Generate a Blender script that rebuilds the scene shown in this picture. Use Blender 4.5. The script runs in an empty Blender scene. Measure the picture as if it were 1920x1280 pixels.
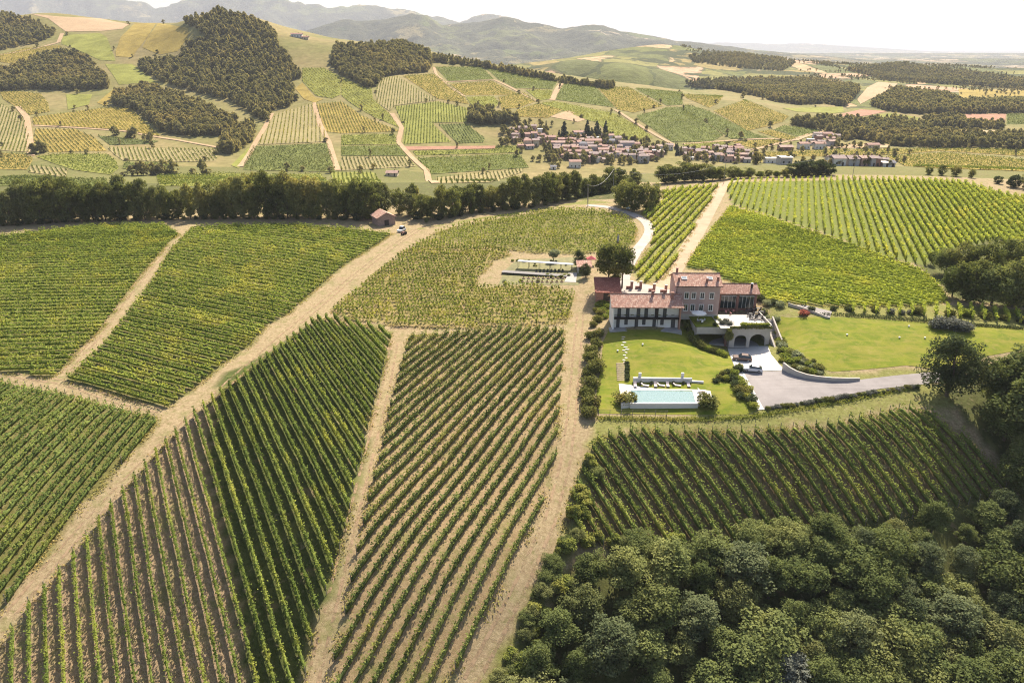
import bpy, bmesh, math, random
import numpy as np
from mathutils import Vector, Matrix, geometry as mgeo

# ------------------------------------------------------------------ camera, sky, sun, exposure
sc = bpy.context.scene
COL = sc.collection
FPX = 1371.0                    # focal length in pixels of a 1920 x 1280 frame
PITCH = math.radians(21.86)
ZC = 72.0
cam_d = bpy.data.cameras.new('camera')
cam = bpy.data.objects.new('camera', cam_d); COL.objects.link(cam)
cam.location = (0, 0, ZC)
cam.rotation_euler = (math.pi/2 - PITCH, 0, 0)
cam_d.sensor_width = 36.0
cam_d.lens = 36.0*FPX/1920.0
cam_d.clip_start = 1.0
cam_d.clip_end = 120000.0
sc.camera = cam

SUN_AZ = math.radians(20.0)     # to the right of the viewing direction
SUN_EL = math.radians(44.0)
world = bpy.data.worlds.new('World'); sc.world = world; world.use_nodes = True
wn = world.node_tree.nodes; wl = world.node_tree.links
bg = wn['Background']
sky = wn.new('ShaderNodeTexSky'); sky.sky_type = 'NISHITA'; sky.sun_disc = False
sky.sun_elevation = SUN_EL; sky.sun_rotation = SUN_AZ
sky.altitude = 150; sky.air_density = 1.0; sky.dust_density = 3.0; sky.ozone_density = 1.0
wl.new(sky.outputs[0], bg.inputs[0]); bg.inputs[1].default_value = 0.085
sun_d = bpy.data.lights.new('sun', 'SUN'); sun_d.energy = 5.0; sun_d.angle = math.radians(0.55); sun_d.color = (1.0, 0.89, 0.73)
sun = bpy.data.objects.new('sun', sun_d); COL.objects.link(sun)
SUNV = Vector((math.sin(SUN_AZ)*math.cos(SUN_EL), math.cos(SUN_AZ)*math.cos(SUN_EL), math.sin(SUN_EL)))
sun.rotation_euler = SUNV.to_track_quat('Z', 'Y').to_euler()
sun.location = (0, 0, 400)
sc.view_settings.view_transform = 'Standard'; sc.view_settings.look = 'None'
sc.view_settings.gamma = 1.0; sc.view_settings.exposure = 1.25; sc.view_settings.use_curve_mapping = False
sc.cycles.use_denoising = True; sc.cycles.denoiser = 'OPENIMAGEDENOISE'; sc.cycles.denoising_prefilter = 'NONE'
sc.cycles.pixel_filter_type = 'BLACKMAN_HARRIS'; sc.cycles.filter_width = 1.1
sc.cycles.use_adaptive_sampling = False
sc.cycles.max_bounces = 6; sc.cycles.diffuse_bounces = 2; sc.cycles.glossy_bounces = 2
sc.cycles.transmission_bounces = 3; sc.cycles.transparent_max_bounces = 6; sc.cycles.volume_bounces = 0
sc.cycles.caustics_reflective = False; sc.cycles.caustics_refractive = False

rng = np.random.default_rng(11)
rnd = random.Random(5)

# ------------------------------------------------------------------ helpers
def linkobj(o, parent=None):
    COL.objects.link(o)
    if parent is not None: o.parent = parent
    return o
def tag(o, label=None, cat=None, group=None, kind=None):
    if label: o['label'] = label
    if cat: o['category'] = cat
    if group: o['group'] = group
    if kind: o['kind'] = kind
    return o
def empty(name, loc=(0,0,0), rz=0.0):
    o = bpy.data.objects.new(name, None); o.empty_display_size = 0.5
    o.location = loc; o.rotation_euler = (0, 0, rz)
    COL.objects.link(o); return o
def npmesh(name, V, F, mat=None, smooth=False, cols=None, cname='gcol'):
    """mesh from numpy arrays; F is (n,3) or (n,4)"""
    me = bpy.data.meshes.new(name)
    V = np.ascontiguousarray(V, np.float32); F = np.ascontiguousarray(F, np.int32)
    n, k = F.shape
    me.vertices.add(len(V)); me.vertices.foreach_set('co', V.ravel())
    me.loops.add(n*k); me.loops.foreach_set('vertex_index', F.ravel())
    me.polygons.add(n); me.polygons.foreach_set('loop_start', np.arange(0, n*k, k, dtype=np.int32))
    me.polygons.foreach_set('loop_total', np.full(n, k, np.int32))
    if smooth: me.polygons.foreach_set('use_smooth', np.ones(n, bool))
    if cols is not None:
        a = me.attributes.new(cname, 'FLOAT_COLOR', 'POINT')
        c = np.ones((len(V), 4), np.float32); c[:, :cols.shape[1]] = cols
        a.data.foreach_set('color', c.ravel())
    me.update(calc_edges=True)
    if mat: me.materials.append(mat)
    return me
def mobj(name, me, parent=None, loc=None):
    o = bpy.data.objects.new(name, me)
    if loc is not None: o.location = loc
    return linkobj(o, parent)
class MB:
    """collects simple solids for one mesh"""
    def __init__(s): s.v = []; s.f = []
    def box(s, x0, x1, y0, y1, z0, z1):
        b = len(s.v)
        s.v += [(x0,y0,z0),(x1,y0,z0),(x1,y1,z0),(x0,y1,z0),(x0,y0,z1),(x1,y0,z1),(x1,y1,z1),(x0,y1,z1)]
        s.f += [tuple(b+i for i in q) for q in ((3,2,1,0),(4,5,6,7),(0,1,5,4),(1,2,6,5),(2,3,7,6),(3,0,4,7))]
        return s
    def prism(s, pts, z0, z1):
        """pts: ccw outline in xy"""
        b = len(s.v); n = len(pts)
        s.v += [(p[0], p[1], z0) for p in pts] + [(p[0], p[1], z1) for p in pts]
        s.f.append(tuple(b+n-1-i for i in range(n))); s.f.append(tuple(b+n+i for i in range(n)))
        for i in range(n):
            j = (i+1) % n; s.f.append((b+i, b+j, b+n+j, b+n+i))
        return s
    def tube(s, pts, rads, seg=6, cap=True):
        b0 = len(s.v); prev = None
        pts = [Vector(p) for p in pts]
        for i, p in enumerate(pts):
            d = (pts[min(i+1, len(pts)-1)] - pts[max(i-1, 0)]).normalized()
            a = d.orthogonal().normalized() if abs(d.z) < 0.95 else Vector((1,0,0)).cross(d).normalized()
            c = d.cross(a)
            for k in range(seg):
                t = 2*math.pi*k/seg
                s.v.append(tuple(p + (a*math.cos(t) + c*math.sin(t))*rads[i]))
            if i:
                q = b0 + (i-1)*seg
                for k in range(seg):
                    s.f.append((q+k, q+(k+1) % seg, q+seg+(k+1) % seg, q+seg+k))
        if cap:
            s.f.append(tuple(b0+seg-1-k for k in range(seg)))
            q = b0+(len(pts)-1)*seg; s.f.append(tuple(q+k for k in range(seg)))
        return s
    def poly(s, pts):
        b = len(s.v); s.v += [tuple(p) for p in pts]; s.f.append(tuple(range(b, b+len(pts)))); return s
    def mesh(s, name, mat, smooth=False):
        me = bpy.data.meshes.new(name); me.from_pydata(s.v, [], s.f)
        if smooth: me.polygons.foreach_set('use_smooth', np.ones(len(s.f), bool))
        if mat: me.materials.append(mat)
        me.update(); return me
    def build(s, name, mat, parent=None, loc=None, smooth=False):
        return mobj(name, s.mesh(name, mat, smooth), parent, loc)

# ------------------------------------------------------------------ materials
def srgb(r, g, b):
    def f(c):
        c /= 255.0
        return c/12.92 if c <= 0.04045 else ((c+0.055)/1.055)**2.4
    return (f(r), f(g), f(b))
class NT:
    def __init__(s, name):
        s.m = bpy.data.materials.new(name); s.m.use_nodes = True
        s.n = s.m.node_tree.nodes; s.l = s.m.node_tree.links
        s.b = s.n['Principled BSDF']; s.o = s.n['Material Output']
        s.b.inputs['Specular IOR Level'].default_value = 0.25
        s.b.inputs['Roughness'].default_value = 0.85
    def new(s, t, **kw):
        n = s.n.new(t)
        for k, v in kw.items():
            if k in n.inputs.keys(): n.inputs[k].default_value = v
            else: setattr(n, k, v)
        return n
    def link(s, a, b): s.l.new(a, b)
    def pos(s):
        g = s.n.new('ShaderNodeNewGeometry'); return g.outputs['Position']
    def noise(s, vec, scale, detail=4.0, rough=0.6, dist=0.0):
        n = s.n.new('ShaderNodeTexNoise'); n.inputs['Scale'].default_value = scale
        n.inputs['Detail'].default_value = detail; n.inputs['Roughness'].default_value = rough
        n.inputs['Distortion'].default_value = dist
        s.link(vec, n.inputs['Vector']); return n.outputs['Fac']
    def mapr(s, v, a, b, c, d):
        n = s.n.new('ShaderNodeMapRange'); s.link(v, n.inputs[0])
        for i, x in enumerate((a, b, c, d)): n.inputs[i+1].default_value = x
        return n.outputs[0]
    def mix(s, fac, a, b, typ='MIX'):
        n = s.n.new('ShaderNodeMix'); n.data_type = 'RGBA'; n.blend_type = typ
        for sock, v in ((n.inputs[0], fac), (n.inputs[6], a), (n.inputs[7], b)):
            if isinstance(v, (int, float)): sock.default_value = v
            elif isinstance(v, tuple): sock.default_value = (*v, 1.0)
            else: s.link(v, sock)
        return n.outputs[2]
    def attr(s, name):
        n = s.n.new('ShaderNodeAttribute'); n.attribute_name = name; return n
    def orand(s):
        n = s.n.new('ShaderNodeObjectInfo'); return n.outputs['Random']
    def bump(s, h, dist=0.1, strength=0.6):
        n = s.n.new('ShaderNodeBump'); n.inputs['Strength'].default_value = strength; n.inputs['Distance'].default_value = dist
        s.link(h, n.inputs['Height']); s.link(n.outputs[0], s.b.inputs['Normal'])
    def base(s, c):
        if isinstance(c, tuple): s.b.inputs['Base Color'].default_value = (*c, 1.0)
        else: s.link(c, s.b.inputs['Base Color'])
def plain(name, c, rough=0.8, var=0.15, scale=1.5, metallic=0.0, spec=0.25, bump=0.0):
    t = NT(name)
    nz = t.noise(t.pos(), scale, 5)
    lo = tuple(x*(1-var) for x in c); hi = tuple(min(1, x*(1+var)) for x in c)
    t.base(t.mix(t.mapr(nz, 0.3, 0.7, 0, 1), lo, hi))
    t.b.inputs['Roughness'].default_value = rough; t.b.inputs['Metallic'].default_value = metallic
    t.b.inputs['Specular IOR Level'].default_value = spec
    if bump: t.bump(t.noise(t.pos(), scale*6, 4), bump)
    return t.m

# ------------------------------------------------------------------ pixel rays and the lie of the land
CP, SP = math.cos(PITCH), math.sin(PITCH)
def rayd(px, py):
    u = (np.asarray(px, float)-960)/FPX; v = (np.asarray(py, float)-640)/FPX
    return np.stack([u, CP - v*SP, -SP - v*CP], -1)
def atz(px, py, z):
    d = rayd(px, py); t = (z-ZC)/d[..., 2]; return d[..., 0]*t, d[..., 1]*t
def atY(px, py, Y):
    d = rayd(px, py); t = Y/d[..., 1]; return float(d[..., 0]*t), float(Y), float(ZC + d[..., 2]*t)
def project(x, y, z):
    q2 = np.asarray(z, float)-ZC; y = np.asarray(y, float)
    dep = y*CP - q2*SP; up = y*SP + q2*CP
    return 960 + FPX*np.asarray(x, float)/dep, 640 - FPX*up/dep, dep
class RBF:
    def __init__(s, P, c):
        P = np.array(P, float); s.p = P[:, :2]; s.c = c; n = len(P)
        s.sc = 1.0
        A = np.zeros((n+3, n+3)); D = np.sqrt(((s.p[:, None]-s.p[None])**2).sum(-1)+c*c)
        A[:n, :n] = -D + np.eye(n)*1.0
        Q = np.c_[np.ones(n), s.p/1000.0]; A[:n, n:] = Q; A[n:, :n] = Q.T
        s.w = np.linalg.solve(A, np.r_[P[:, 2], 0, 0, 0])
    def __call__(s, x, y):
        x = np.asarray(x, float); y = np.asarray(y, float); sh = x.shape
        x = x.ravel(); y = y.ravel(); out = np.empty(len(x)); n = len(s.p)
        for i in range(0, len(x), 20000):
            a, b = x[i:i+20000], y[i:i+20000]
            D = np.sqrt((a[:, None]-s.p[:, 0])**2 + (b[:, None]-s.p[:, 1])**2 + s.c*s.c)
            out[i:i+20000] = -D@s.w[:n] + s.w[n] + s.w[n+1]*a/1000 + s.w[n+2]*b/1000
        return out.reshape(sh)
def sstep(a, b, x):
    t = np.clip((x-a)/(b-a), 0, 1); return t*t*(3-2*t)
def vnoise(x, y, seed=0):
    """smooth value noise, -1..1"""
    xi = np.floor(x).astype(np.int64); yi = np.floor(y).astype(np.int64); fx = x-xi; fy = y-yi
    def h(a, b):
        n = (a*374761393 + b*668265263 + seed*1442695041) & 0xffffffff
        n = ((n ^ (n >> 13))*1274126177) & 0xffffffff
        return ((n ^ (n >> 16)) & 0xffff)/32767.5 - 1
    u = fx*fx*(3-2*fx); v = fy*fy*(3-2*fy)
    return (h(xi, yi)*(1-u)+h(xi+1, yi)*u)*(1-v) + (h(xi, yi+1)*(1-u)+h(xi+1, yi+1)*u)*v
def fbm(x, y, s, oct=4, seed=0):
    o = 0; a = 1.0
    for k in range(oct):
        o = o + a*vnoise(x/s + k*17.3, y/s - k*9.1, seed+k); s /= 2.03; a *= 0.5
    return o

# valley, village hill and wooded hill (pixel, pixel, distance)
MIDP = [(-500,340,560),(0,332,560),(300,330,570),(600,325,590),(850,325,620),(1000,318,660),(1100,310,690),(1300,312,680),(1500,318,650),(1700,322,620),(1920,325,600),(2300,325,600),
 (1000,285,730),(1100,285,740),(1200,280,760),(1300,285,760),(1450,285,760),(1550,270,800),(1700,280,760),(1920,285,740),(2300,280,740),
 (-300,290,660),(100,290,660),(300,290,670),(470,300,650),(620,280,690),(800,290,690),(900,270,740),
 (-200,240,780),(0,240,780),(200,230,810),(330,250,770),(480,235,800),(600,200,880),(750,220,830),(880,225,820),(960,230,820),(1060,225,830),
 (50,170,960),(200,150,1010),(350,190,920),(500,185,930),(560,130,1060),(700,160,980),(820,180,930),(900,190,910),(1000,190,930),(1100,205,900),(1200,240,850),(1300,235,870),(1400,225,920),(1470,235,900),
 (0,120,1080),(100,90,1170),(300,110,1120),(400,90,1130),(480,60,1170),(620,100,1120),(720,110,1120),(800,128,1120),(920,130,1150),(1020,148,1110),(1060,158,1080),(1150,172,1060),(1250,185,1030),(1350,185,1060),(1420,197,1020),
 (-200,40,1330),(0,50,1310),(60,30,1360),(150,40,1340),(230,45,1320),(300,45,1320),(350,40,1280),(410,22,1250),(450,30,1240),(520,55,1240),(600,72,1250),(700,85,1250),(760,88,1250),(850,105,1270),(950,122,1260),(1050,140,1240),
 (1550,250,880),(1600,215,1040),(1700,215,1040),(1800,225,1000),(1920,220,1040),(2300,220,1040),(1500,200,1120),(1600,175,1300),(1450,180,1280),(1350,170,1350),(1250,150,1600),(1150,135,1600),(1080,120,1750),(1160,92,2150),(1250,85,2250),(1330,100,2150),(1400,110,2100),(1500,118,2100),(1600,120,2200),(1300,130,1800),(1450,145,1700),
 (1700,150,1800),(1800,160,1600),(1920,170,1500),(2300,170,1500),(1850,130,2300),(2300,130,2300),(1700,125,2300)]
MP = [atY(*p) for p in MIDP]
# hidden ground behind the crests
for x, y, z in ((-700,1900,40),(-400,1800,40),(-100,1750,20),(150,1600,-10),(300,1500,-25),(-1200,1500,60),(-1300,900,-10),(-1000,2400,20),(0,2400,-20),(600,2600,10),(1200,2600,-40),(2000,2500,-50),(-500,2700,0),(1600,700,-24),(1600,1200,-30)):
    MP.append((x, y, z))
mid = RBF(MP, 55.0)

# the near hill (pixel, pixel, height)
NEARP = [(-150,1280,-13),(0,1280,-13.5),(300,1280,-14),(600,1280,-15),(850,1280,-16.5),(1000,1280,-20),(1250,1280,-24),(1600,1280,-27),(1920,1280,-28),(2200,1280,-28),
 (-200,1080,-9),(0,1080,-9),(450,1000,-6.5),(-200,900,-4.5),(0,900,-4.5),(-200,700,-1),(0,700,-0.5),(0,560,2.2),(-200,560,2),(0,440,4.2),(-200,450,4),
 (300,740,-1),(300,560,2.5),(330,440,5.2),(560,430,6),(700,430,6),(560,620,1.2),(740,615,0.6),(900,600,1.2),(1060,600,0.8),(700,900,-4.5),(900,900,-5.5),(1060,800,-2),(1000,1000,-8),(900,1150,-12),(760,760,-2),(930,760,-2),
 (1110,640,1.6),(1105,760,-1.6),(1200,625,3.0),(1140,630,2.6),(1280,630,3.0),(1180,670,1.5),(1290,675,1.2),(1340,672,0.4),(1165,718,-0.6),(1320,720,-0.6),(1165,768,-1.6),(1340,768,-1.6),(1240,745,-0.8),(1390,745,-0.5),
 (1400,675,0.0),(1370,665,0.0),(1430,665,0.0),(1400,710,0.0),(1450,720,0),(1500,735,-0.2),(1600,720,0.0),(1700,712,0.4),(1432,765,-0.4),(1500,708,0.1),
 (1480,585,5.1),(1455,590,5.1),(1480,640,3.3),(1500,672,1.9),(1540,688,1.4),(1600,640,3.2),(1600,694,1.1),(1700,686,1.2),(1700,640,3.0),(1700,600,4.4),(1850,610,4.2),(1920,640,3.0),(1830,670,1.8),(1800,760,-2),
 (1250,785,-2.6),(1450,790,-2.6),(1650,760,-1.4),(1300,860,-6),(1150,900,-7),(1250,970,-11.5),(1500,900,-8),(1700,850,-6),(1850,870,-9),(1500,970,-13),(1700,930,-12),(1900,920,-13),(1150,1050,-13),(1400,1050,-17),(1700,1050,-19),(1920,1050,-20),
 (1330,585,5.0),(1310,560,5.0),(1390,572,5.0),(1150,545,4.6),(1230,545,4.9),(1100,560,2.6),(1000,520,3.6),(850,500,3.8),(720,520,3.4),(1000,420,6.6),(1150,392,7),(850,430,6),
 (1180,402,6.6),(1220,430,6.0),(1180,480,5.2),(1260,470,6.2),(1340,350,8.6),(1400,345,9),(1600,335,9.5),(1800,342,8.5),(1920,370,7),(2100,400,6),(1900,440,4.5),(1500,470,6.6),(1600,420,8),(1300,500,5.4),(1750,555,5.0),(1600,560,5.2),(1450,562,5.2),(1850,540,3.4),(1720,490,6),(1920,560,3),(2100,560,2)]
NP_ = []
for px, py, z in NEARP:
    x, y = atz(px, py, z); NP_.append((float(x), float(y), z))
for x in range(-420, 620, 80):
    NP_.append((x, 600.0, float(mid(np.array([x]), np.array([600.0]))[0])))
for x, z in ((-380,-4),(-300,-3),(-220,-3),(-140,-2),(-60,0),(20,2),(70,4)):
    NP_.append((x, 405.0, z))
for x, z in ((150,1),(230,0),(320,-2)):
    NP_.append((x, 490.0, z))
for x, y, z in ((50,179,-.2),(55,180,-.3),(60,180,-.3),(66,179,-.2),(52,183,-.2),(58,183.5,-.2),(64,183,-.2),(57,175,0),(66,174,0),(-120,30,-22),(0,20,-26),(100,20,-30),(-250,60,-14),(250,60,-30),(400,150,-18),(420,300,0),(-400,200,0)):
    NP_.append((x, y, z))
near = RBF(NP_, 14.0)

RIDGES = [  # distance, depth of flank, base height, crest line in pixels
 (6300., 2400., -45., [(-900,40),(-300,30),(100,60),(400,70),(560,62),(640,38),(700,40),(740,30),(768,25),(800,30),(830,48),(880,44),(915,36),(945,31),(975,37),(1010,45),(1060,53),(1085,49),(1110,46),(1135,49),(1160,57),(1210,66),(1270,76),(1340,84),(1420,94),(1600,110)]),
 (10500., 3200., -60., [(-900,-50),(-300,-30),(0,-22),(130,-8),(250,0),(290,14),(320,9),(360,-8),(450,-18),(540,0),(590,11),(640,14),(680,11),(720,14),(770,20),(860,42),(885,31),(905,26),(930,29),(980,44),(1100,70),(1300,100)]),
 (22000., 4000., -60., [(1000,95),(1280,84),(1340,79),(1400,80),(1450,82),(1520,81),(1580,85),(1650,90),(1800,100)]),
]
def crest(pl, px):
    a = np.array(pl, float); return np.interp(px, a[:, 0], a[:, 1])
def height(x, y):
    x = np.asarray(x, float); y = np.asarray(y, float)
    out = np.zeros(x.shape)
    m1 = y < 640
    if m1.any():
        w = sstep(500, 600, y[m1])
        n = near(x[m1], y[m1]) + 0.12*fbm(x[m1], y[m1], 9.0, 3, 3)
        k = w > 0
        if k.any():
            n2 = n.copy(); n2[k] = mid(x[m1][k], y[m1][k]); n = n*(1-w) + n2*w
        out[m1] = n
    m2 = (~m1) & (y < 3300)
    if m2.any():
        xx, yy = x[m2], y[m2]
        z = mid(xx, yy) + sstep(700, 1100, yy)*2.5*fbm(xx, yy, 160., 4, 7)
        w = sstep(2300, 3200, yy); out[m2] = z*(1-w) + w*(-45 + 6*fbm(xx, yy, 700, 3, 5))
    m3 = (~m1) & (y >= 3300)
    if m3.any(): out[m3] = -45 - 18*sstep(3000, 9000, y[m3]) + 6*fbm(x[m3], y[m3], 700, 3, 5)*sstep(16000, 8000, y[m3])
    m4 = y > 1800
    if m4.any():
        xx, yy = x[m4], y[m4]
        o = out[m4]
        for Y0, W, zb, pl in RIDGES:
            # crest height along the ridge, in world x
            gx = np.linspace(-1.3, 1.3, 1400)*Y0; pxs = np.linspace(-1200, 3200, 1400)
            d = rayd(pxs, crest(pl, pxs)); t = Y0/d[:, 1]
            zc = np.interp(xx, d[:, 0]*t, ZC + d[:, 2]*t)
            wob = 0.25*W*vnoise(xx/(W*0.8), yy*0+Y0, 21)
            prof = np.clip(1-np.abs(yy-Y0-wob*0)/W, 0, 1); prof = prof**1.25
            rn = 1-np.abs(fbm(xx, yy, W*0.42, 5, 31))
            r2 = 1-np.abs(fbm(xx, yy, W*0.15, 4, 41))
            zz = zb + (zc-zb)*prof*(1.0 - (1-prof)*((1.2-rn)*1.0 + (1.1-r2)*.55)) + (zc-zb)*0.035*fbm(xx, yy, W*0.05, 4, 9)*np.minimum(1, prof*4)
            r3 = 1-np.abs(fbm(xx*1.0+yy*.25, yy*.55, W*0.24, 3, 57))
            zz = zz + (zc-zb)*.42*(r3-.62)*prof*(1-prof)*2.2
            o = np.where(prof > 0, np.maximum(o, zz), o)
        out[m4] = o
    return out

# ------------------------------------------------------------------ height grids
NX0, NX1, NY0, NY1, NS = -420., 520., -60., 640., 2.0
gx = np.arange(NX0, NX1+.1, NS); gy = np.arange(NY0, NY1+.1, NS)
NGX, NGY = np.meshgrid(gx, gy); NGZ = height(NGX, NGY)
MX0, MX1, MY0, MY1, MS = -1700., 2104., 616., 2776., 12.0
hx = np.arange(MX0, MX1+.1, MS); hy = np.arange(MY0, MY1+.1, MS)
MGX, MGY = np.meshgrid(hx, hy); MGZ = height(MGX, MGY)
def bil(Z, x0, y0, s, x, y):
    i = np.clip((x-x0)/s, 0, Z.shape[1]-1.001); j = np.clip((y-y0)/s, 0, Z.shape[0]-1.001)
    a = i.astype(int); b = j.astype(int); u = i-a; v = j-b
    return (Z[b, a]*(1-u)+Z[b, a+1]*u)*(1-v) + (Z[b+1, a]*(1-u)+Z[b+1, a+1]*u)*v
def H(x, y):
    x = np.asarray(x, float); y = np.asarray(y, float)
    nr = bil(NGZ, NX0, NY0, NS, x, y); md = bil(MGZ, MX0, MY0, MS, x, y)
    inn = (y < 636) & (x > NX0) & (x < NX1)
    return np.where(inn, nr, np.where(y < MY0, md, md))
def h1(x, y): return float(H(np.array([x]), np.array([y]))[0])
_T = np.geomspace(50, 2700, 1100)
def pick(P, dz=0.0, start=None):
    """pixels -> points where their rays first meet the land (raised by dz)"""
    P = np.atleast_2d(np.array(P, float)); d = rayd(P[:, 0], P[:, 1]); d = d/d[:, 1:2]
    T = _T if start is None else np.geomspace(start, 2700, 900)
    out = np.zeros((len(P), 3))
    X = d[:, 0:1]*T; Z = ZC + d[:, 2:3]*T; Y = np.broadcast_to(T, X.shape)
    below = Z < H(X, Y) + dz
    k = np.where(below.any(1), below.argmax(1), len(T)-1); k = np.maximum(k, 1)
    lo = T[k-1].copy(); hi = T[k].copy()
    for _ in range(14):
        m = (lo+hi)/2; b = ZC + d[:, 2]*m < H(d[:, 0]*m, m) + dz
        hi = np.where(b, m, hi); lo = np.where(b, lo, m)
    out[:, 0] = d[:, 0]*hi; out[:, 1] = hi; out[:, 2] = H(out[:, 0], out[:, 1])
    return out
def pk(px, py, dz=0.0): return Vector(pick([(px, py)], dz)[0])
def inpoly(P, x, y):
    x = np.asarray(x); y = np.asarray(y); r = np.zeros(x.shape, bool); n = len(P)
    for i in range(n):
        x0, y0 = P[i]; x1, y1 = P[(i+1) % n]
        if y0 == y1: continue
        c = (y0 > y) != (y1 > y)
        r ^= c & (x < (x1-x0)*(y-y0)/(y1-y0) + x0)
    return r
def dens(P, step):
    out = []
    for i in range(len(P)):
        a = np.array(P[i], float); b = np.array(P[(i+1) % len(P)], float)
        n = max(1, int(np.hypot(*(b-a))/step))
        for k in range(n): out.append(a+(b-a)*k/n)
    return np.array(out)
def wpoly(P, dz=0.0, step=14, start=None):
    return pick(dens(P, step), dz, start)[:, :2]
def sheet(name, W, mat, dz, step, cols=None, edge=None):
    """thin sheet over the land inside outline W (world xy); step = grid spacing inside"""
    W = np.array(W, float)
    W = dens(W, step) if edge is None else dens(W, edge)
    x0, y0 = W.min(0); x1, y1 = W.max(0)
    ax = np.arange(x0+step*.5, x1, step); ay = np.arange(y0+step*.5, y1, step)
    if len(ax) and len(ay):
        X, Y = np.meshgrid(ax, ay); m = inpoly(W, X, Y); I = np.c_[X[m], Y[m]]
    else: I = np.zeros((0, 2))
    pts = [Vector(p) for p in W] + [Vector(p) for p in I]
    n = len(W)
    vs, es, fs, *_ = mgeo.delaunay_2d_cdt(pts, [(i, (i+1) % n) for i in range(n)], [], 1, 1e-4)
    v = np.array([(p.x, p.y) for p in vs]); z = H(v[:, 0], v[:, 1]) + dz
    f = []
    for q in fs:
        a, b, c = (v[i] for i in q[:3])
        f.append(tuple(q) if (b[0]-a[0])*(c[1]-a[1])-(b[1]-a[1])*(c[0]-a[0]) > 0 else tuple(reversed(q)))
    me = npmesh(name, np.c_[v, z], np.array(f), mat, True)
    return mobj(name, me)

# ------------------------------------------------------------------ near fields (pixel outlines)
FIELD = {
 'A': [(28,1172),(54,1128),(86,1096),(113,1064),(160,1005),(214,936),(301,836),(350,785),(397,745),(477,682),(547,629),(592,594),(632,592),(670,602),(700,609),(733,617),(732,634),(726,656),(721,674),(716,698),(711,721),(704,746),(696,777),(677,859),(665,895),(654,965),(634,1036),(609,1112),(584,1204),(566,1290),(555,1330),(-60,1330),(-60,1270)],
 'B': [(768,627),(840,620),(900,614),(1000,610),(1056,615),(1056,640),(1054,680),(1050,740),(1046,800),(1043,855),(1018,937),(990,1000),(962,1060),(920,1132),(880,1202),(838,1275),(815,1330),(595,1330),(612,1290),(640,1170),(652,1128),(661,1058),(679,985),(693,918),(712,857),(730,762),(740,725),(752,682),(760,655)],
 'C': [(-160,688),(0,712),(50,723),(110,734),(165,747),(240,767),(295,778),(280,802),(250,837),(200,892),(150,947),(100,1007),(50,1072),(20,1112),(-60,1200),(-160,1200)],
 'D1': [(-160,446),(0,440),(60,432),(150,422),(240,418),(310,420),(335,437),(318,450),(290,482),(255,522),(215,577),(180,622),(140,657),(112,692),(95,702),(0,692),(-160,672)],
 'D2': [(345,440),(360,424),(420,420),(560,419),(640,426),(737,434),(698,460),(646,492),(610,523),(575,552),(544,581),(504,603),(467,642),(410,682),(377,712),(333,745),(318,757),(300,758),(220,736),(122,708),(140,692),(200,634),(240,582),(290,517),(320,467)],
 'E': [(620,580),(690,522),(760,467),(805,443),(870,450),(940,462),(955,474),(925,484),(895,520),(888,536),(920,537),(950,531),(1040,536),(1078,546),(1062,600),(1000,605),(900,609),(800,609),(730,604),(660,593)],
 'E2': [(808,436),(870,417),(950,404),(1050,390),(1120,391),(1172,403),(1194,426),(1188,455),(1160,466),(1090,471),(1000,470),(950,463),(880,450),(820,443)],
 'F': [(1362,350),(1368,339),(1430,337),(1520,335),(1600,334),(1700,335),(1800,339),(1850,352),(1880,362),(1920,368),(2010,385),(2010,480),(1920,458),(1860,450),(1800,462),(1760,485),(1735,493),(1700,485),(1640,470),(1560,437),(1470,408),(1372,378)],
 'G': [(1370,384),(1440,404),(1530,434),(1620,463),(1700,492),(1735,507),(1760,532),(1780,560),(1740,567),(1600,571),(1450,563),(1424,556),(1424,540),(1360,520),(1340,500),(1284,500),(1302,470),(1332,430)],
 'H': [(1118,818),(1165,805),(1200,800),(1300,805),(1400,804),(1480,800),(1560,790),(1640,775),(1700,760),(1740,768),(1780,792),(1830,832),(1872,882),(1890,920),(1740,960),(1620,980),(1530,1000),(1400,1020),(1200,1030),(1090,1010),(1052,990),(1064,950),(1082,900),(1100,855)],
 'I': [(1240,356),(1290,349),(1346,346),(1332,376),(1312,402),(1292,442),(1267,482),(1242,521),(1200,526),(1190,505),(1207,478),(1227,446),(1222,415),(1204,396),(1215,388),(1245,372)],
 'J': [(1585,572),(1700,570),(1800,570),(1920,582),(2000,590),(2000,615),(1920,603),(1830,595),(1700,586),(1600,582)],
}
GRC = {'A': (.31,.225,.14), 'B': (.29,.215,.122), 'C': (.14,.13,.045), 'D1': (.14,.14,.045), 'D2': (.14,.14,.045), 'E': (.25,.20,.085), 'E2': (.19,.175,.06),
       'F': (.15,.18,.045), 'G': (.12,.16,.035), 'H': (.15,.11,.055), 'I': (.23,.22,.08), 'J': (.25,.24,.08)}
FW = {k: wpoly(v, 0.9, 30) for k, v in FIELD.items()}

STRAW = np.array((.305,.238,.140))
NGC = np.empty(NGX.shape+(3,)); NGC[:] = STRAW
def paint(W, c, soft=0.0):
    m = inpoly(W, NGX, NGY); NGC[m] = c
for k in FW: paint(FW[k], GRC[k])
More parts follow.
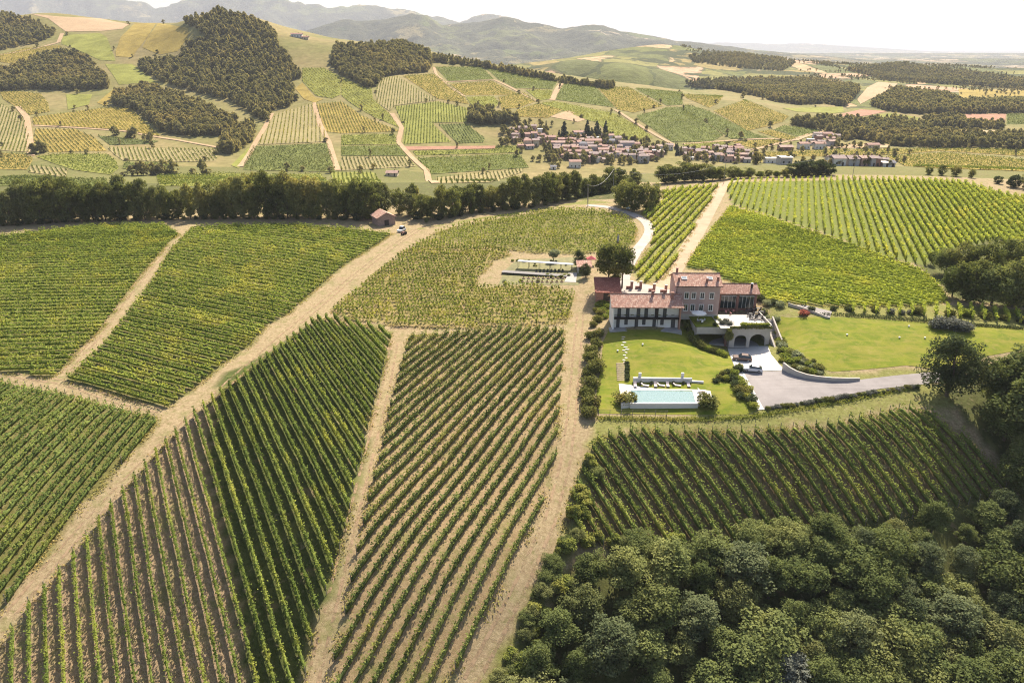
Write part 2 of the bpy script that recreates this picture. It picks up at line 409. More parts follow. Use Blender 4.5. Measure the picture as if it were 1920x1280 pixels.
# right half of the tall dark block is grassed down
W = wpoly([(410,700),(500,655),(592,594),(733,617),(711,721),(677,859),(634,1036),(584,1204),(566,1290),(450,1330),(455,1150),(420,1000),(385,870)], 0.9, 30)
paint(W, (.075,.092,.027)); GRASSED = W  # grass green, darkened to stand for shade between the tall rows
ROUGH = (.20,.20,.065)
for P in ([(1118,780),(1250,782),(1420,772),(1560,745),(1700,722),(1760,720),(1790,770),(1700,760),(1560,790),(1400,803),(1200,800),(1118,818)],
          [(1062,1000),(1090,880),(1112,800),(1140,790),(1130,830),(1100,900),(1085,960),(1080,1010),(1060,1060),(1010,1170),(960,1260),(930,1330),(880,1330),(960,1180),(1020,1080)],
          [(1420,556),(1600,572),(1800,572),(2000,590),(2000,640),(1700,606),(1440,590)],
          [(1445,588),(1560,700),(1760,690),(1745,717),(1440,770),(1300,780),(1180,620),(1300,610)],
          [(780,430),(900,408),(1050,385),(1100,375),(1150,380),(1050,386),(900,412)]):
    paint(wpoly(P, 0, 30), ROUGH)
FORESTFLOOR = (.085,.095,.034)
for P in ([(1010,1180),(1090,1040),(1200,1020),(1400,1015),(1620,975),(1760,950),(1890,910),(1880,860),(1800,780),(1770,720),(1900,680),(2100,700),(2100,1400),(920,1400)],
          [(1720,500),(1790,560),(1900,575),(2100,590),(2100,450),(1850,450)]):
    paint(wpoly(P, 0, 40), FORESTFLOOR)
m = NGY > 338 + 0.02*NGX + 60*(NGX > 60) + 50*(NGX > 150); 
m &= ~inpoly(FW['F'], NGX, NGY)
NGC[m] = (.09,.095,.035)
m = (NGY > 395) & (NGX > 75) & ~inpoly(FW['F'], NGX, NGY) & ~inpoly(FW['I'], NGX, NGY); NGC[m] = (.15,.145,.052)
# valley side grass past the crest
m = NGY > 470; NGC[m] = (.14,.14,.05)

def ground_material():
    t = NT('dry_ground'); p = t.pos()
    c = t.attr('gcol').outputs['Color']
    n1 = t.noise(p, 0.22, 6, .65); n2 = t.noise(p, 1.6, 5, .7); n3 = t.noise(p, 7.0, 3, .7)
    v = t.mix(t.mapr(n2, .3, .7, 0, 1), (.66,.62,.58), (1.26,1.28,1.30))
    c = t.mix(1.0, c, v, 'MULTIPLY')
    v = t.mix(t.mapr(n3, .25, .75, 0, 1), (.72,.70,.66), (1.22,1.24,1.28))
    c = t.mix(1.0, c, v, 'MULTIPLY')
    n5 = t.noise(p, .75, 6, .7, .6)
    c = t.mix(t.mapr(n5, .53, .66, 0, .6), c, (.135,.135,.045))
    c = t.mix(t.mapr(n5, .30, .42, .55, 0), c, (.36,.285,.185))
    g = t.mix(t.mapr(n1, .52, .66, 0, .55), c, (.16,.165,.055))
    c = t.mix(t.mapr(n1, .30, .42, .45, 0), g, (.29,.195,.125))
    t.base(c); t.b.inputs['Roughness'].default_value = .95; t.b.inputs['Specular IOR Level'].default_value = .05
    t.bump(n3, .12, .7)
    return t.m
M_GROUND = ground_material()
def gridmesh(name, X, Y, Z, mat, cols=None):
    ny, nx = X.shape; i = np.arange(nx*ny).reshape(ny, nx)
    F = np.stack([i[:-1, :-1], i[:-1, 1:], i[1:, 1:], i[1:, :-1]], -1).reshape(-1, 4)
    return npmesh(name, np.stack([X, Y, Z], -1).reshape(-1, 3), F, mat, True, cols)
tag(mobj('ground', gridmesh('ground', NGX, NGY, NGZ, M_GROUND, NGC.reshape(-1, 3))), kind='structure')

def hill_material(name, far):
    t = NT(name); p = t.pos()
    vor = t.new('ShaderNodeTexVoronoi'); vor.inputs['Scale'].default_value = 0.0105 if not far else 0.0032; vor.feature = 'F1'
    mp = t.new('ShaderNodeMapping'); mp.inputs['Scale'].default_value = (1.0, 0.55, 0.0); mp.inputs['Rotation'].default_value = (0, 0, .35)
    nz = t.new('ShaderNodeTexNoise'); nz.inputs['Scale'].default_value = .004; t.link(p, nz.inputs['Vector'])
    wv = t.new('ShaderNodeVectorMath', operation='MULTIPLY_ADD'); t.link(nz.outputs['Color'], wv.inputs[0]); wv.inputs[1].default_value = (90, 90, 0); t.link(p, wv.inputs[2])
    t.link(wv.outputs[0], mp.inputs[0]); t.link(mp.outputs[0], vor.inputs['Vector'])
    sep = t.new('ShaderNodeSeparateColor'); t.link(vor.outputs['Color'], sep.inputs[0])
    cr = t.new('ShaderNodeValToRGB'); e = cr.color_ramp; e.interpolation = 'CONSTANT'
    e.elements[0].color = (.19,.18,.06,1); e.elements[1].position = .22; e.elements[1].color = (.115,.125,.045,1)
    for pos_, c_ in ((.40,(.26,.205,.08,1)),(.54,(.13,.14,.045,1)),(.68,(.40,.285,.16,1)),(.80,(.18,.17,.055,1)),(.92,(.42,.27,.17,1))):
        x = e.elements.new(pos_); x.color = c_
    t.link(sep.outputs[0], cr.inputs[0])
    n2 = t.noise(p, .05, 5, .65); n1 = t.noise(p, .006 if not far else .0022, 6, .6)
    c = t.mix(1.0, cr.outputs[0], t.mix(t.mapr(n2, .3, .7, 0, 1), (.7,.7,.7), (1.25,1.25,1.25)), 'MULTIPLY')
    ve = t.new('ShaderNodeTexVoronoi'); ve.feature = 'DISTANCE_TO_EDGE'; ve.inputs['Scale'].default_value = vor.inputs['Scale'].default_value; t.link(mp.outputs[0], ve.inputs['Vector'])
    hw = t.new('ShaderNodeMath', operation='ADD'); t.link(ve.outputs['Distance'], hw.inputs[0]); t.link(t.mapr(t.noise(p, .02, 3), .3, .7, -.05, .07), hw.inputs[1])
    c = t.mix(t.mapr(hw.outputs[0], .035, .05, .85, 0), c, (.065,.075,.03))
    c = t.mix(t.mapr(n1, .54, .57, 0, 1), c, (.055,.064,.028))
    t.base(c); t.b.inputs['Roughness'].default_value = .95; t.b.inputs['Specular IOR Level'].default_value = .05
    t.bump(t.noise(p, .09, 4, .7), 6.0, .5)
    return t.m
def mid_base():
    t = NT('hill_grass'); p = t.pos()
    n1 = t.noise(p, .012, 5, .6); n2 = t.noise(p, .12, 5, .7)
    c = t.mix(t.mapr(n1, .35, .62, 0, 1), (.165,.160,.055), (.235,.19,.085))
    c = t.mix(1.0, c, t.mix(t.mapr(n2, .3, .7, 0, 1), (.72,.72,.7), (1.2,1.2,1.22)), 'MULTIPLY')
    t.base(c); t.b.inputs['Roughness'].default_value = .95; t.b.inputs['Specular IOR Level'].default_value = .05
    return t.m
M_HILL = hill_material('patchwork_hills', False); M_MID = mid_base()
k = int((1500-MY0)/MS)
me = gridmesh('hills', MGX, MGY, MGZ, M_MID)
me.materials.append(M_HILL)
nx = MGX.shape[1]-1
mi = np.zeros(len(me.polygons), np.int32)
cx = (MGX[:-1, :-1]+6).ravel(); cy = (MGY[:-1, :-1]+6).ravel()
mi[(cy > 1300 + 0.25*np.abs(cx)) | (cx > 900) | ((cx > 480) & (cy > 1080))] = 1
me.polygons.foreach_set('material_index', mi)
tag(mobj('hills', me), kind='structure')
# plain and mountains out to the horizon
us = np.concatenate([np.linspace(-1.6, -.82, 40), np.linspace(-.8, .8, 520), np.linspace(.82, 1.6, 40)])
ys = np.concatenate([np.geomspace(2700, 14000, 230), np.geomspace(14200, 60000, 50)])
FU, FY = np.meshgrid(us, ys); FX = FU*FY
def mountain_material():
    t = NT('mountain_land'); p = t.pos()
    g = t.new('ShaderNodeSeparateXYZ'); t.link(p, g.inputs[0])
    n1 = t.noise(p, .0018, 6, .62); n2 = t.noise(p, .012, 6, .78); n4 = t.noise(p, .009, 5, .7)
    vor = t.new('ShaderNodeTexVoronoi'); vor.inputs['Scale'].default_value = .0035
    mp = t.new('ShaderNodeMapping'); mp.inputs['Scale'].default_value = (.7, 1.0, 0)
    t.link(p, mp.inputs[0]); t.link(mp.outputs[0], vor.inputs['Vector'])
    sep = t.new('ShaderNodeSeparateColor'); t.link(vor.outputs['Color'], sep.inputs[0])
    cr = t.new('ShaderNodeValToRGB'); e = cr.color_ramp; e.interpolation = 'CONSTANT'
    e.elements[0].color = (.14,.15,.06,1); e.elements[1].position = .3; e.elements[1].color = (.26,.22,.11,1)
    for pos_, c_ in ((.5,(.12,.14,.05,1)),(.68,(.40,.31,.19,1)),(.8,(.06,.075,.035,1)),(.93,(.5,.4,.28,1))):
        x = e.elements.new(pos_); x.color = c_
    t.link(sep.outputs[0], cr.inputs[0])
    wood = t.mix(t.mapr(n2, .3, .7, 0, 1), (.028,.036,.024), (.125,.125,.070))
    low = t.mix(t.mapr(t.noise(p, .0045, 6, .72), .47, .52, 0, 1), cr.outputs[0], wood)
    hgt = t.mapr(g.outputs['Z'], -35, 70, 0, 1)
    fac = t.new('ShaderNodeMath', operation='MULTIPLY'); t.link(hgt, fac.inputs[0]); t.link(t.mapr(n1, .55, .51, 0, 1), fac.inputs[1])
    c = t.mix(fac.outputs[0], low, wood)
    t.base(c); t.b.inputs['Roughness'].default_value = .95; t.b.inputs['Specular IOR Level'].default_value = .03
    t.bump(t.noise(p, .022, 6, .75), 30.0, .9)
    return t.m
tag(mobj('mountains', gridmesh('mountains', FX, FY, height(FX, FY), mountain_material())), kind='structure')

# ------------------------------------------------------------------ vines
def leaf_material(name, c1, c2, c3, trans=.35, scale=1.1, rvar=.25, gain=1.8):
    """foliage: two greens by noise, c3 a yellowish third in patches, a little different for every object"""
    c1, c2, c3 = (tuple(x*gain for x in c) for c in (c1, c2, c3)); trans = min(.55, trans+.02)
    t = NT(name); t.n.remove(t.b); p = t.pos()
    n1 = t.noise(p, scale, 3, .6); n2 = t.noise(p, scale*.09, 3, .6); n3 = t.noise(p, scale*5, 2, .6)
    c = t.mix(t.mapr(n1, .32, .68, 0, 1), c1, c2)
    c = t.mix(t.mapr(n2, .50, .70, 0, .8), c, c3)
    c = t.mix(1.0, c, t.mix(t.mapr(n3, .3, .7, 0, 1), (.72,.74,.72), (1.28,1.26,1.24)), 'MULTIPLY')
    r = t.orand()
    c = t.mix(1.0, c, t.mix(r, (1-rvar,1-rvar*.9,1-rvar*1.1), (1+rvar,1+rvar*.8,1+rvar*.6)), 'MULTIPLY')
    d = t.new('ShaderNodeBsdfDiffuse'); t.link(c, d.inputs[0])
    tr = t.new('ShaderNodeBsdfTranslucent')
    t.link(t.mix(1.0, c, (1.22,1.16,.70), 'MULTIPLY'), tr.inputs[0])
    m = t.new('ShaderNodeMixShader'); m.inputs[0].default_value = trans
    t.link(d.outputs[0], m.inputs[1]); t.link(tr.outputs[0], m.inputs[2])
    t.link(m.outputs[0], t.o.inputs['Surface'])
    return t.m
VM = {
 'A': leaf_material('vine_leaf_tall', (.060,.084,.024), (.125,.155,.036), (.18,.185,.04), .38),
 'B': leaf_material('vine_leaf_trimmed', (.055,.078,.028), (.115,.134,.040), (.16,.155,.045), .35),
 'C': leaf_material('vine_leaf_fresh', (.070,.100,.034), (.135,.165,.046), (.17,.18,.045), .36),
 'D': leaf_material('vine_leaf_broad', (.080,.112,.028), (.160,.185,.040), (.23,.22,.05), .36),
 'E': leaf_material('vine_leaf_young', (.075,.098,.026), (.140,.160,.036), (.20,.19,.045), .38),
 'F': leaf_material('vine_leaf_bright', (.115,.150,.030), (.200,.222,.042), (.25,.245,.05), .40),
 'H': leaf_material('vine_leaf_dark', (.060,.084,.028), (.122,.148,.040), (.155,.165,.042), .34),
}
M_POST = plain('grey_wood_post', (.22,.19,.15), var=.3, scale=8)
def rows_in(W, d, spacing, phase=.5):
    """segments of parallel lines inside the outline W"""
    d = np.array(d, float); d /= np.hypot(*d); n = np.array((-d[1], d[0]))
    W = np.array(W); o = W@n; a = W@d; segs = []
    k = o.min() + spacing*phase
    while k < o.max():
        xs = []
        for i in range(len(W)):
            j = (i+1) % len(W)
            if (o[i] > k) != (o[j] > k):
                f = (k-o[i])/(o[j]-o[i]); xs.append(a[i]+f*(a[j]-a[i]))
        xs.sort()
        for i in range(0, len(xs)-1, 2):
            if xs[i+1]-xs[i] > 3.0: segs.append((d*xs[i]+n*k, d*xs[i+1]+n*k))
        k += spacing
    return segs
def vine_row(p0, p1, h=1.9, w=.6, lo=.45, dens=26, leaf=.26, plant=0.0, gap=.02, core=.72, shoots=2.0, bend=None, seed=0, topw=1.0, ragged=.16, clump=.20):
    """vertices and faces of one hedge of vine leaves from p0 to p1 on the land"""
    g = np.random.default_rng(seed)
    d = p1-p0; L = float(np.hypot(*d)); d = d/L; n = np.array((-d[1], d[0]))
    nn = max(4, int(L*dens))
    t = g.random(nn)*L
    if plant > 0:                       # gather the leaves round each vine stock
        c = (np.floor(t/plant)+.5)*plant; keepc = g.random(int(L/plant)+2) > gap
        t = np.clip(c + g.normal(0, plant*clump, nn), 0, L)
        ok = keepc[np.clip((c/plant).astype(int), 0, len(keepc)-1)]
    else:
        holes = vnoise(t/2.2 + seed*7.7, t*0 + seed*.37, 5); ok = (holes < 1-2*gap) | (g.random(nn) < .25)
    hv = 1 + ragged*vnoise(t/1.7 + seed*3.1, t*0+seed, 2) + .08*vnoise(t/.5+seed, t*0+seed, 4)
    zz = lo + (h*hv-lo)*np.sqrt(g.random(nn))*1.0
    fr = (zz-lo)/(h-lo)
    lat = g.normal(0, 1, nn)*w*.36*(1.0 + (topw-1.0)*fr)*(1-.35*np.clip(fr, 0, 1)**3)
    sh = g.random(nn) < shoots/max(dens, 1)
    zz = np.where(sh, h*hv + g.random(nn)*.35, zz); lat = np.where(sh, lat*1.5, lat)
    t, lat, zz = t[ok], lat[ok], zz[ok]; nn = len(t)
    wob = .10*vnoise(t/6+seed*1.3, t*0+seed*.7, 8)
    C = np.empty((nn, 3)); C[:, :2] = p0 + d*t[:, None] + n*(lat+wob)[:, None]
    base = H(p0[0]+d[0]*t, p0[1]+d[1]*t); C[:, 2] = base + zz
    nor = g.normal(0, .55, (nn, 3)); nor[:, :2] += n*(np.sign(lat)*.30)[:, None]; nor[:, 2] += .80
    nor /= np.linalg.norm(nor, axis=1)[:, None]
    r = g.normal(0, 1, (nn, 3)); u = np.cross(nor, r); u /= np.linalg.norm(u, axis=1)[:, None]; v = np.cross(nor, u)
    s = leaf*(.65+.7*g.random(nn))[:, None]*.62
    V = np.stack([C-u*s, C-v*s*.8, C+u*s, C+v*s*.8], 1).reshape(-1, 3)
    F = np.arange(nn*4).reshape(-1, 4)
    if core > 0:                        # leafy inside of the hedge
        m = max(2, int(L/.8)+1); q = np.linspace(.15, L-.15, m)
        hh = h*core*(1 + .2*vnoise(q/1.1+seed, q*0+seed, 6)); ww = w*.26*(1+.35*vnoise(q/.9+seed*2, q*0, 9)*1.0)
        wb = .10*vnoise(q/6+seed*1.3, q*0+seed*.7, 8)
        bz = H(p0[0]+d[0]*q, p0[1]+d[1]*q); X = p0 + d*q[:, None] + n*wb[:, None]
        ring = []
        for sx, zf in ((-1, lo), (-1.15, None), (1.15, None), (1, lo)):
            P = np.empty((m, 3)); P[:, :2] = X + n*(sx*ww)[:, None]; P[:, 2] = bz + (lo if zf is not None else hh); ring.append(P)
        R = np.stack(ring, 1).reshape(-1, 3); b = len(V); i = np.arange(m-1)*4+b
        FF = [np.stack([i+k, i+k+4, i+(k+1) % 4+4, i+(k+1) % 4], -1) for k in range(4)]
        FF.append(np.array([[b, b+1, b+2, b+3], [b+(m-1)*4+3, b+(m-1)*4+2, b+(m-1)*4+1, b+(m-1)*4]]))
        V = np.r_[V, R]; F = np.r_[F, np.concatenate(FF)]
    return V, F
def gdir(a, b, dz=.9):
    q = pick([a, b], dz); return (q[1]-q[0])[:2]
k = 6.4
DIRS = {'A': gdir((590,592), (700,760)), 'B': gdir((640,1170), (900,880)),
 'C': gdir((292,777), (200,888)), 'D1': gdir((0,610), (215,604)), 'D2': gdir((125,706), (305,757)),
 'E': gdir((680,598), (900,607)), 'E2': gdir((860,440), (1180,430)), 'F': gdir((1496,335), (1493,414)), 'G': gdir((1340,445), (1637,497)),
 'H': gdir((1218,799), (1291,891)), 'I': gdir((1199,505), (1318,380)), 'J': gdir((1700,585), (1700,571))}
DIRS['A'] = np.array((.49,-.872)); DIRS['B'] = np.array((.42,.907))
SPEC = {  # spacing, material, row settings, label, group
 'A': (2.2, 'A', dict(h=1.8, w=.52, lo=.55, dens=30, leaf=.26, core=.58, gap=.10, shoots=4), 'tall vine row of the dark block beside the dirt track', 'vine rows of the dark left block'),
 'B': (2.35, 'B', dict(h=1.75, w=.66, lo=.3, dens=26, leaf=.28, core=.52, plant=1.0, gap=.05, clump=.19), 'trimmed vine row with straw strips below the young vines', 'vine rows of the central block'),
 'C': (2.3, 'C', dict(h=1.7, w=.85, lo=.3, dens=25, leaf=.31, core=.5, plant=1.05, gap=.05, clump=.20), 'leafy vine row of the corner block at left edge', 'vine rows of the left corner block'),
 'D1': (2.7, 'D', dict(h=1.6, w=.85, lo=.35, dens=14, leaf=.40, core=.55, gap=.20, topw=1.2, ragged=.30), 'broad vine row of the field at the left edge', 'vine rows of the far left field'),
 'D2': (2.7, 'D', dict(h=1.6, w=.85, lo=.35, dens=14, leaf=.40, core=.55, gap=.20, topw=1.2, ragged=.30), 'broad vine row of the field below the shed', 'vine rows of the field below the shed'),
 'E': (2.4, 'E', dict(h=1.6, w=.85, lo=.2, dens=19, leaf=.42, core=0, plant=1.1, gap=.10), 'sparse row of young vines beside the garden', 'rows of young vines'),
 'E2': (2.4, 'E', dict(h=1.6, w=.8, lo=.25, dens=11, leaf=.46, core=0, plant=1.1, gap=.10), 'vine row of the field inside the lane bend', 'vine rows inside the lane bend'),
 'F': (2.75, 'F', dict(h=2.1, w=.62, lo=.3, dens=8, leaf=.52, core=.88, gap=.02), 'bright striped vine row on the right hilltop', 'vine rows of the striped hilltop'),
 'G': (2.5, 'F', dict(h=1.6, w=.85, lo=.3, dens=11, leaf=.44, core=.55, gap=.16, topw=1.2, ragged=.30), 'dense vine row on the slope behind the villa', 'vine rows behind the villa'),
 'H': (2.55, 'H', dict(h=1.8, w=.78, lo=.3, dens=28, leaf=.29, core=.55, plant=0, gap=.10, shoots=8, ragged=.26), 'shaggy dark vine row below the villa driveway', 'vine rows below the driveway'),
 'I': (3.0, 'F', dict(h=1.8, w=.85, lo=.35, dens=9, leaf=.52, core=.66, plant=1.5, gap=.10), 'bright vine row on pale grass beside the lane', 'vine rows beside the lane'),
 'J': (2.9, 'F', dict(h=1.9, w=.7, lo=.4, dens=14, leaf=.42, core=.6, plant=0), 'short vine row behind the right lawn', 'short vine rows behind the lawn'),
}
ALLROWS = []
def ordn(n):
    a = ['','first','second','third','fourth','fifth','sixth','seventh','eighth','ninth','tenth','eleventh','twelfth','thirteenth','fourteenth','fifteenth','sixteenth','seventeenth','eighteenth','nineteenth']
    t = {2:'twenty',3:'thirty',4:'forty',5:'fifty',6:'sixty',7:'seventy',8:'eighty',9:'ninety'}
    tt = {2:'twentieth',3:'thirtieth',4:'fortieth',5:'fiftieth',6:'sixtieth',7:'seventieth',8:'eightieth',9:'ninetieth'}
    if n < 20: return a[n]
    return tt[n//10] if n % 10 == 0 else t[n//10]+'-'+a[n % 10]
for key, (spc, mk, kw, lab, grp) in SPEC.items():
    RR = []
    for i, (a, b) in enumerate(rows_in(FW[key], DIRS[key], spc)):
        mid_ = (a+b)/2; L = float(np.hypot(*(b-a)))
        q = [project(p[0], p[1], h1(p[0], p[1])+.9) for p in (a, mid_, b)]
        vis = any(-40 < u[0] < 1960 and -40 < u[1] < 1330 for u in q)
        if not vis: continue
        ln = math.hypot(q[0][0]-q[2][0], q[0][1]-q[2][1])
        size = ln*1.2*FPX/q[1][2]
        RR.append([size, key, a, b, L, float(q[1][0]), float(q[1][1])])
    if RR:
        horiz = abs(RR[0][5]-RR[-1][5]) > 1.3*abs(RR[0][6]-RR[-1][6])
        RR.sort(key=lambda r: r[5] if horiz else -r[6])
        for i, r in enumerate(RR): ALLROWS.append((r[0], key, r[2], r[3], r[4], f"{ordn(i+1)} from {'the left' if horiz else 'the front'}, "+lab))
ALLROWS.sort(key=lambda r: -r[0])
post_me = MB().box(-.05, .05, -.05, .05, -.2, 2.0).mesh('end_post', M_POST)
rest = {}
from collections import Counter
print('ROWS', len(ALLROWS), Counter(r[1] for r in ALLROWS))
ntri = 0
for idx, (size, key, a, b, L, lab2) in enumerate(ALLROWS):
    spc, mk, kw, lab, grp = SPEC[key]
    if key == 'A' and inpoly(GRASSED, np.array([(a[0]+b[0])/2]), np.array([(a[1]+b[1])/2]))[0]: kw = dict(kw, h=2.1, core=.78, gap=.03, w=.6)
    V, F = vine_row(a, b, seed=idx+1, **kw); ntri += len(F)*2
    if idx < 300:
        base = (float(a[0]), float(a[1]), h1(a[0], a[1]))
        o = mobj('vine_row', npmesh('vine_row', V-np.array(base), F, VM[mk]), None, base)
        tag(o, lab2, 'vine row', grp)
        if key in 'ABCHFI':
            for e in (a, b):
                p = mobj('end_post', post_me, o, (float(e[0]-a[0]), float(e[1]-a[1]), h1(e[0], e[1])-base[2]))
    else: rest.setdefault(mk, []).append((V, F))
def joinVF(L):
    vs, fs, o = [], [], 0
    for V, F in L: vs.append(V); fs.append(F+o); o += len(V)
    return np.concatenate(vs), np.concatenate(fs)
if rest:
    vs, fs, mi, o = [], [], [], 0
    mats = list(rest)
    for j, mk in enumerate(mats):
        V, F = joinVF(rest[mk]); vs.append(V); fs.append(F+o); o += len(V); mi.append(np.full(len(F), j, np.int32))
    me = npmesh('more_vines', np.concatenate(vs), np.concatenate(fs), VM[mats[0]])
    for mk in mats[1:]: me.materials.append(VM[mk])
    me.polygons.foreach_set('material_index', np.concatenate(mi))
    tag(mobj('short_vines', me), 'the shorter and farther vines of the same fields', 'vines', kind='stuff')
print('VINE TRIS', ntri)

# ragged grass along the edges of the blocks and tracks
g = np.random.default_rng(9); CC = []
for key in ('A','B','C','D1','D2','E','E2','H','I','G'):
    P = dens(FW[key], .22)
    P = P[(vnoise(P[:, 0]/3.0, P[:, 1]/3.0, 14) > -.25)]
    a, b, dd = project(P[:, 0], P[:, 1], H(P[:, 0], P[:, 1])); P = P[(a > -30) & (a < 1950) & (b < 1320)]
    for rep in range(4): CC.append(P + g.normal(0, .55, P.shape))
CC = np.concatenate(CC); n = len(CC); C = np.c_[CC, H(CC[:, 0], CC[:, 1]) + .05 + .22*g.random(n)]
nor = g.normal(0, .5, (n, 3)); nor[:, 2] += .6; nor /= np.linalg.norm(nor, axis=1)[:, None]
u = np.cross(nor, g.normal(0, 1, (n, 3))); u /= np.linalg.norm(u, axis=1)[:, None]; v = np.cross(nor, u); s_ = (.17*(.5+g.random(n)))[:, None]
tag(mobj('verge_grass', npmesh('verge_grass', np.stack([C-u*s_, C-v*s_*.6, C+u*s_, C+v*s_*.6], 1).reshape(-1, 3), np.arange(4*n).reshape(-1, 4), leaf_material('verge_blade', (.12,.12,.035), (.19,.17,.06), (.26,.20,.10), .3, .9))), 'ragged grass along the edges of the vine blocks', 'grass', kind='stuff')
print('VERGE', n)

# ------------------------------------------------------------------ trees and shrubs
TM = {
 'wood': leaf_material('wood_leaf', (.052,.066,.027), (.098,.114,.044), (.135,.140,.055), .34, .6, .30, 1.95),
 'woodlight': leaf_material('light_wood_leaf', (.075,.085,.036), (.128,.135,.058), (.165,.165,.066), .34, .6, .25, 1.75),
 'wooddark': leaf_material('dark_wood_leaf', (.040,.052,.028), (.076,.088,.046), (.10,.11,.048), .32, .6, .25, 1.95),
 'belt': leaf_material('belt_leaf', (.046,.056,.022), (.090,.098,.036), (.130,.120,.050), .42, .6, .34, 2.3),
 'silver': leaf_material('silver_leaf', (.12,.13,.105), (.21,.22,.19), (.16,.17,.13), .2, .8, .1, 1.1),
 'yellow': leaf_material('yellowish_leaf', (.085,.105,.028), (.150,.160,.042), (.19,.17,.05), .32, .8, .25),
 'shrub': leaf_material('shrub_leaf', (.050,.060,.020), (.105,.105,.034), (.15,.13,.045), .2, 1.6, .25),
 'lush': leaf_material('lush_leaf', (.085,.11,.026), (.155,.175,.036), (.21,.20,.045), .3, 1.6, .2),
 'dark': leaf_material('dark_leaf', (.026,.036,.018), (.056,.068,.032), (.072,.080,.034), .24, 1.2, .15),
 'olive': leaf_material('olive_leaf', (.11,.13,.075), (.19,.20,.12), (.17,.18,.10), .2, 1.2, .1),
 'lavender': leaf_material('lavender_leaf', (.060,.068,.055), (.115,.115,.105), (.11,.10,.10), .15, 1.2, .1),
 'red': leaf_material('red_leaf', (.16,.045,.04), (.27,.085,.07), (.24,.09,.06), .25, 1.6, .1),
 'conifer': leaf_material('conifer_leaf', (.016,.028,.020), (.036,.050,.032), (.040,.052,.03), .12, 1.0, .2),
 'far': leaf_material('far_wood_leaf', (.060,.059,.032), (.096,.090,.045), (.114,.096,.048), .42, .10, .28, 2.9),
}
M_BARK = plain('bark', (.11,.085,.06), var=.35, scale=6, bump=.03)
def crown_mesh(name, mat, seed, R, z0, z1, blobs, leaves, leaf, br=.34, cone=False, shell=.55, flat=1.0, box=False):
    g = np.random.default_rng(seed); hc = (z1-z0)/2; zc = (z0+z1)/2
    d = g.normal(0, 1, (blobs, 3)); d /= np.linalg.norm(d, axis=1)[:, None]
    rr = (shell + (1-shell)*g.random(blobs))**.8 * (1-br*.8)
    B = d*rr[:, None]*np.array((R, R, hc)); B[:, 2] += zc
    if box:
        f = g.random(blobs)*2-1; B[:, 2] = zc + f*hc*.86
        a = g.random(blobs)*6.283; q = R*np.sqrt(1-np.abs(f)**3)*(1-br*.7)*np.sqrt(.25+.75*g.random(blobs)); q = np.where(f < 0, q*(1-.18*np.abs(f)), q)
        B[:, 0] = np.cos(a)*q; B[:, 1] = np.sin(a)*q
    if cone:
        f = g.random(blobs); B[:, 2] = z0 + (z1-z0)*f*.97
        a = g.random(blobs)*6.283; q = R*(1-f)**.9*(.55+.35*g.random(blobs)); B[:, 0] = np.cos(a)*q; B[:, 1] = np.sin(a)*q
        brad = (.16+.30*(1-f))*R*(.8+.5*g.random(blobs))
    else:
        # uneven outline: some lobes reach out, some fall short
        B[:, :2] *= (1 + .22*g.normal(0, 1, blobs))[:, None]
        brad = br*R*(.62+.75*g.random(blobs))
    w = brad**2; idx = g.choice(blobs, leaves, p=w/w.sum())
    n = g.normal(0, 1, (leaves, 3)); n[:, 2] += .35; n /= np.linalg.norm(n, axis=1)[:, None]
    rad = brad[idx]*(.58+.66*g.random(leaves)**.75)
    C = B[idx] + n*rad[:, None]*np.array((1, 1, .82*flat))
    C = C[C[:, 2] > z0*.7]; k = len(C); n = n[:k]
    nor = n*.45 + g.normal(0, .55, (k, 3)) + np.array((0, 0, .70)); nor /= np.linalg.norm(nor, axis=1)[:, None]
    u = np.cross(nor, g.normal(0, 1, (k, 3))); u /= np.linalg.norm(u, axis=1)[:, None]; v = np.cross(nor, u)
    s = (leaf*(.6+.8*g.random(k))*.6)[:, None]
    V = np.stack([C-u*s, C-v*s*.75, C+u*s, C+v*s*.75], 1).reshape(-1, 3)
    return npmesh(name, V, np.arange(k*4).reshape(-1, 4), mat), B
def trunk_mesh(seed, hgt, r, B, limbs=7):
    g = random.Random(seed); m = MB()
    top = hgt*.72; pts = [(0, 0, -.6)]; x = y = 0
    for i in range(1, 6):
        x += g.uniform(-.1, .1)*hgt*.06; y += g.uniform(-.1, .1)*hgt*.06; pts.append((x, y, top*i/5))
    m.tube(pts, [r*1.25, r, r*.85, r*.68, r*.5, r*.28], 7)
    for i in range(min(limbs, len(B))):
        a = Vector(pts[2 + i % 3]); b = Vector(B[i]); c = a.lerp(b, .5) + Vector((0, 0, -.06*hgt))
        m.tube([a, c, b], [r*.42, r*.28, r*.1], 5, False)
    return m.mesh('trunk', M_BARK)
class Proto: pass
def proto(kind, mat, seed, hgt, R, z0, blobs, leaves, leaf, br=.34, trunk_r=.2, **kw):
    p = Proto(); p.h = hgt
    p.crown, B = crown_mesh('crown', mat, seed, R, z0, hgt, blobs, leaves, leaf, br, **kw)
    p.trunk = trunk_mesh(seed, hgt, trunk_r, B); return p
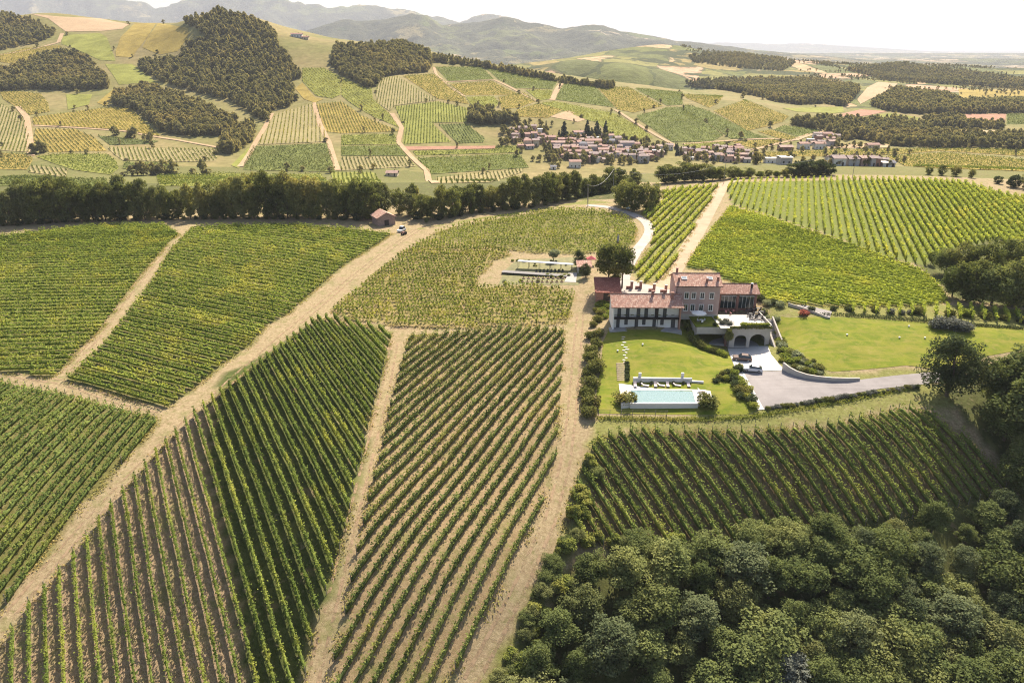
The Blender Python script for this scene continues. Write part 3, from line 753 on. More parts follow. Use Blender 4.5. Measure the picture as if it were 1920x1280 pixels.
PR = {
 'wood1': proto('w', TM['wood'], 1, 9.5, 4.3, 1.2, 80, 8200, .29, .23, .2, shell=.35),
 'wood2': proto('w', TM['wood'], 2, 10.5, 3.8, 1.4, 70, 7600, .29, .25, .2, shell=.35),
 'wood3': proto('w', TM['wood'], 3, 8.5, 4.7, 1.0, 90, 8600, .29, .21, .2, shell=.35),
 'wood4': proto('w', TM['wood'], 4, 11., 4.1, 1.6, 64, 7400, .30, .26, .22, shell=.3),
 'wood5': proto('w', TM['woodlight'], 21, 10., 4.4, 1.2, 70, 7600, .29, .24, .2, shell=.3),
 'wood6': proto('w', TM['wooddark'], 22, 10., 4.0, 1.0, 84, 8000, .29, .22, .2, shell=.3, box=True),
 'silver': proto('w', TM['silver'], 5, 9.5, 4.0, 1.6, 80, 8000, .29, .23, .2, shell=.35),
 'belt1': proto('b', TM['belt'], 6, 12., 4.2, .2, 76, 5200, .42, .24, .2, shell=.3, box=True),
 'belt2': proto('b', TM['belt'], 7, 12., 3.5, .2, 64, 4800, .42, .26, .2, shell=.3, box=True),
 'belt3': proto('b', TM['belt'], 8, 11., 4.7, .2, 86, 5600, .42, .22, .2, shell=.3, box=True),
 'belt4': proto('b', TM['woodlight'], 23, 12., 4.0, .2, 70, 4600, .44, .24, .2, shell=.3, box=True),
 'yellow': proto('y', TM['yellow'], 9, 6., 2.6, .4, 22, 2200, .42, .36, .12),
 'big': proto('g', TM['dark'], 10, 14., 6.6, .5, 110, 12000, .36, .19, .34, shell=.35),
 'garden': proto('g', TM['belt'], 12, 11., 4.6, 3.2, 40, 5200, .42, .28, .26),
 'olive': proto('o', TM['olive'], 13, 4.5, 2.6, 1.4, 24, 2400, .30, .32, .16),
 'darkbush': proto('d', TM['dark'], 14, 6., 3.4, .1, 40, 3200, .40, .26, .16, box=True),
 'conifer': proto('c', TM['conifer'], 15, 14., 3.6, .8, 70, 2600, .75, .3, .2, cone=True),
 'fartree': proto('f', TM['far'], 16, 8.5, 3.9, .2, 26, 480, 1.15, .30, .16, box=True),
 'fartree2': proto('f', TM['far'], 17, 9.5, 3.4, .2, 22, 430, 1.15, .33, .16, box=True),
}
def tree(kind, x, y, hgt, wid=1.0, rz=None, label='', cat='tree', group=None, name='tree', z=None):
    p = PR[kind]; s = hgt/p.h
    o = empty(name, (x, y, (h1(x, y) if z is None else z)-.1), rnd.uniform(0, 6.28) if rz is None else rz)
    o.scale = (s*wid, s*wid, s)
    mobj('trunk', p.trunk, o); mobj('crown', p.crown, o)
    return tag(o, label, cat, group)
def topheight(x, y, pytop):
    """height of a thing standing at x,y whose top shows at pixel row pytop"""
    d = rayd(960., pytop); return ZC + y*d[2]/d[1] - h1(x, y)
TREECOUNT = 0
def poisson(W, dist, seed, tries=9000):
    g = np.random.default_rng(seed); W = np.array(W); x0, y0 = W.min(0); x1, y1 = W.max(0)
    P = np.c_[g.uniform(x0, x1, tries), g.uniform(y0, y1, tries)]; P = P[inpoly(W, P[:, 0], P[:, 1])]
    out = []
    for p in P:
        if all((p[0]-q[0])**2+(p[1]-q[1])**2 > dist*dist for q in out): out.append(p)
    return out
# wood in the lower right corner
WOODPX = [(985,1330),(1015,1240),(1062,1140),(1100,1065),(1180,1035),(1300,1028),(1450,1028),(1560,1010),(1640,1008),(1740,990),(1840,968),(1900,945),(2000,900),(2080,1000),(2080,1400),(1000,1400)]
WW = wpoly(WOODPX, 0, 40)
i = 0
wpts = poisson(WW, 4.7, 3)
for p in sorted(wpts, key=lambda q: -q[1]):
    x, y = float(p[0]), float(p[1])
    q = project(x, y, h1(x, y)+7)
    if not (-60 < q[0] < 1980 and q[1] < 1345): continue
    kind = rnd.choice(['wood1','wood2','wood3','wood4','wood5','wood6'])
    u = project(x, y, h1(x, y)+5)
    lab = 'olive green broadleaf tree packed in the wood at lower right'
    if math.hypot(u[0]-1490, u[1]-1235) < 34: kind = 'silver'; lab = 'pale silvery tree standing in the wood near the bottom edge'
    edge = min(math.hypot(x-w[0], y-w[1]) for w in WW)
    hh = rnd.uniform(6.6, 10.4)*(1.0 if edge > 4 else .74)
    tree(kind, x, y, hh, rnd.uniform(.95, 1.45), label=lab, group=None if kind == 'silver' else 'trees of the lower right wood')
    i += 1
print('WOOD', i)
# shrubby fringe along the straw track
M_FR = [(1062,1030),(1040,1075),(1020,1120),(1000,1160),(985,1200),(965,1245),(945,1275),(1085,1010),(1110,1025),(1060,1100),(1035,1165),(1010,1215),(985,1265),(1150,1020),(1200,1030),(1260,1030),(1075,970),(1090,930),(1100,880)]
M_FR += [(px+rnd.uniform(-16, 24), py+rnd.uniform(-14, 18)) for px, py in M_FR for _ in range(2)]
for k, (px, py) in enumerate(M_FR):
    q = pk(px, py)
    tree(rnd.choice(['yellow','yellow','wood5','wood3']), q.x, q.y, rnd.uniform(1.4, 3.4), rnd.uniform(1.0, 1.6), label='light green bush in the fringe between straw track and wood', cat='bush', group='bushes along the wood edge', name='bush')
# belt of trees across the middle
TOPS = [(-100,345),(0,348),(60,338),(110,332),(150,342),(200,334),(260,333),(310,345),(350,340),(400,348),(440,340),(480,330),(515,320),(560,334),(600,338),(650,336),(700,344),(740,350),(780,352),(830,355),(870,345),(910,345),(950,338),(1000,332),(1050,330),(1100,322),(1140,314),(1180,320),(1230,312),(1280,305),(1330,308),(1400,316)]
tx = np.array(TOPS, float)
n_belt = 0
BASE = [(-60,428),(0,425),(150,417),(300,413),(450,412),(600,412),(680,414),(720,410),(770,408),(800,418),(850,408),(900,400),(960,394),(1010,388),(1060,378),(1110,366),(1150,358),(1200,350)]
bx = np.array(BASE, float)
for row, (off, stp) in enumerate(((3.0, 4.5), (8.5, 5.6))):
    px = -60.0
    while px < 1200:
        py = float(np.interp(px, bx[:, 0], bx[:, 1])) 
        q = pk(px, py); y = q.y + off + rnd.uniform(-1.5, 1.5); x = q.x*(y/q.y)
        top = float(np.interp(px, tx[:, 0], tx[:, 1])) + rnd.uniform(-9, 16)
        hh = max(5.0, topheight(x, y, top))
        kind = rnd.choice(['belt1','belt2','belt3','belt1','belt2','belt3','belt4'])
        wid = min(1.5, max(.78, 9.8/hh))*rnd.uniform(.75, 1.2)
        if 718 < px < 768 and off < 5: px += 12; continue
        if px > -40:
            tree(kind, x, y, hh, wid, label='dark broadleaf tree in the belt behind the vineyards', group='trees of the long belt'); n_belt += 1
        px += stp*FPX/math.hypot(y, 70)*rnd.uniform(.85, 1.2)
px = -40.0
while px < 1160:
    py = float(np.interp(px, bx[:, 0], bx[:, 1])); q = pk(px, py); y = q.y + rnd.uniform(.3, 1.6); x = q.x*(y/q.y)
    if not 715 < px < 772: tree(rnd.choice(['darkbush','belt3']), x, y, rnd.uniform(1.6, 3.4), rnd.uniform(1.1, 1.5), label='low dark bush at the foot of the tree belt', cat='bush', group='bushes at the foot of the belt', name='bush')
    px += rnd.uniform(12, 30)
print('BELT', n_belt)
for k, (px, py, top, kind, w) in enumerate([(1170,392,338,'belt3',1.0),(1190,396,345,'belt1',1.0),(1212,394,342,'belt3',1.0),(1228,386,348,'belt2',1.1),(1160,385,345,'belt2',1.0),
     (1248,346,308,'belt3',1.5),(1264,345,312,'belt1',1.5),(1282,343,304,'belt3',1.5),(1300,342,308,'belt1',1.4),(1318,342,306,'belt3',1.5),(1336,341,312,'yellow',1.5),(1350,340,312,'belt3',1.4),(1372,338,312,'belt3',1.5),(1388,337,318,'yellow',1.6),(1404,336,314,'belt3',1.5),(1425,336,320,'yellow',1.7),(1440,335,318,'belt3',1.5),(1456,335,320,'yellow',1.7),(1472,335,316,'belt3',1.5),
     (1492,333,303,'darkbush',1.3),(1512,332,300,'darkbush',1.3),(1534,331,300,'darkbush',1.2),(1552,331,306,'darkbush',1.1),
     (1740,330,312,'belt3',1.2),(1765,331,308,'belt1',1.2),(1790,333,310,'belt3',1.2),(1820,336,316,'belt3',1.0),(1870,348,330,'darkbush',1.),(1900,355,328,'darkbush',1.),(1925,360,326,'belt3',1.)]):
    q = pk(px, py); y = q.y + (6 if k >= 5 else 0); x = q.x*y/q.y
    spot = 'beside the lane where the blue car is parked' if k < 5 else ('on the crest behind the bright vine rows beside the lane' if k < 23 else 'behind the striped hilltop at right')
    tree(kind, x, y, max(2.5, topheight(x, y, top)), w, label={'yellow':'yellow green ','darkbush':'very dark '}.get(kind, 'dense green ')+'tree '+spot, group='trees '+spot)
# woods at the right edge
for px, py, top, kind, w in [(1772,515,462,'wood3',1.0),(1800,528,455,'belt3',1.0),(1838,538,455,'belt1',1.1),(1880,530,448,'belt3',1.1),(1918,520,442,'belt1',1.1),(1785,556,495,'wood1',1.0),(1818,566,487,'belt3',1.1),(1858,572,490,'wood3',1.1),(1897,576,484,'belt1',1.1),(1940,572,470,'belt3',1.1),(1955,530,450,'belt1',1.1),(1745,496,470,'wood2',.9)]:
    q = pk(px, py); tree(kind, q.x, q.y, topheight(q.x, q.y, top), w*.95, label='large rounded tree in the grove right of the vine slope', group='trees of the right grove')
for px, py, top, kind, w in [(1858,760,660,'wood1',.95),(1905,770,640,'wood2',1.0),(1945,770,640,'wood3',1.0),(1882,825,740,'wood3',1.0),(1915,840,700,'wood1',1.1),(1908,890,810,'wood2',1.0),(1940,900,780,'wood4',1.1),(1905,930,840,'wood1',1.0),(1960,950,830,'wood1',1.0)]:
    q = pk(px, py); tree(kind, q.x, q.y, topheight(q.x, q.y, top), w, label='tree crowding the right edge beyond the end of the driveway', group='trees at the driveway end')
q = pk(1774, 742)
tree('big', q.x, q.y, topheight(q.x, q.y, 622), 1.0, label='big dark round tree alone at the end of the gravel driveway')

# ------------------------------------------------------------------ lawns, paving, lane
def lawn_material():
    t = NT('mown_lawn'); p = t.pos()
    n1 = t.noise(p, .20, 6, .65, 1.2); n2 = t.noise(p, .55, 6, .7, .6); n3 = t.noise(p, 9, 3, .7)
    mp = t.new('ShaderNodeMapping'); mp.inputs['Scale'].default_value = (.10, .45, .3); mp.inputs['Rotation'].default_value = (0, 0, .12); t.link(p, mp.inputs[0])
    n4 = t.noise(mp.outputs[0], 1.0, 3, .6, .5)
    c = t.mix(t.mapr(n1, .35, .65, 0, 1), (.095,.135,.014), (.178,.196,.022))
    c = t.mix(t.mapr(n4, .42, .66, 0, .7), c, (.215,.195,.040))
    c = t.mix(t.mapr(n2, .50, .70, 0, .6), c, (.25,.205,.065))
    c = t.mix(1.0, c, t.mix(t.mapr(n3, .3, .7, 0, 1), (.82,.84,.8), (1.16,1.14,1.1)), 'MULTIPLY')
    t.base(c); t.b.inputs['Roughness'].default_value = .9; t.b.inputs['Specular IOR Level'].default_value = .05
    t.bump(n3, .05, .5); return t.m
M_LAWN = lawn_material()
def gravel_material(name, c1, c2):
    t = NT(name); p = t.pos()
    n1 = t.noise(p, .25, 5, .6); n3 = t.noise(p, 12, 3, .8)
    mp = t.new('ShaderNodeMapping'); mp.inputs['Scale'].default_value = (.06, .8, .5); mp.inputs['Rotation'].default_value = (0, 0, -.2); t.link(p, mp.inputs[0])
    n4 = t.noise(mp.outputs[0], 1.2, 3, .6, .3)
    c = t.mix(t.mapr(n1, .35, .65, 0, 1), c1, c2)
    c = t.mix(t.mapr(n4, .5, .7, 0, .35), c, tuple(min(1, x*1.25) for x in c2))
    c = t.mix(1.0, c, t.mix(t.mapr(n3, .3, .7, 0, 1), (.85,.85,.85), (1.14,1.14,1.14)), 'MULTIPLY')
    t.base(c); t.bump(n3, .03, .5); return t.m
M_GRAVEL = gravel_material('pale_gravel', (.205,.185,.180), (.255,.232,.225))
M_PAVE = gravel_material('white_paving', (.50,.47,.44), (.58,.55,.51))
M_LANE = gravel_material('lane_gravel', (.31,.27,.235), (.38,.335,.30))
S = dict(kind='structure')
LAWN1 = [(1131,640),(1140,622),(1148,618),(1270,619),(1292,617),(1300,636),(1308,646),(1335,655),(1364,660),(1378,692),(1398,722),(1420,768),(1400,777),(1250,777),(1122,775),(1118,740),(1126,690)]
tag(sheet('lawn', wpoly(LAWN1, 0, 20), M_LAWN, .06, 1.6), **S)
LAWN2 = [(1448,590),(1480,596),(1530,594),(1600,596),(1700,602),(1830,612),(1920,617),(2020,622),(2020,665),(1920,655),(1850,668),(1810,690),(1760,692),(1700,685),(1620,693),(1560,697),(1534,690),(1505,668),(1480,652),(1462,636),(1452,612)]
tag(sheet('lawn', wpoly(LAWN2, 0, 20), M_LAWN, .06, 1.6), **S)
COURT = [(1363,649),(1440,649),(1446,665),(1460,682),(1472,694),(1395,697),(1378,690),(1368,665)]
tag(sheet('court_paving', wpoly(COURT, 0, 15), M_PAVE, .07, 1.5), **S)
DRIVE = [(1394,698),(1472,695),(1490,703),(1515,710),(1555,714),(1612,712),(1680,704),(1745,698),(1800,697),(1800,713),(1745,719),(1650,729),(1570,743),(1480,758),(1433,768),(1414,735)]
tag(sheet('driveway', wpoly(DRIVE, 0, 15), M_GRAVEL, .08, 1.5), **S)
KERB = [(1378,691),(1394,698),(1433,768),(1421,769),(1398,724)]
tag(sheet('edge_paving', wpoly(KERB, 0, 10), M_PAVE, .10, 1.2), **S)
YARD = [(1120,552),(1135,532),(1172,523),(1215,534),(1262,544),(1264,562),(1170,556),(1128,575)]
tag(sheet('courtyard', wpoly(YARD, 0, 15), M_LANE, .07, 1.5), **S)
def ribbon(name, PX, width, mat, dz):
    c = pick(PX)[:, :2]; L = []; R = []
    # smooth the centre line
    q = [c[0]]
    for i in range(len(c)-1):
        p0 = c[max(i-1, 0)]; p1 = c[i]; p2 = c[i+1]; p3 = c[min(i+2, len(c)-1)]
        for u in np.linspace(0, 1, 7)[1:]:
            q.append(.5*((2*p1)+(-p0+p2)*u+(2*p0-5*p1+4*p2-p3)*u*u+(-p0+3*p1-3*p2+p3)*u**3))
    q = np.array(q)
    for i in range(len(q)):
        d = q[min(i+1, len(q)-1)]-q[max(i-1, 0)]; d /= np.hypot(*d)+1e-9; n = np.array((-d[1], d[0]))*width/2
        L.append(q[i]+n); R.append(q[i]-n)
    return tag(sheet(name, np.array(L+R[::-1]), mat, dz, 1.4, edge=3.0), **S)
ribbon('lane', [(1168,530),(1172,512),(1182,490),(1198,465),(1213,445),(1218,430),(1209,415),(1190,404),(1165,395),(1135,388),(1100,385)], 4.0, M_LANE, .09)
ribbon('track', [(1385,310+28),(1360,345),(1345,368),(1322,410),(1296,455),(1262,510),(1240,540)], 5.5, gravel_material('beaten_track', (.29,.20,.12), (.36,.26,.165)), .05)

# ------------------------------------------------------------------ building materials
def tile_material(name, c1, c2, c3):
    t = NT(name)
    tc = t.new('ShaderNodeTexCoord'); p = tc.outputs['Object']
    br = t.new('ShaderNodeTexBrick'); br.inputs['Scale'].default_value = 1.0
    br.inputs['Brick Width'].default_value = .26; br.inputs['Row Height'].default_value = .36; br.inputs['Mortar Size'].default_value = .02
    br.inputs['Color1'].default_value = (*c1, 1); br.inputs['Color2'].default_value = (*c2, 1); br.inputs['Mortar'].default_value = (*[x*.45 for x in c1], 1)
    t.link(p, br.inputs['Vector'])
    wn_ = t.new('ShaderNodeTexWhiteNoise'); mp = t.new('ShaderNodeVectorMath', operation='SNAP'); mp.inputs[1].default_value = (.26, .36, 10); t.link(p, mp.inputs[0]); t.link(mp.outputs[0], wn_.inputs['Vector'])
    c = t.mix(t.mapr(wn_.outputs['Value'], .62, .95, 0, .8), br.outputs['Color'], c3)
    c = t.mix(t.mapr(t.noise(p, .7, 4), .45, .7, 0, .45), c, tuple(x*.62 for x in c1))
    t.base(c); t.b.inputs['Roughness'].default_value = .8
    return t.m
M_TILE = tile_material('terracotta_tile', (.39,.21,.155), (.47,.275,.21), (.56,.42,.33))
M_TILE_RED = tile_material('red_tile', (.25,.085,.062), (.31,.12,.085), (.36,.17,.12))
M_WHITE = plain('white_render', (.76,.73,.68), var=.07, scale=.8)
M_STUCCO = plain('mauve_stucco', (.40,.285,.255), var=.10, scale=.6)
M_STONEW = plain('pale_stone_render', (.45,.405,.35), var=.09, scale=.9)
M_BRICK = plain('brick_wall', (.27,.14,.11), var=.3, scale=4)
M_SHUT = plain('grey_shutter', (.085,.085,.085), var=.15, scale=4)
M_DARKW = plain('dark_timber', (.045,.035,.03), var=.3, scale=5)
M_FRAME = plain('white_frame', (.72,.70,.66), var=.04)
M_IRON = plain('iron', (.03,.03,.032), rough=.6, var=.1)
M_CONC = plain('concrete', (.33,.31,.29), var=.12, scale=1.5)
M_INT = plain('garage_plaster', (.22,.20,.185), var=.1)
def glass_material(name='window_glass', c=(.02,.028,.035)):
    t = NT(name); t.base(c); t.b.inputs['Roughness'].default_value = .08; t.b.inputs['Specular IOR Level'].default_value = .6; return t.m
M_GLASS = glass_material()
def roof_slab(x0, x1, y0, z0, y1, z1, th=.16, per=.30, mat=None):
    """a sloping tiled slab with rolls running down the slope, lower edge y0,z0, upper edge y1,z1"""
    n = max(2, int((x1-x0)/per))*2
    xs = np.linspace(x0, x1, n+1); wv = .045*np.where(np.arange(n+1) % 2, 1.0, -1.0)
    rows = max(3, int(math.hypot(y1-y0, z1-z0)/.9)); V = []; F = []
    for j in range(rows+1):
        f = j/rows; y = y0+(y1-y0)*f; z = z0+(z1-z0)*f
        for i in range(n+1): V.append((xs[i], y, z+wv[i]+.012*math.sin(i*1.7+j*2.3)))
    for j in range(rows):
        for i in range(n):
            a = j*(n+1)+i; q = (a, a+1, a+n+2, a+n+1); F.append(q if y1 > y0 else q[::-1])
    b = len(V); V += [(x0,y0,z0-th),(x1,y0,z0-th),(x1,y1,z1-th),(x0,y1,z1-th)]
    F.append((b+3,b+2,b+1,b)); 
    V += [(x0,y0,z0+.05),(x1,y0,z0+.05),(x1,y1,z1+.05),(x0,y1,z1+.05)]
    F += [(b,b+1,b+5,b+4),(b+1,b+2,b+6,b+5),(b+2,b+3,b+7,b+6),(b+3,b,b+4,b+7)]
    return V, F
def roof(parent, W, D, he, hr, oh=.7, ohs=.5, mat=None, shift=.5):
    """gable roof, ridge along x at depth D*shift; one mesh per slope plus ridge tiles"""
    mat = mat or M_TILE; yr = D*shift
    s = (hr-he)/yr; s2 = (hr-he)/(D-yr)
    m = MB(); V1, F1 = roof_slab(-ohs, W+ohs, -oh, he-oh*s, yr, hr)
    V2, F2 = roof_slab(-ohs, W+ohs, D+oh, he-oh*s2, yr, hr)
    m.v = V1+V2; m.f = F1+[tuple(i+len(V1) for i in f) for f in F2]
    o = m.build('roof', mat, parent)
    MB().tube([(-ohs, yr, hr+.04), (W+ohs, yr, hr+.04)], [.13, .13], 6).build('ridge_tiles', mat, o)
    return o
def gable_wall(parent, W, D, he, hr, mat, shift=.5, name='wall', z0=-1.0):
    m = MB(); yr = D*shift; b = 0
    m.v = [(0,0,z0),(W,0,z0),(W,D,z0),(0,D,z0),(0,0,he-.12),(W,0,he-.12),(W,D,he-.12),(0,D,he-.12),(0,yr,hr-.2),(W,yr,hr-.2)]
    m.f = [(0,1,5,4),(1,2,6,9,5),(2,3,7,6),(3,0,4,8,7)]
    return m.build(name, mat, parent)
def window(parent, x, z, w, h, y=0.0, frame=M_FRAME, fw=.16, pane=M_GLASS, name='window', sill=True, bars=True):
    m = MB(); m.box(x-w/2-fw, x-w/2, y-.07, y+.1, z-fw, z+h+fw).box(x+w/2, x+w/2+fw, y-.07, y+.1, z-fw, z+h+fw)
    m.box(x-w/2, x+w/2, y-.07, y+.1, z+h, z+h+fw).box(x-w/2, x+w/2, y-.07, y+.1, z-fw, z)
    if bars: m.box(x-.035, x+.035, y-.045, y+.05, z, z+h)
    o = m.build(name, frame, parent)
    MB().box(x-w/2, x+w/2, y-.02, y+.06, z, z+h).build('pane', pane, o)
    if sill: MB().box(x-w/2-fw-.05, x+w/2+fw+.05, y-.16, y-.08, z-fw-.06, z-fw+.02).build('sill', frame, o)
    return o
def site(pl, pr, py, z):
    """local frame of a front from two pixels on a level base"""
    a = np.array(atz(pl, py, z)); b = np.array(atz(pr, py, z)); d = b-a
    return float(a[0]), float(a[1]), float(np.hypot(*d))

# ------------------------------------------------------------------ white guest house
x, y, Wd = site(1148, 1274, 617, 3.0)
gh = empty('guest_house', (x, y, 3.0), math.radians(-1.0))
tag(gh, 'long white two-storey house with terracotta roof, grey shutters and dark balcony', 'house')
Dp, HE, HR = 8.2, 6.6, 8.5
m = MB(); m.v = []
m.box(0, Wd, 1.5, Dp, -1, HE-.15)
b = len(m.v); m.v += [(0,1.5,HE-.15),(0,Dp,HE-.15),(0,Dp*.5,HR-.2),(Wd,1.5,HE-.15),(Wd,Dp,HE-.15),(Wd,Dp*.5,HR-.2)]
m.f += [(b,b+2,b+1),(b+3,b+4,b+5),(b,b+3,b+5,b+2),(b+1,b+2,b+5,b+4)]
m.build('wall', M_WHITE, gh)
MB().box(-.003, .32, 0, 1.5, -1, HE-.25).build('end_wall', M_WHITE, gh)
MB().box(Wd-.32, Wd+.003, 0, 1.5, -1, HE-.25).build('end_wall', plain('ochre_wall', (.36,.20,.14)), gh)
rf = roof(gh, Wd, Dp, HE, HR, .7, .6)
for cx, cy in ((Wd*.60, Dp*.46), (Wd*.78, Dp*.55), (Wd*.88, Dp*.30)):
    c = MB().box(cx-.3, cx+.3, cy-.25, cy+.25, HE+.6, HR+.9); c.box(cx-.42, cx+.42, cy-.37, cy+.37, HR+.9, HR+1.02); c.build('chimney', M_BRICK, rf)
MB().box(.32, Wd-.32, 0, 1.5, 2.75, 2.95).build('balcony', M_DARKW, gh)
m = MB(); m.box(.33, Wd-.33, .02, .08, 3.9, 3.98)
for i in range(int(Wd/.22)): m.box(.34+i*.22, .38+i*.22, .03, .07, 2.96, 3.9)
tag(m.build('railing', M_IRON, gh), 'dark iron balcony railing')
xs = [Wd*f for f in (.10,.225,.385,.50,.655,.775)]
for i, cx in enumerate(xs):
    MB().box(cx-.47, cx+.47, 1.40, 1.52, 2.97, 5.35).build('shutter_door', M_SHUT if i != 4 else M_DARKW, gh)
for i, cx in enumerate([Wd*f for f in (.09,.21,.365,.475,.63,.745)]):
    if i % 2 == 0: MB().box(cx-.45, cx+.45, 1.40, 1.52, .02, 2.25).build('door', M_SHUT, gh)
    else: MB().box(cx-.45, cx+.45, 1.40, 1.52, .75, 2.25).build('shutter', M_SHUT, gh)
MB().box(Wd*.88, Wd*.94, 1.40, 1.52, .02, 2.25).build('door', M_SHUT, gh)
for i in range(9):
    fx = Wd*(.08+.1*i); m = MB(); r_ = random.Random(i)
    for k in range(5): m.tube([(fx+k*.16-.3, .02, 3.95), (fx+k*.16-.3+r_.uniform(-.1,.1), -.12, 4.2)], [.12, .03], 5)
    m.build('flower_box', TM['dark'], gh)
MB().box(-.8, Wd+.3, -1.5, 1.5, -1.2, .0).build('terrace_slab', M_CONC, gh)
m = MB()
for i in range(3): m.box(Wd*(.30+.31*i)-.06, Wd*(.30+.31*i)+.06, -1.44, -1.32, 0, .05)
MB().box(.28, .40, .02, .14, 0, 2.75).build('post', M_WHITE, gh)
for f in (.335, .66): MB().box(Wd*f-.06, Wd*f+.06, .02, .14, 0, 2.75).build('post', M_DARKW, gh)

# ------------------------------------------------------------------ mauve main house
ZT = 5.2
x, y, Wd = site(1264, 1345, 592, ZT)
mh = empty('main_house', (x, y, ZT), math.radians(-1.5))
tag(mh, 'tall mauve villa with two rows of white framed windows and skylights', 'house')
Dp, HE, HR = 9.0, 8.7, 10.6
gable_wall(mh, Wd, Dp, HE, HR, M_STUCCO)
rf = roof(mh, Wd, Dp, HE, HR, .6, .5)
for f in (.21, .37, .565, .78):
    fx = Wd*(f+.035)
    window(mh, fx, 5.0, .95, 1.55); window(mh, fx, 1.6, .95, 1.6)
for f in (.20, .78):
    yy = Dp*.27; zz = HE + (HR-HE)*yy/(Dp*.5); s = (HR-HE)/(Dp*.5)
    m = MB(); m.v = [(Wd*f-.75, yy-.55, zz-.55*s+.10), (Wd*f+.75, yy-.55, zz-.55*s+.10), (Wd*f+.75, yy+.55, zz+.55*s+.10), (Wd*f-.75, yy+.55, zz+.55*s+.10)]
    m.v += [(a, b, c+.12) for a, b, c in m.v]; m.f = [(0,1,5,4),(1,2,6,5),(2,3,7,6),(3,0,4,7),(4,5,6,7)]
    sk = m.build('skylight', M_FRAME, rf)
    m2 = MB(); m2.v = [(Wd*f+a*.6, yy+b*.4, zz+b*.4*s+.235) for a, b in ((-1,-1),(1,-1),(1,1),(-1,1))]; m2.f = [(0,1,2,3)]
    m2.v += [(a, b, c-.02) for a, b, c in m2.v]; m2.f += [(7,6,5,4)]
    m2.build('pane', glass_material('skylight_glass', (.22,.26,.30)), sk)
for cx, cy, hh in ((.9, Dp*.62, 1.5), (.8, Dp*.18, .8), (Wd*.70, Dp*.14, .8), (Wd*.96, Dp*.2, .9)):
    zb = HE+(HR-HE)*min(cy, Dp-cy)/(Dp*.5)
    c = MB().box(cx-.26, cx+.26, cy-.26, cy+.26, zb-.2, zb+hh); c.box(cx-.36, cx+.36, cy-.36, cy+.36, zb+hh, zb+hh+.12); c.build('chimney', M_BRICK, rf)
MB().tube([(.12, -.08, 0), (.12, -.08, HE-.35)], [.06, .06], 6).build('downpipe', M_DARKW, mh)
MB().tube([(-.4, -.66, HE-.32), (Wd+.4, -.66, HE-.32)], [.09, .09], 6).build('gutter', M_DARKW, mh)
MB().box(-.04, Wd+.04, -.05, .0, -1, .55).build('plinth', M_STONEW, mh)

# ------------------------------------------------------------------ glazed wing
x, y, Wd = site(1345.5, 1417, 578, ZT)
gw = empty('glazed_wing', (x, y, ZT), math.radians(-1.5))
tag(gw, 'single-storey brick wing with two large glass fronts beside the mauve villa', 'house')
Dp, HE, HR = 7.0, 4.7, 6.1
m = MB(); m.box(0, Wd, .9, Dp, -1, .05).box(0, Wd, Dp-.3, Dp, .05, HE-.1).box(0, .3, 1.0, Dp-.3, .05, HE-.1).box(Wd-.3, Wd, 1.0, Dp-.3, .05, HE-.1)
m.build('wall', M_BRICK, gw)
for f in (.0, .47, .93):
    MB().box(Wd*f, Wd*f+.62, 0, .9, -1, HE-.9).build('brick_pillar', M_BRICK, gw)
MB().box(0, Wd, 0.02, .9, HE-.9, HE-.12).build('lintel', plain('timber_lintel', (.20,.13,.085), var=.3, scale=3), gw)
t = NT('clear_front'); t.base((.02,.035,.038)); t.b.inputs['Roughness'].default_value = .05; t.b.inputs['Specular IOR Level'].default_value = .7
for a, b in ((.065, .46), (.535, .925)):
    o = MB().box(Wd*a, Wd*b, .45, .50, 0, HE-.9).build('glass_front', t.m, gw)
    n = 4; m = MB().box(Wd*a, Wd*b, .40, .44, HE-1.15, HE-.92)
    for i in range(n+1):
        xx = Wd*(a+(b-a)*i/n); m.box(xx-.04, xx+.04, .40, .44, 0, HE-1.15)
    m.build('frame', M_FRAME, o)
    MB().box(Wd*a, Wd*b, -.5, .02, HE-1.06, HE-.98).build('awning', M_FRAME, o)
rf = roof(gw, Wd, Dp, HE, HR, .7, .5, tile_material('brown_tile', (.30,.16,.125), (.37,.21,.165), (.46,.32,.26)))
m = MB().tube([(Wd*.87, Dp*.25, HE+.5), (Wd*.87, Dp*.25, HR+.6)], [.3, .3], 8); m.build('flue', M_DARKW, rf)
MB().tube([(Wd*.87, Dp*.25, HR+.6), (Wd*.87, Dp*.25, HR+.8)], [.45, .2], 8).build('flue_cap', M_FRAME, rf)

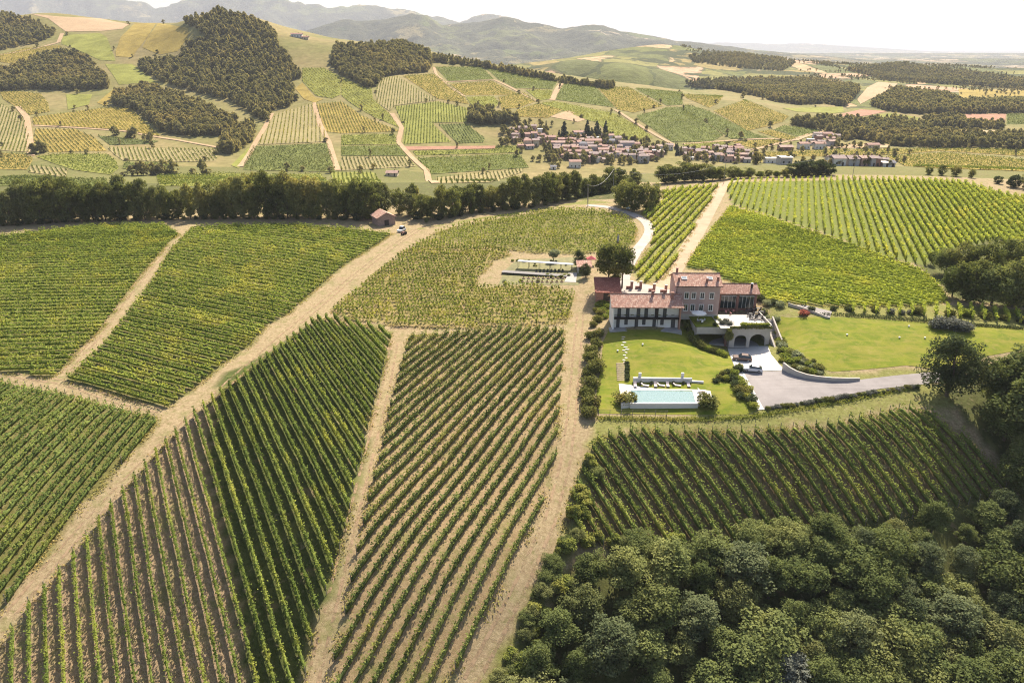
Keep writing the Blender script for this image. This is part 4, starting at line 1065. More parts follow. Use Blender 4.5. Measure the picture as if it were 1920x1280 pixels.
# ------------------------------------------------------------------ garage under the terrace
gx0, gyf, _ = site(1366, 1441, 650, 0.0)
gW = site(1366, 1441, 650, 0.0)[2]
ga = empty('arched_garage', (gx0, gyf, 0.0), 0)
tag(ga, 'cream garage block with two round arches carrying the paved terrace', 'garage')
def arch_wall(W, zt, openings, th):
    """wall from x=0..W, z=0..zt with arched openings (x0, x1, spring, rise)"""
    m = MB(); xs = [0.0]
    for a, b, sp, ri in openings: xs += list(np.linspace(a, b, 17))
    xs.append(W)
    def low(x, left):
        for a, b, sp, ri in openings:
            if a-1e-6 <= x <= b+1e-6:
                u = (x-(a+b)/2)/((b-a)/2); return sp + ri*math.sqrt(max(0, 1-u*u))
        return 0.0
    segs = []
    for i in range(len(xs)-1):
        a, b = xs[i], xs[i+1]; inside = any(o[0]-1e-6 <= (a+b)/2 <= o[1]+1e-6 for o in openings)
        za, zb = (low(a, 0), low(b, 1)) if inside else (-.3, -.3)
        k = len(m.v)
        m.v += [(a,0,za),(b,0,zb),(b,0,zt),(a,0,zt),(a,th,za),(b,th,zb),(b,th,zt),(a,th,zt)]
        m.f += [(k,k+1,k+2,k+3),(k+5,k+4,k+7,k+6),(k+4,k+5,k+1,k),(k+3,k+2,k+6,k+7)]
    for a, b, sp, ri in openings:
        for xx in (a, b):
            k = len(m.v); m.v += [(xx,0,-.3),(xx,th,-.3),(xx,th,sp),(xx,0,sp)]; m.f.append((k,k+1,k+2,k+3) if xx == a else (k+3,k+2,k+1,k))
    k = len(m.v); m.v += [(0,0,-.3),(0,th,-.3),(0,th,zt),(0,0,zt),(W,0,-.3),(W,th,-.3),(W,th,zt),(W,0,zt)]
    m.f += [(k+3,k+2,k+1,k),(k+4,k+5,k+6,k+7)]
    return m
aw = gW*.36
arch_wall(gW, 5.0, [(gW*.13, gW*.43, 1.9, 1.35), (gW*.51, gW*.89, 1.9, 1.55)], .5).build('arched_front', M_STONEW, ga)
MB().box(0, .35, .503, 8.2, -.5, 5.0).build('side_wall', M_STONEW, ga)
MB().box(gW-.35, gW, .503, 8.2, -.5, 5.0).build('side_wall', M_STONEW, ga)
MB().box(.353, gW-.353, 6.6, 7.0, -.5, 5.0).build('back_wall', M_INT, ga)
MB().box(.353, gW-.353, .2, 6.598, -.4, .09).build('floor', M_CONC, ga)
def paving_material(name, c, sx, sy):
    t = NT(name); tc = t.new('ShaderNodeTexCoord'); p = tc.outputs['Object']
    br = t.new('ShaderNodeTexBrick'); br.offset = 0.0; br.inputs['Scale'].default_value = 1.0; br.inputs['Brick Width'].default_value = sx; br.inputs['Row Height'].default_value = sy; br.inputs['Mortar Size'].default_value = .02
    br.inputs['Color1'].default_value = (*[x*.94 for x in c], 1); br.inputs['Color2'].default_value = (*[min(1, x*1.05) for x in c], 1); br.inputs['Mortar'].default_value = (*[x*.6 for x in c], 1)
    t.link(p, br.inputs['Vector']); t.base(t.mix(t.mapr(t.noise(p, .8, 5), .4, .7, 0, .25), br.outputs['Color'], tuple(x*.7 for x in c))); return t.m
MB().box(-2.6, gW+.2, -.12, 10.5, 5.003, 5.2).build('terrace_deck', paving_material('terrace_paving', (.44,.41,.38), .8, .8), ga)
MB().box(-.2, gW+.2, -.1, .15, 5.203, 5.75).build('parapet', M_STONEW, ga)
MB().box(gW-.05, gW+.2, .153, 10.4, 5.203, 6.0).build('parapet', M_STONEW, ga)
for k in range(2):
    MB().box(gW*(.2+.42*k), gW*(.2+.42*k)+.7, 5.0, 6.0, .1, 1.0).build('storage_bench', M_SHUT if k else M_FRAME, ga)
# open carport to its left with the little lawn on top
cx0, cyf, cW = site(1304, 1366, 646, 0.1)
cp = empty('carport', (cx0, cyf, 0.1), 0)
tag(cp, 'flat cream carport beam over a dark parking bay beside the arches', 'carport')
MB().box(0, cW-.1, .0, 1.0, 3.0, 4.75).build('fascia', M_STONEW, cp)
MB().box(0, cW-.1, 1.003, 8, 4.3, 4.75).build('roof_slab', M_CONC, cp)
MB().box(0, .35, 1.003, 8, -.8, 4.3).build('side_wall', M_STONEW, cp)
MB().box(.353, cW-.1, 6.0, 6.4, -.8, 4.3).build('back_wall', M_INT, cp)
MB().box(cW-1.1, cW-.5, .1, .9, -.8, 3.0).build('post', M_BRICK, cp)
MB().box(.353, cW-.1, .2, 6.0, -.8, .05).build('floor', M_CONC, cp)
m = MB().box(-.3, cW-.15, .35, 9.5, 4.77, 5.0); tag(m.build('roof_lawn', M_LAWN, cp), 'small lawn on top of the carport')
# planting along the terrace front and clutter
def bush(px, py, r, kind='shrub', hs=.85, label='', cat='shrub', group=None, z=None, name='shrub', at=None):
    me = SHR[kind][rnd.randrange(len(SHR[kind]))]
    if at is None: q = pk(px, py)
    else: q = Vector(at)
    o = mobj(name, me, None, (q.x, q.y, (q.z if z is None else z) + r*hs*.55))
    o.scale = (r*rnd.uniform(.92, 1.1), r*rnd.uniform(.92, 1.1), r*hs); o.rotation_euler = (0, 0, rnd.uniform(0, 6.28))
    return tag(o, label, cat, group)
SHR = {k: [crown_mesh('shrub', TM[k], 40+j, 1.0, -.8, .95, 26, n, s, .42, shell=.6)[0] for j in range(2)] for k, n, s in
       (('shrub', 1500, .17), ('lush', 1300, .18), ('dark', 1300, .18), ('lavender', 1500, .16), ('red', 900, .2), ('olive', 1000, .18))}
# long clipped hedge boxes
def hedge(name, x0, x1, y0, y1, z0, z1, mat, n, leaf, seed, label, cat='hedge'):
    g = np.random.default_rng(seed); C = np.c_[g.uniform(x0, x1, n), g.uniform(y0, y1, n), z0+(z1-z0)*g.random(n)**.6]
    nor = g.normal(0, 1, (n, 3)); nor[:, 2] += .4; nor /= np.linalg.norm(nor, axis=1)[:, None]
    u = np.cross(nor, g.normal(0, 1, (n, 3))); u /= np.linalg.norm(u, axis=1)[:, None]; v = np.cross(nor, u); s = leaf*(.6+.8*g.random(n))[:, None]*.6
    V = np.stack([C-u*s, C-v*s*.8, C+u*s, C+v*s*.8], 1).reshape(-1, 3)
    return tag(mobj(name, npmesh(name, V, np.arange(4*n).reshape(-1, 4), mat)), label, cat)
hedge('hedge', gx0+2.6, gx0+gW-.5, gyf-.2, gyf+.9, 5.5, 6.3, TM['lush'], 1700, .28, 3, 'green hedge in the planter on the terrace edge above the arches')
hedge('lavender_bed', gx0-.2, gx0+gW+.2, gyf-.5, gyf-.05, 5.0, 5.75, TM['shrub'], 900, .26, 4, 'brown trailing plants hanging over the terrace edge above the arches', 'plants')
# steps between garage and bank
x0 = gx0+gW+.4
st = empty('outdoor_stair', (x0, gyf-3.5, 0)); tag(st, 'stone stair and sloping cream wall climbing beside the arched garage', 'stair')
m = MB(); m.v = [(0,0,-.4),(.45,0,-.4),(.45,11,-.4),(0,11,-.4),(0,0,.8),(.45,0,.8),(.45,11,5.7),(0,11,5.7)]
m.f = [(3,2,1,0),(4,5,6,7),(0,1,5,4),(1,2,6,5),(2,3,7,6),(3,0,4,7)]; m.build('stringer_wall', M_STONEW, st)
for i in range(18): MB().box(.453, 2.3, 3.6+i*.42, 3.6+(i+1)*.42-.003, -.4, .17+i*.275).build('step', M_CONC, st)
m = MB(); m.v = [(2.303,0,-.4),(2.7,0,-.4),(2.7,11.2,-.4),(2.303,11.2,-.4),(2.303,0,1.3),(2.7,0,1.3),(2.7,11.2,5.6),(2.303,11.2,5.6)]
m.f = [(3,2,1,0),(4,5,6,7),(0,1,5,4),(1,2,6,5),(2,3,7,6),(3,0,4,7)]; m.build('bank_wall', M_STONEW, st)
# curved retaining wall
cpts = [(1466,693),(1478,700),(1492,705),(1512,710),(1535,713),(1560,715),(1590,715),(1612,713)]
Q = pick(cpts)
m = MB(); hts = [1.9,1.6,1.3,1.1,1.0,.95,.85,.6]
pts = [Vector(q) for q in Q]
for i, p in enumerate(pts):
    d = (pts[min(i+1, len(pts)-1)]-pts[max(i-1, 0)]); n = Vector((-d.y, d.x, 0)).normalized()*.4
    m.v += [(p.x, p.y, p.z-.4), (p.x+n.x, p.y+n.y, p.z-.4), (p.x+n.x, p.y+n.y, p.z+hts[i]), (p.x, p.y, p.z+hts[i])]
    if i:
        a = (i-1)*4; b = i*4
        m.f += [(a, b, b+3, a+3), (a+3, b+3, b+2, a+2), (a+2, b+2, b+1, a+1)]
m.f += [(0, 3, 2, 1), (len(m.v)-4, len(m.v)-3, len(m.v)-2, len(m.v)-1)]
tag(m.build('retaining_wall', M_STONEW), 'curved pale retaining wall along the gravel driveway below the shrub bank', 'wall')
# low curved wall by the red bush
Q = [Vector(q) for q in pick([(1478,574),(1500,580),(1525,588),(1548,597),(1556,598)])]
m = MB()
for i, p in enumerate(Q):
    m.v += [(p.x, p.y, p.z-.3), (p.x, p.y+.4, p.z-.3), (p.x, p.y+.4, p.z+.9-.1*i), (p.x, p.y, p.z+.9-.1*i)]
    if i:
        a = (i-1)*4; b = i*4; m.f += [(a, b, b+3, a+3), (a+3, b+3, b+2, a+2), (a+2, b+2, b+1, a+1)]
m.f += [(0,3,2,1), (len(m.v)-4, len(m.v)-3, len(m.v)-2, len(m.v)-1)]
tag(m.build('garden_wall', M_STONEW), 'low curved garden wall leading to the red bush', 'wall')
tag(sheet('garden_path', wpoly([(1482,572),(1510,572),(1560,584),(1556,596),(1525,586)], 0, 12), M_GRAVEL, .07, 1.5), **S)

# ------------------------------------------------------------------ far fields on the hill across the valley
def z2(L): return [(a/3, b/3) for a, b in L]
def z3(L): return [(640+a/3, b/3) for a, b in L]
def z4(L): return [(1280+a/3, b/3) for a, b in L]
def field_material(name, c, v=.25, sc=.05):
    t = NT(name); p = t.pos(); n1 = t.noise(p, sc, 5, .65, .5); n2 = t.noise(p, .6, 3, .7)
    a = t.mix(t.mapr(n1, .33, .67, 0, 1), tuple(x*(1-v) for x in c), tuple(x*(1+v) for x in c))
    a = t.mix(1.0, a, t.mix(t.mapr(n2, .3, .7, 0, 1), (.8,.8,.8), (1.18,1.18,1.18)), 'MULTIPLY')
    t.base(a); t.b.inputs['Roughness'].default_value = .95; t.b.inputs['Specular IOR Level'].default_value = .04
    t.bump(n2, .5, .6); return t.m
FM = {'green': field_material('far_green', (.135,.150,.045)), 'gold': field_material('far_gold', (.27,.205,.055)), 'dark': field_material('far_dark', (.105,.120,.042)),  # gold also has the warm cast over the left hills put into it
      'tan': field_material('far_tan', (.38,.27,.165), .10), 'soil': field_material('far_soil', (.33,.185,.125), .10), 'lime': field_material('far_lime', (.20,.205,.05)),
      'pale': field_material('far_pale', (.26,.22,.105), .15)}
RM = {'g': leaf_material('far_vine_green', (.070,.090,.024), (.125,.145,.034), (.15,.15,.04), .3, .25), 'y': leaf_material('far_vine_gold', (.115,.125,.026), (.190,.185,.038), (.22,.19,.045), .3, .25),
      'd': leaf_material('far_vine_dark', (.050,.066,.024), (.090,.105,.032), (.11,.11,.036), .3, .25)}
# outline, ground, row colour, row direction (two pixels), spacing
FF = [
 (z2([(0,45),(130,75),(330,95),(560,105),(730,140),(690,165),(560,178),(370,180),(330,150),(270,105),(150,75),(0,60)]), 'tan', None, None, 0),
 (z2([(350,200),(560,188),(600,210),(640,310),(650,345),(560,340),(420,275),(345,250)]), 'lime', None, None, 0),
 (z2([(652,320),(650,290),(680,210),(760,132),(880,132),(830,210),(760,300),(745,325)]), 'gold', None, None, 0),
 (z2([(892,132),(1060,160),(1060,210),(1000,290),(900,310),(800,270),(832,210)]), 'gold', None, None, 0),
 (z2([(0,310),(150,272),(330,257),(350,267),(200,302),(170,340),(60,360),(0,350)]), 'gold', 'y', ((20,115),(40,108)), 3.6),
 (z2([(590,362),(740,362),(820,412),(880,470),(760,470),(670,480),(640,430)]), 'lime', None, None, 0),
 (z2([(0,520),(100,515),(230,530),(270,580),(280,630),(170,648),(20,560)]), 'gold', 'g', ((20,175),(60,205)), 3.2),
 (z2([(0,584),(100,642),(140,682),(162,760),(168,858),(0,848)]), 'pale', 'g', ((20,260),(30,225)), 3.0),
 (z2([(182,662),(330,642),(560,612),(740,602),(770,642),(820,702),(900,768),(700,733),(400,712),(190,703)]), 'gold', 'y', ((150,236),(135,218)), 3.2),
 (z2([(200,728),(420,728),(530,772),(600,850),(280,858),(190,800)]), 'gold', 'd', ((100,270),(80,246)), 3.4),
 (z2([(550,765),(760,785),(895,795),(850,812),(620,818)]), 'dark', 'd', ((200,264),(280,268)), 3.4),
 (z2([(605,832),(1228,842),(1218,908),(980,913),(690,903),(642,870)]), 'pale', 'g', ((260,300),(252,280)), 3.2),
 (z2([(0,862),(168,872),(186,900),(150,956),(0,953)]), 'gold', 'd', ((10,310),(50,312)), 3.2),
 (z2([(202,882),(340,868),(600,868),(650,902),(668,950),(620,985),(420,958),(300,920)]), 'lime', 'g', ((100,300),(180,315)), 3.2),
 (z2([(172,932),(380,952),(368,998),(162,970)]), 'pale', 'd', ((70,325),(64,313)), 3.0),
 (z2([(700,914),(980,922),(958,960),(690,950)]), 'green', 'd', ((240,310),(320,312)), 3.2),
 (z2([(1562,640),(1758,584),(1798,700),(1828,740),(1838,798),(1452,816),(1512,690)]), 'pale', 'y', ((520,260),(530,205)), 4.0),
 (z2([(1422,828),(1840,808),(1878,900),(1888,968),(1372,958),(1372,930)]), 'green', 'd', ((480,300),(600,296)), 3.0),
 (z2([(1300,932),(1398,834),(1418,834),(1342,950)]), 'lime', None, None, 0),
 (z2([(372,532),(520,532),(500,590),(382,620)]), 'lime', None, None, 0),
 (z2([(545,580),(640,502),(650,514),(600,600)]), 'gold', None, None, 0),
 (z3([(-145,588),(0,574),(60,612),(110,652),(330,740),(0,752),(-88,742)]), 'gold', 'g', ((640,245),(625,205)), 3.0),
 (z3([(0,432),(80,472),(170,502),(180,560),(268,640),(328,720),(180,658),(90,606),(30,566),(0,536)]), 'lime', 'y', ((660,165),(730,215)), 3.6),
 (z3([(-220,384),(-100,384),(-4,434),(-4,534),(-50,556),(-140,542),(-220,460)]), 'lime', 'y', ((600,150),(640,180)), 3.6),
 (z3([(-220,466),(-150,548),(-100,560),(-150,580),(-210,560),(-260,500)]), 'gold', None, None, 0),
 (z3([(192,522),(217,442),(320,434),(420,502),(536,565),(300,596),(272,628),(202,580)]), 'pale', 'g', ((720,195),(728,150)), 3.2),
 (z3([(303,602),(540,573),(718,612),(713,688),(508,693),(618,800),(348,813),(353,720)]), 'lime', 'g', ((800,268),(802,205)), 3.0),
 (z3([(548,702),(700,697),(808,780),(798,803),(652,808)]), 'green', 'd', ((850,268),(830,236)), 3.0),
 (z3([(345,826),(868,822),(862,838),(372,846)]), 'soil', None, None, 0),
 (z3([(862,842),(870,822),(980,822),(1020,858),(420,876),(402,852)]), 'lime', 'g', ((780,288),(960,284)), 2.4),
 (z3([(430,892),(1000,868),(1056,944),(500,982)]), 'green', 'g', ((800,310),(980,303)), 2.6),
 (z3([(532,1002),(1030,952),(1012,972),(700,1075),(560,1070)]), 'pale', 'd', ((850,345),(845,325)), 3.4),
 (z3([(0,762),(300,757),(318,812),(0,817)]), 'lime', 'g', ((650,262),(740,260)), 2.8),
 (z3([(0,825),(320,820),(368,878),(0,878)]), 'green', 'g', ((650,283),(750,282)), 2.8),
 (z3([(0,888),(370,885),(418,938),(0,962)]), 'pale', 'd', ((700,318),(690,296)), 3.2),
 (z3([(-60,972),(180,972),(228,1030),(-40,1036)]), 'lime', 'g', ((680,342),(670,325)), 3.2),
 (z3([(348,430),(520,418),(600,474),(690,548),(718,588),(540,557),(452,498)]), 'gold', 'g', ((800,160),(860,185)), 3.4),
 (z3([(528,378),(788,378),(856,448),(602,458)]), 'green', 'g', ((830,145),(910,142)), 3.4),
 (z3([(804,378),(1216,462),(1188,502),(982,498),(884,448)]), 'green', 'g', ((930,140),(1030,160)), 3.4),
 (z3([(612,474),(850,459),(930,503),(1016,538),(870,536),(690,536)]), 'gold', 'g', ((860,165),(940,168)), 3.4),
 (z3([(702,548),(858,544),(886,580),(848,626),(730,588)]), 'lime', 'y', ((890,185),(915,200)), 3.4),
 (z3([(884,548),(1030,524),(1096,570),(1000,608),(902,616)]), 'gold', 'g', ((950,190),(990,195)), 3.4),
 (z3([(1036,508),(1188,508),(1178,558),(1112,568)]), 'lime', 'y', ((1000,180),(1030,180)), 3.4),
 (z3([(1244,474),(1418,484),(1524,588),(1534,606),(1206,562),(1216,532)]), 'green', 'g', ((1060,175),(1130,190)), 3.4),
 (z3([(1432,484),(1618,494),(1806,598),(1640,636),(1552,616)]), 'gold', 'g', ((1140,185),(1220,200)), 3.4),
 (z3([(1652,498),(1919,522),(1919,590),(1830,596),(1704,530)]), 'green', 'g', ((1220,175),(1280,190)), 3.4),
 (z3([(1124,582),(1204,572),(1540,642),(1678,720),(1755,778),(1560,788),(1432,688),(1380,676),(1252,625)]), 'lime', 'y', ((1080,205),(1200,245)), 3.4),
 (z3([(1172,658),(1280,622),(1388,670),(1330,688)]), 'tan', None, None, 0),
 (z3([(1660,654),(1830,608),(1919,604),(2000,660),(2150,760),(2080,800),(1860,798),(1752,728),(1682,680)]), 'green', 'g', ((1220,230),(1300,250)), 3.4),
 (z3([(984,620),(1110,584),(1246,620),(1160,666),(1000,658)]), 'gold', 'g', ((980,210),(1030,205)), 3.4),
 (z4([(0,532),(230,542),(200,582),(150,608),(20,552)]), 'gold', 'g', ((1300,185),(1340,192)), 3.4),
 (z4([(172,626),(350,564),(598,656),(560,688),(450,718),(362,738),(252,668)]), 'gold', 'g', ((1350,205),(1460,230)), 3.4),
 (z4([(0,594),(40,594),(150,628),(240,672),(398,752),(486,778),(272,782),(122,682),(0,652)]), 'green', 'g', ((1300,205),(1400,245)), 3.4),
 (z4([(272,797),(500,787),(578,800),(382,833)]), 'gold', 'g', ((1380,270),(1450,266)), 3.4),
 (z4([(0,812),(230,799),(326,833),(200,842),(60,848)]), 'lime', 'y', ((1290,275),(1360,270)), 3.4),
 (z4([(422,742),(500,732),(656,780),(600,798)]), 'gold', 'g', ((1430,250),(1480,262)), 3.4),
 (z4([(514,730),(570,707),(786,737),(670,773)]), 'green', 'g', ((1460,242),(1520,250)), 3.4),
 (z4([(560,610),(900,602),(910,630),(860,640),(640,630)]), 'lime', None, None, 0),
 (z4([(862,650),(1000,617),(1150,627),(1050,650),(940,663)]), 'soil', None, None, 0),
 (z4([(1062,652),(1170,637),(1330,662),(1320,690),(1220,690)]), 'lime', None, None, 0),
 (z4([(1590,642),(1818,642),(1813,690),(1600,690)]), 'soil', None, None, 0),
 (z4([(1824,642),(2100,637),(2100,700),(1822,700)]), 'green', 'd', ((1890,230),(1920,229)), 3.4),
 (z4([(1370,727),(1800,737),(1800,755),(1500,747)]), 'tan', None, None, 0),
 (z4([(800,812),(1160,815),(1150,832),(820,836)]), 'tan', None, None, 0),
 (z4([(410,862),(900,842),(1400,838),(2100,838),(2100,900),(1919,880),(1450,850),(1200,870),(900,880),(500,880)]), 'gold', 'g', ((1450,288),(1900,284)), 3.4),
 (z4([(1150,880),(1480,860),(1919,900),(2100,920),(2100,1000),(1600,960),(1250,935)]), 'gold', 'g', ((1700,302),(1900,310)), 3.4),
 (z4([(1000,588),(982,560),(1040,492),(1100,462),(1210,472),(1150,520),(1050,560)]), 'tan', None, None, 0),
 (z4([(1550,502),(2000,512),(2000,538),(1560,558)]), 'gold', None, None, 0),
 (z2([(-200,880),(0,1005),(160,990),(380,1010),(600,1010),(620,1100),(0,1090),(-200,1080)]), 'green', 'd', ((20,345),(120,346)), 3.2),
 (z2([(880,985),(1260,975),(1480,985),(1800,980),(1860,1040),(900,1060)]), 'lime', 'g', ((400,338),(520,336)), 3.2),
]
farV = {k: ([], []) for k in RM}; nfar = 0
for poly, gk, rk, dr, spc in FF:
    W = wpoly(poly, 0, 8, 450)
    a = abs(sum(W[i-1][0]*W[i][1]-W[i][0]*W[i-1][1] for i in range(len(W))))/2
    tag(sheet('field', W, FM[gk], .35, max(9.0, math.sqrt(a)/14)), **S)
    if rk:
        p = pick(dr, 0, 450); d = (p[1]-p[0])[:2]
        for A, B in rows_in(W, d, spc):
            L = float(np.hypot(*(B-A))); g = np.random.default_rng(nfar); m = max(3, int(L*1.9))
            q = g.random(m); X = A + (B-A)*q[:, None]; d1 = (B-A)/L; n1 = np.array((-d1[1], d1[0]))
            C = np.empty((m, 3)); C[:, :2] = X + n1*g.normal(0, .16, m)[:, None]; C[:, 2] = H(X[:, 0], X[:, 1]) + .5 + 1.2*g.random(m)
            nor = g.normal(0, .5, (m, 3)); nor[:, 2] += .75; nor /= np.linalg.norm(nor, axis=1)[:, None]
            u = np.cross(nor, g.normal(0, 1, (m, 3))); u /= np.linalg.norm(u, axis=1)[:, None]; v = np.cross(nor, u); s_ = (.47*(.7+.6*g.random(m)))[:, None]
            farV[rk][0].append(np.stack([C-u*s_, C-v*s_, C+u*s_, C+v*s_], 1).reshape(-1, 3)); farV[rk][1].append(np.arange(4*m).reshape(-1, 4)); nfar += 1
vs, fs, mi, o = [], [], [], 0
for j, rk in enumerate(RM):
    for V, F in zip(*farV[rk]):
        vs.append(V); fs.append(F+o); o += len(V); mi.append(np.full(len(F), j, np.int32))
me = npmesh('far_vines', np.concatenate(vs), np.concatenate(fs), RM['g'])
for rk in list(RM)[1:]: me.materials.append(RM[rk])
me.polygons.foreach_set('material_index', np.concatenate(mi))
tag(mobj('far_vines', me), 'thin lines of vines on the fields across the valley', 'vines', kind='stuff')
print('FAR ROWS', nfar, 'quads', len(me.polygons))
def ribbon_far(PX, width, mat=None):
    c = pick(PX, 0, 450)[:, :2]; L = []; R = []
    for i in range(len(c)):
        d = c[min(i+1, len(c)-1)]-c[max(i-1, 0)]; d = d/(np.hypot(*d)+1e-9); n = np.array((-d[1], d[0]))*width/2
        L.append(c[i]+n); R.append(c[i]-n)
    tag(sheet('farm_track', np.array(L+R[::-1]), mat or FM['tan'], .5, 8.0, edge=8.0), **S)
for L, w in ((z3([(1240,470),(1210,515),(1185,565)]), 7), (z3([(1540,620),(1650,690),(1750,750),(1860,810),(1919,860)]), 5), (z3([(285,640),(340,720),(320,800),(400,890),(480,960),(530,1040)]), 5), (z2([(1530,640),(1500,700),(1440,800),(1350,940)]), 5), (z2([(1765,580),(1800,700),(1850,800),(1900,960)]), 5), (z2([(100,600),(150,660),(165,760),(175,880)]), 6),
            (z3([(520,380),(540,430),(610,490),(690,545)]), 4), (z3([(590,462),(860,452),(1000,520),(1110,575)]), 4), (z2([(350,190),(330,240),(220,270),(0,310)]), 6), (z2([(190,708),(420,720),(700,740),(1000,790),(1220,830)]), 4),
            (z4([(0,812),(230,795),(480,782),(640,790),(790,738)]), 4), (z4([(390,845),(620,790),(720,755)]), 5)):
    ribbon_far(dens(L, 12)[:int(1e9)] if False else L, w)

# ------------------------------------------------------------------ far woods
def gn_scatter(name, pts, crown_obj, smin, smax, seed):
    me = bpy.data.meshes.new(name); me.vertices.add(len(pts)); me.vertices.foreach_set('co', np.asarray(pts, np.float32).ravel()); me.update()
    o = mobj(name, me)
    ng = bpy.data.node_groups.new(name+'_scatter', 'GeometryNodeTree')
    ng.interface.new_socket('Geometry', in_out='INPUT', socket_type='NodeSocketGeometry')
    ng.interface.new_socket('Geometry', in_out='OUTPUT', socket_type='NodeSocketGeometry')
    N = ng.nodes; gi = N.new('NodeGroupInput'); go = N.new('NodeGroupOutput')
    ip = N.new('GeometryNodeInstanceOnPoints'); oi = N.new('GeometryNodeObjectInfo'); oi.inputs['Object'].default_value = crown_obj; oi.inputs['As Instance'].default_value = True
    r1 = N.new('FunctionNodeRandomValue'); r1.data_type = 'FLOAT_VECTOR'; r1.inputs[0].default_value = (-.06, -.06, 0); r1.inputs[1].default_value = (.06, .06, 6.28); r1.inputs['Seed'].default_value = seed
    r2 = N.new('FunctionNodeRandomValue'); r2.data_type = 'FLOAT_VECTOR'; r2.inputs[0].default_value = (smin, smin, smin*.75); r2.inputs[1].default_value = (smax, smax, smax*1.1); r2.inputs['Seed'].default_value = seed+1
    L = ng.links
    L.new(gi.outputs[0], ip.inputs['Points']); L.new(oi.outputs['Geometry'], ip.inputs['Instance'])
    L.new(r1.outputs[0], ip.inputs['Rotation']); L.new(r2.outputs[0], ip.inputs['Scale']); L.new(ip.outputs[0], go.inputs[0])
    md = o.modifiers.new('scatter', 'NODES'); md.node_group = ng
    return o
# single trees on the far slopes (and in the village); the first two also give the far woods their shape
def far_tree(px, py, hgt, kind='fartree', w=1.0, label='', group=None):
    q = pick([(px, py)], 0, 450)[0]
    return tree(kind, float(q[0]), float(q[1]), hgt, w, label=label, group=group)
T1 = far_tree(1430, 187, 9, 'fartree', label='round tree on the crest at the right end of the vineyard hill')
T2 = far_tree(1393, 186, 10, 'fartree2', label='darker tree on the crest left of the round one')
CR = [[c for c in T.children if c.name.startswith('crown')][0] for T in (T1, T2)]
WOODS = [
 ('dark wood on the slope at the upper left edge', z2([(-200,75),(0,85),(150,105),(270,160),(310,190),(270,228),(150,255),(0,285),(-200,300)]), 5.0),
 ('rounded wood on the left slope below the golden field', z2([(-200,390),(0,400),(60,390),(200,330),(350,300),(470,315),(540,390),(620,470),(610,498),(500,508),(400,512),(230,505),(0,512),(-200,515)]), 4.6),
 ('wood covering the pointed hill in the upper left', z2([(1010,130),(1080,105),(1180,90),(1220,60),(1300,75),(1400,95),(1460,130),(1540,175),(1570,260),(1620,320),(1680,390),(1690,450),(1640,470),(1670,565),(1640,600),(1530,625),(1490,690),(1420,645),(1300,570),(1100,520),(900,460),(800,400),(780,360),(860,340),(1000,330),(1060,250),(1140,210),(1120,170)]), 4.6),
 ('wood spilling down from the pointed hill', z2([(630,592),(650,530),(740,505),(800,490),(1000,535),(1200,625),(1330,690),(1330,710),(1260,762),(1100,770),(950,752),(900,742),(830,690),(780,625)]), 4.4),
 ('lighter thicket below the pointed hill', z2([(1270,775),(1400,700),(1440,720),(1410,800),(1300,875),(1240,870),(1250,810)]), 4.2),
 ('wood on the middle ridge behind the vineyard hill', z3([(-30,265),(240,260),(340,250),(500,300),(505,370),(480,408),(330,418),(230,436),(195,490),(140,498),(60,450),(-10,420),(-60,360)]), 4.6),
 ('thin line of trees along the far side of the vineyard hill', z3([(510,320),(770,362),(1000,400),(1250,452),(1560,490),(1500,505),(1250,470),(1000,425),(800,385),(520,350)]), 5.2),
 ('wood on the low hill right of the vineyard hill', z4([(0,475),(100,460),(300,450),(520,450),(780,462),(990,498),(990,520),(950,565),(910,602),(800,585),(650,590),(520,575),(450,550),(250,510),(100,500)]), 5.2),
 ('wood between the far fields at right', z4([(1040,592),(1200,505),(1500,540),(1560,575),(2100,560),(2100,635),(1600,640),(1300,642),(1150,625)]), 5.0),
 ('valley wood right of the village', z4([(590,700),(640,672),(960,680),(1090,680),(1200,670),(1340,710),(1400,745),(1700,768),(1900,765),(2150,765),(2150,860),(1700,835),(1400,835),(1150,820),(1050,795),(1000,785),(880,795),(800,742)]), 5.4),
 ('tree line between the pink field and the valley wood', z4([(1340,670),(1560,665),(1590,695),(1800,705),(1810,730),(1400,718)]), 5.0),
 ('hedgerow trees along the foot of the left slope', z2([(660,975),(900,965),(1260,968),(1260,982),(900,985),(660,992)]), 4.6),
 ('trees along the terrace edges of the left slope', z2([(640,745),(760,760),(860,790),(1000,800),(1230,828),(1230,838),(1000,812),(850,800),(640,765)]), 6.5),
 ('copse left of the village', z3([(715,650),(760,610),(900,650),(1000,670),(1000,690),(900,705),(780,705),(715,690)]), 4.2),
 ('far scattered trees on the right hills', z4([(30,310),(300,305),(520,330),(650,350),(560,400),(330,385),(60,350)]), 9.0),
 ('far scattered trees below the plain', z4([(900,390),(1250,360),(1360,380),(1919,450),(2100,500),(1919,505),(1150,455)]), 8.0),
 ('grove at the left foot below the vineyards', z2([(170,850),(270,840),(280,860),(180,872)]), 4.0),
]
wi = 0
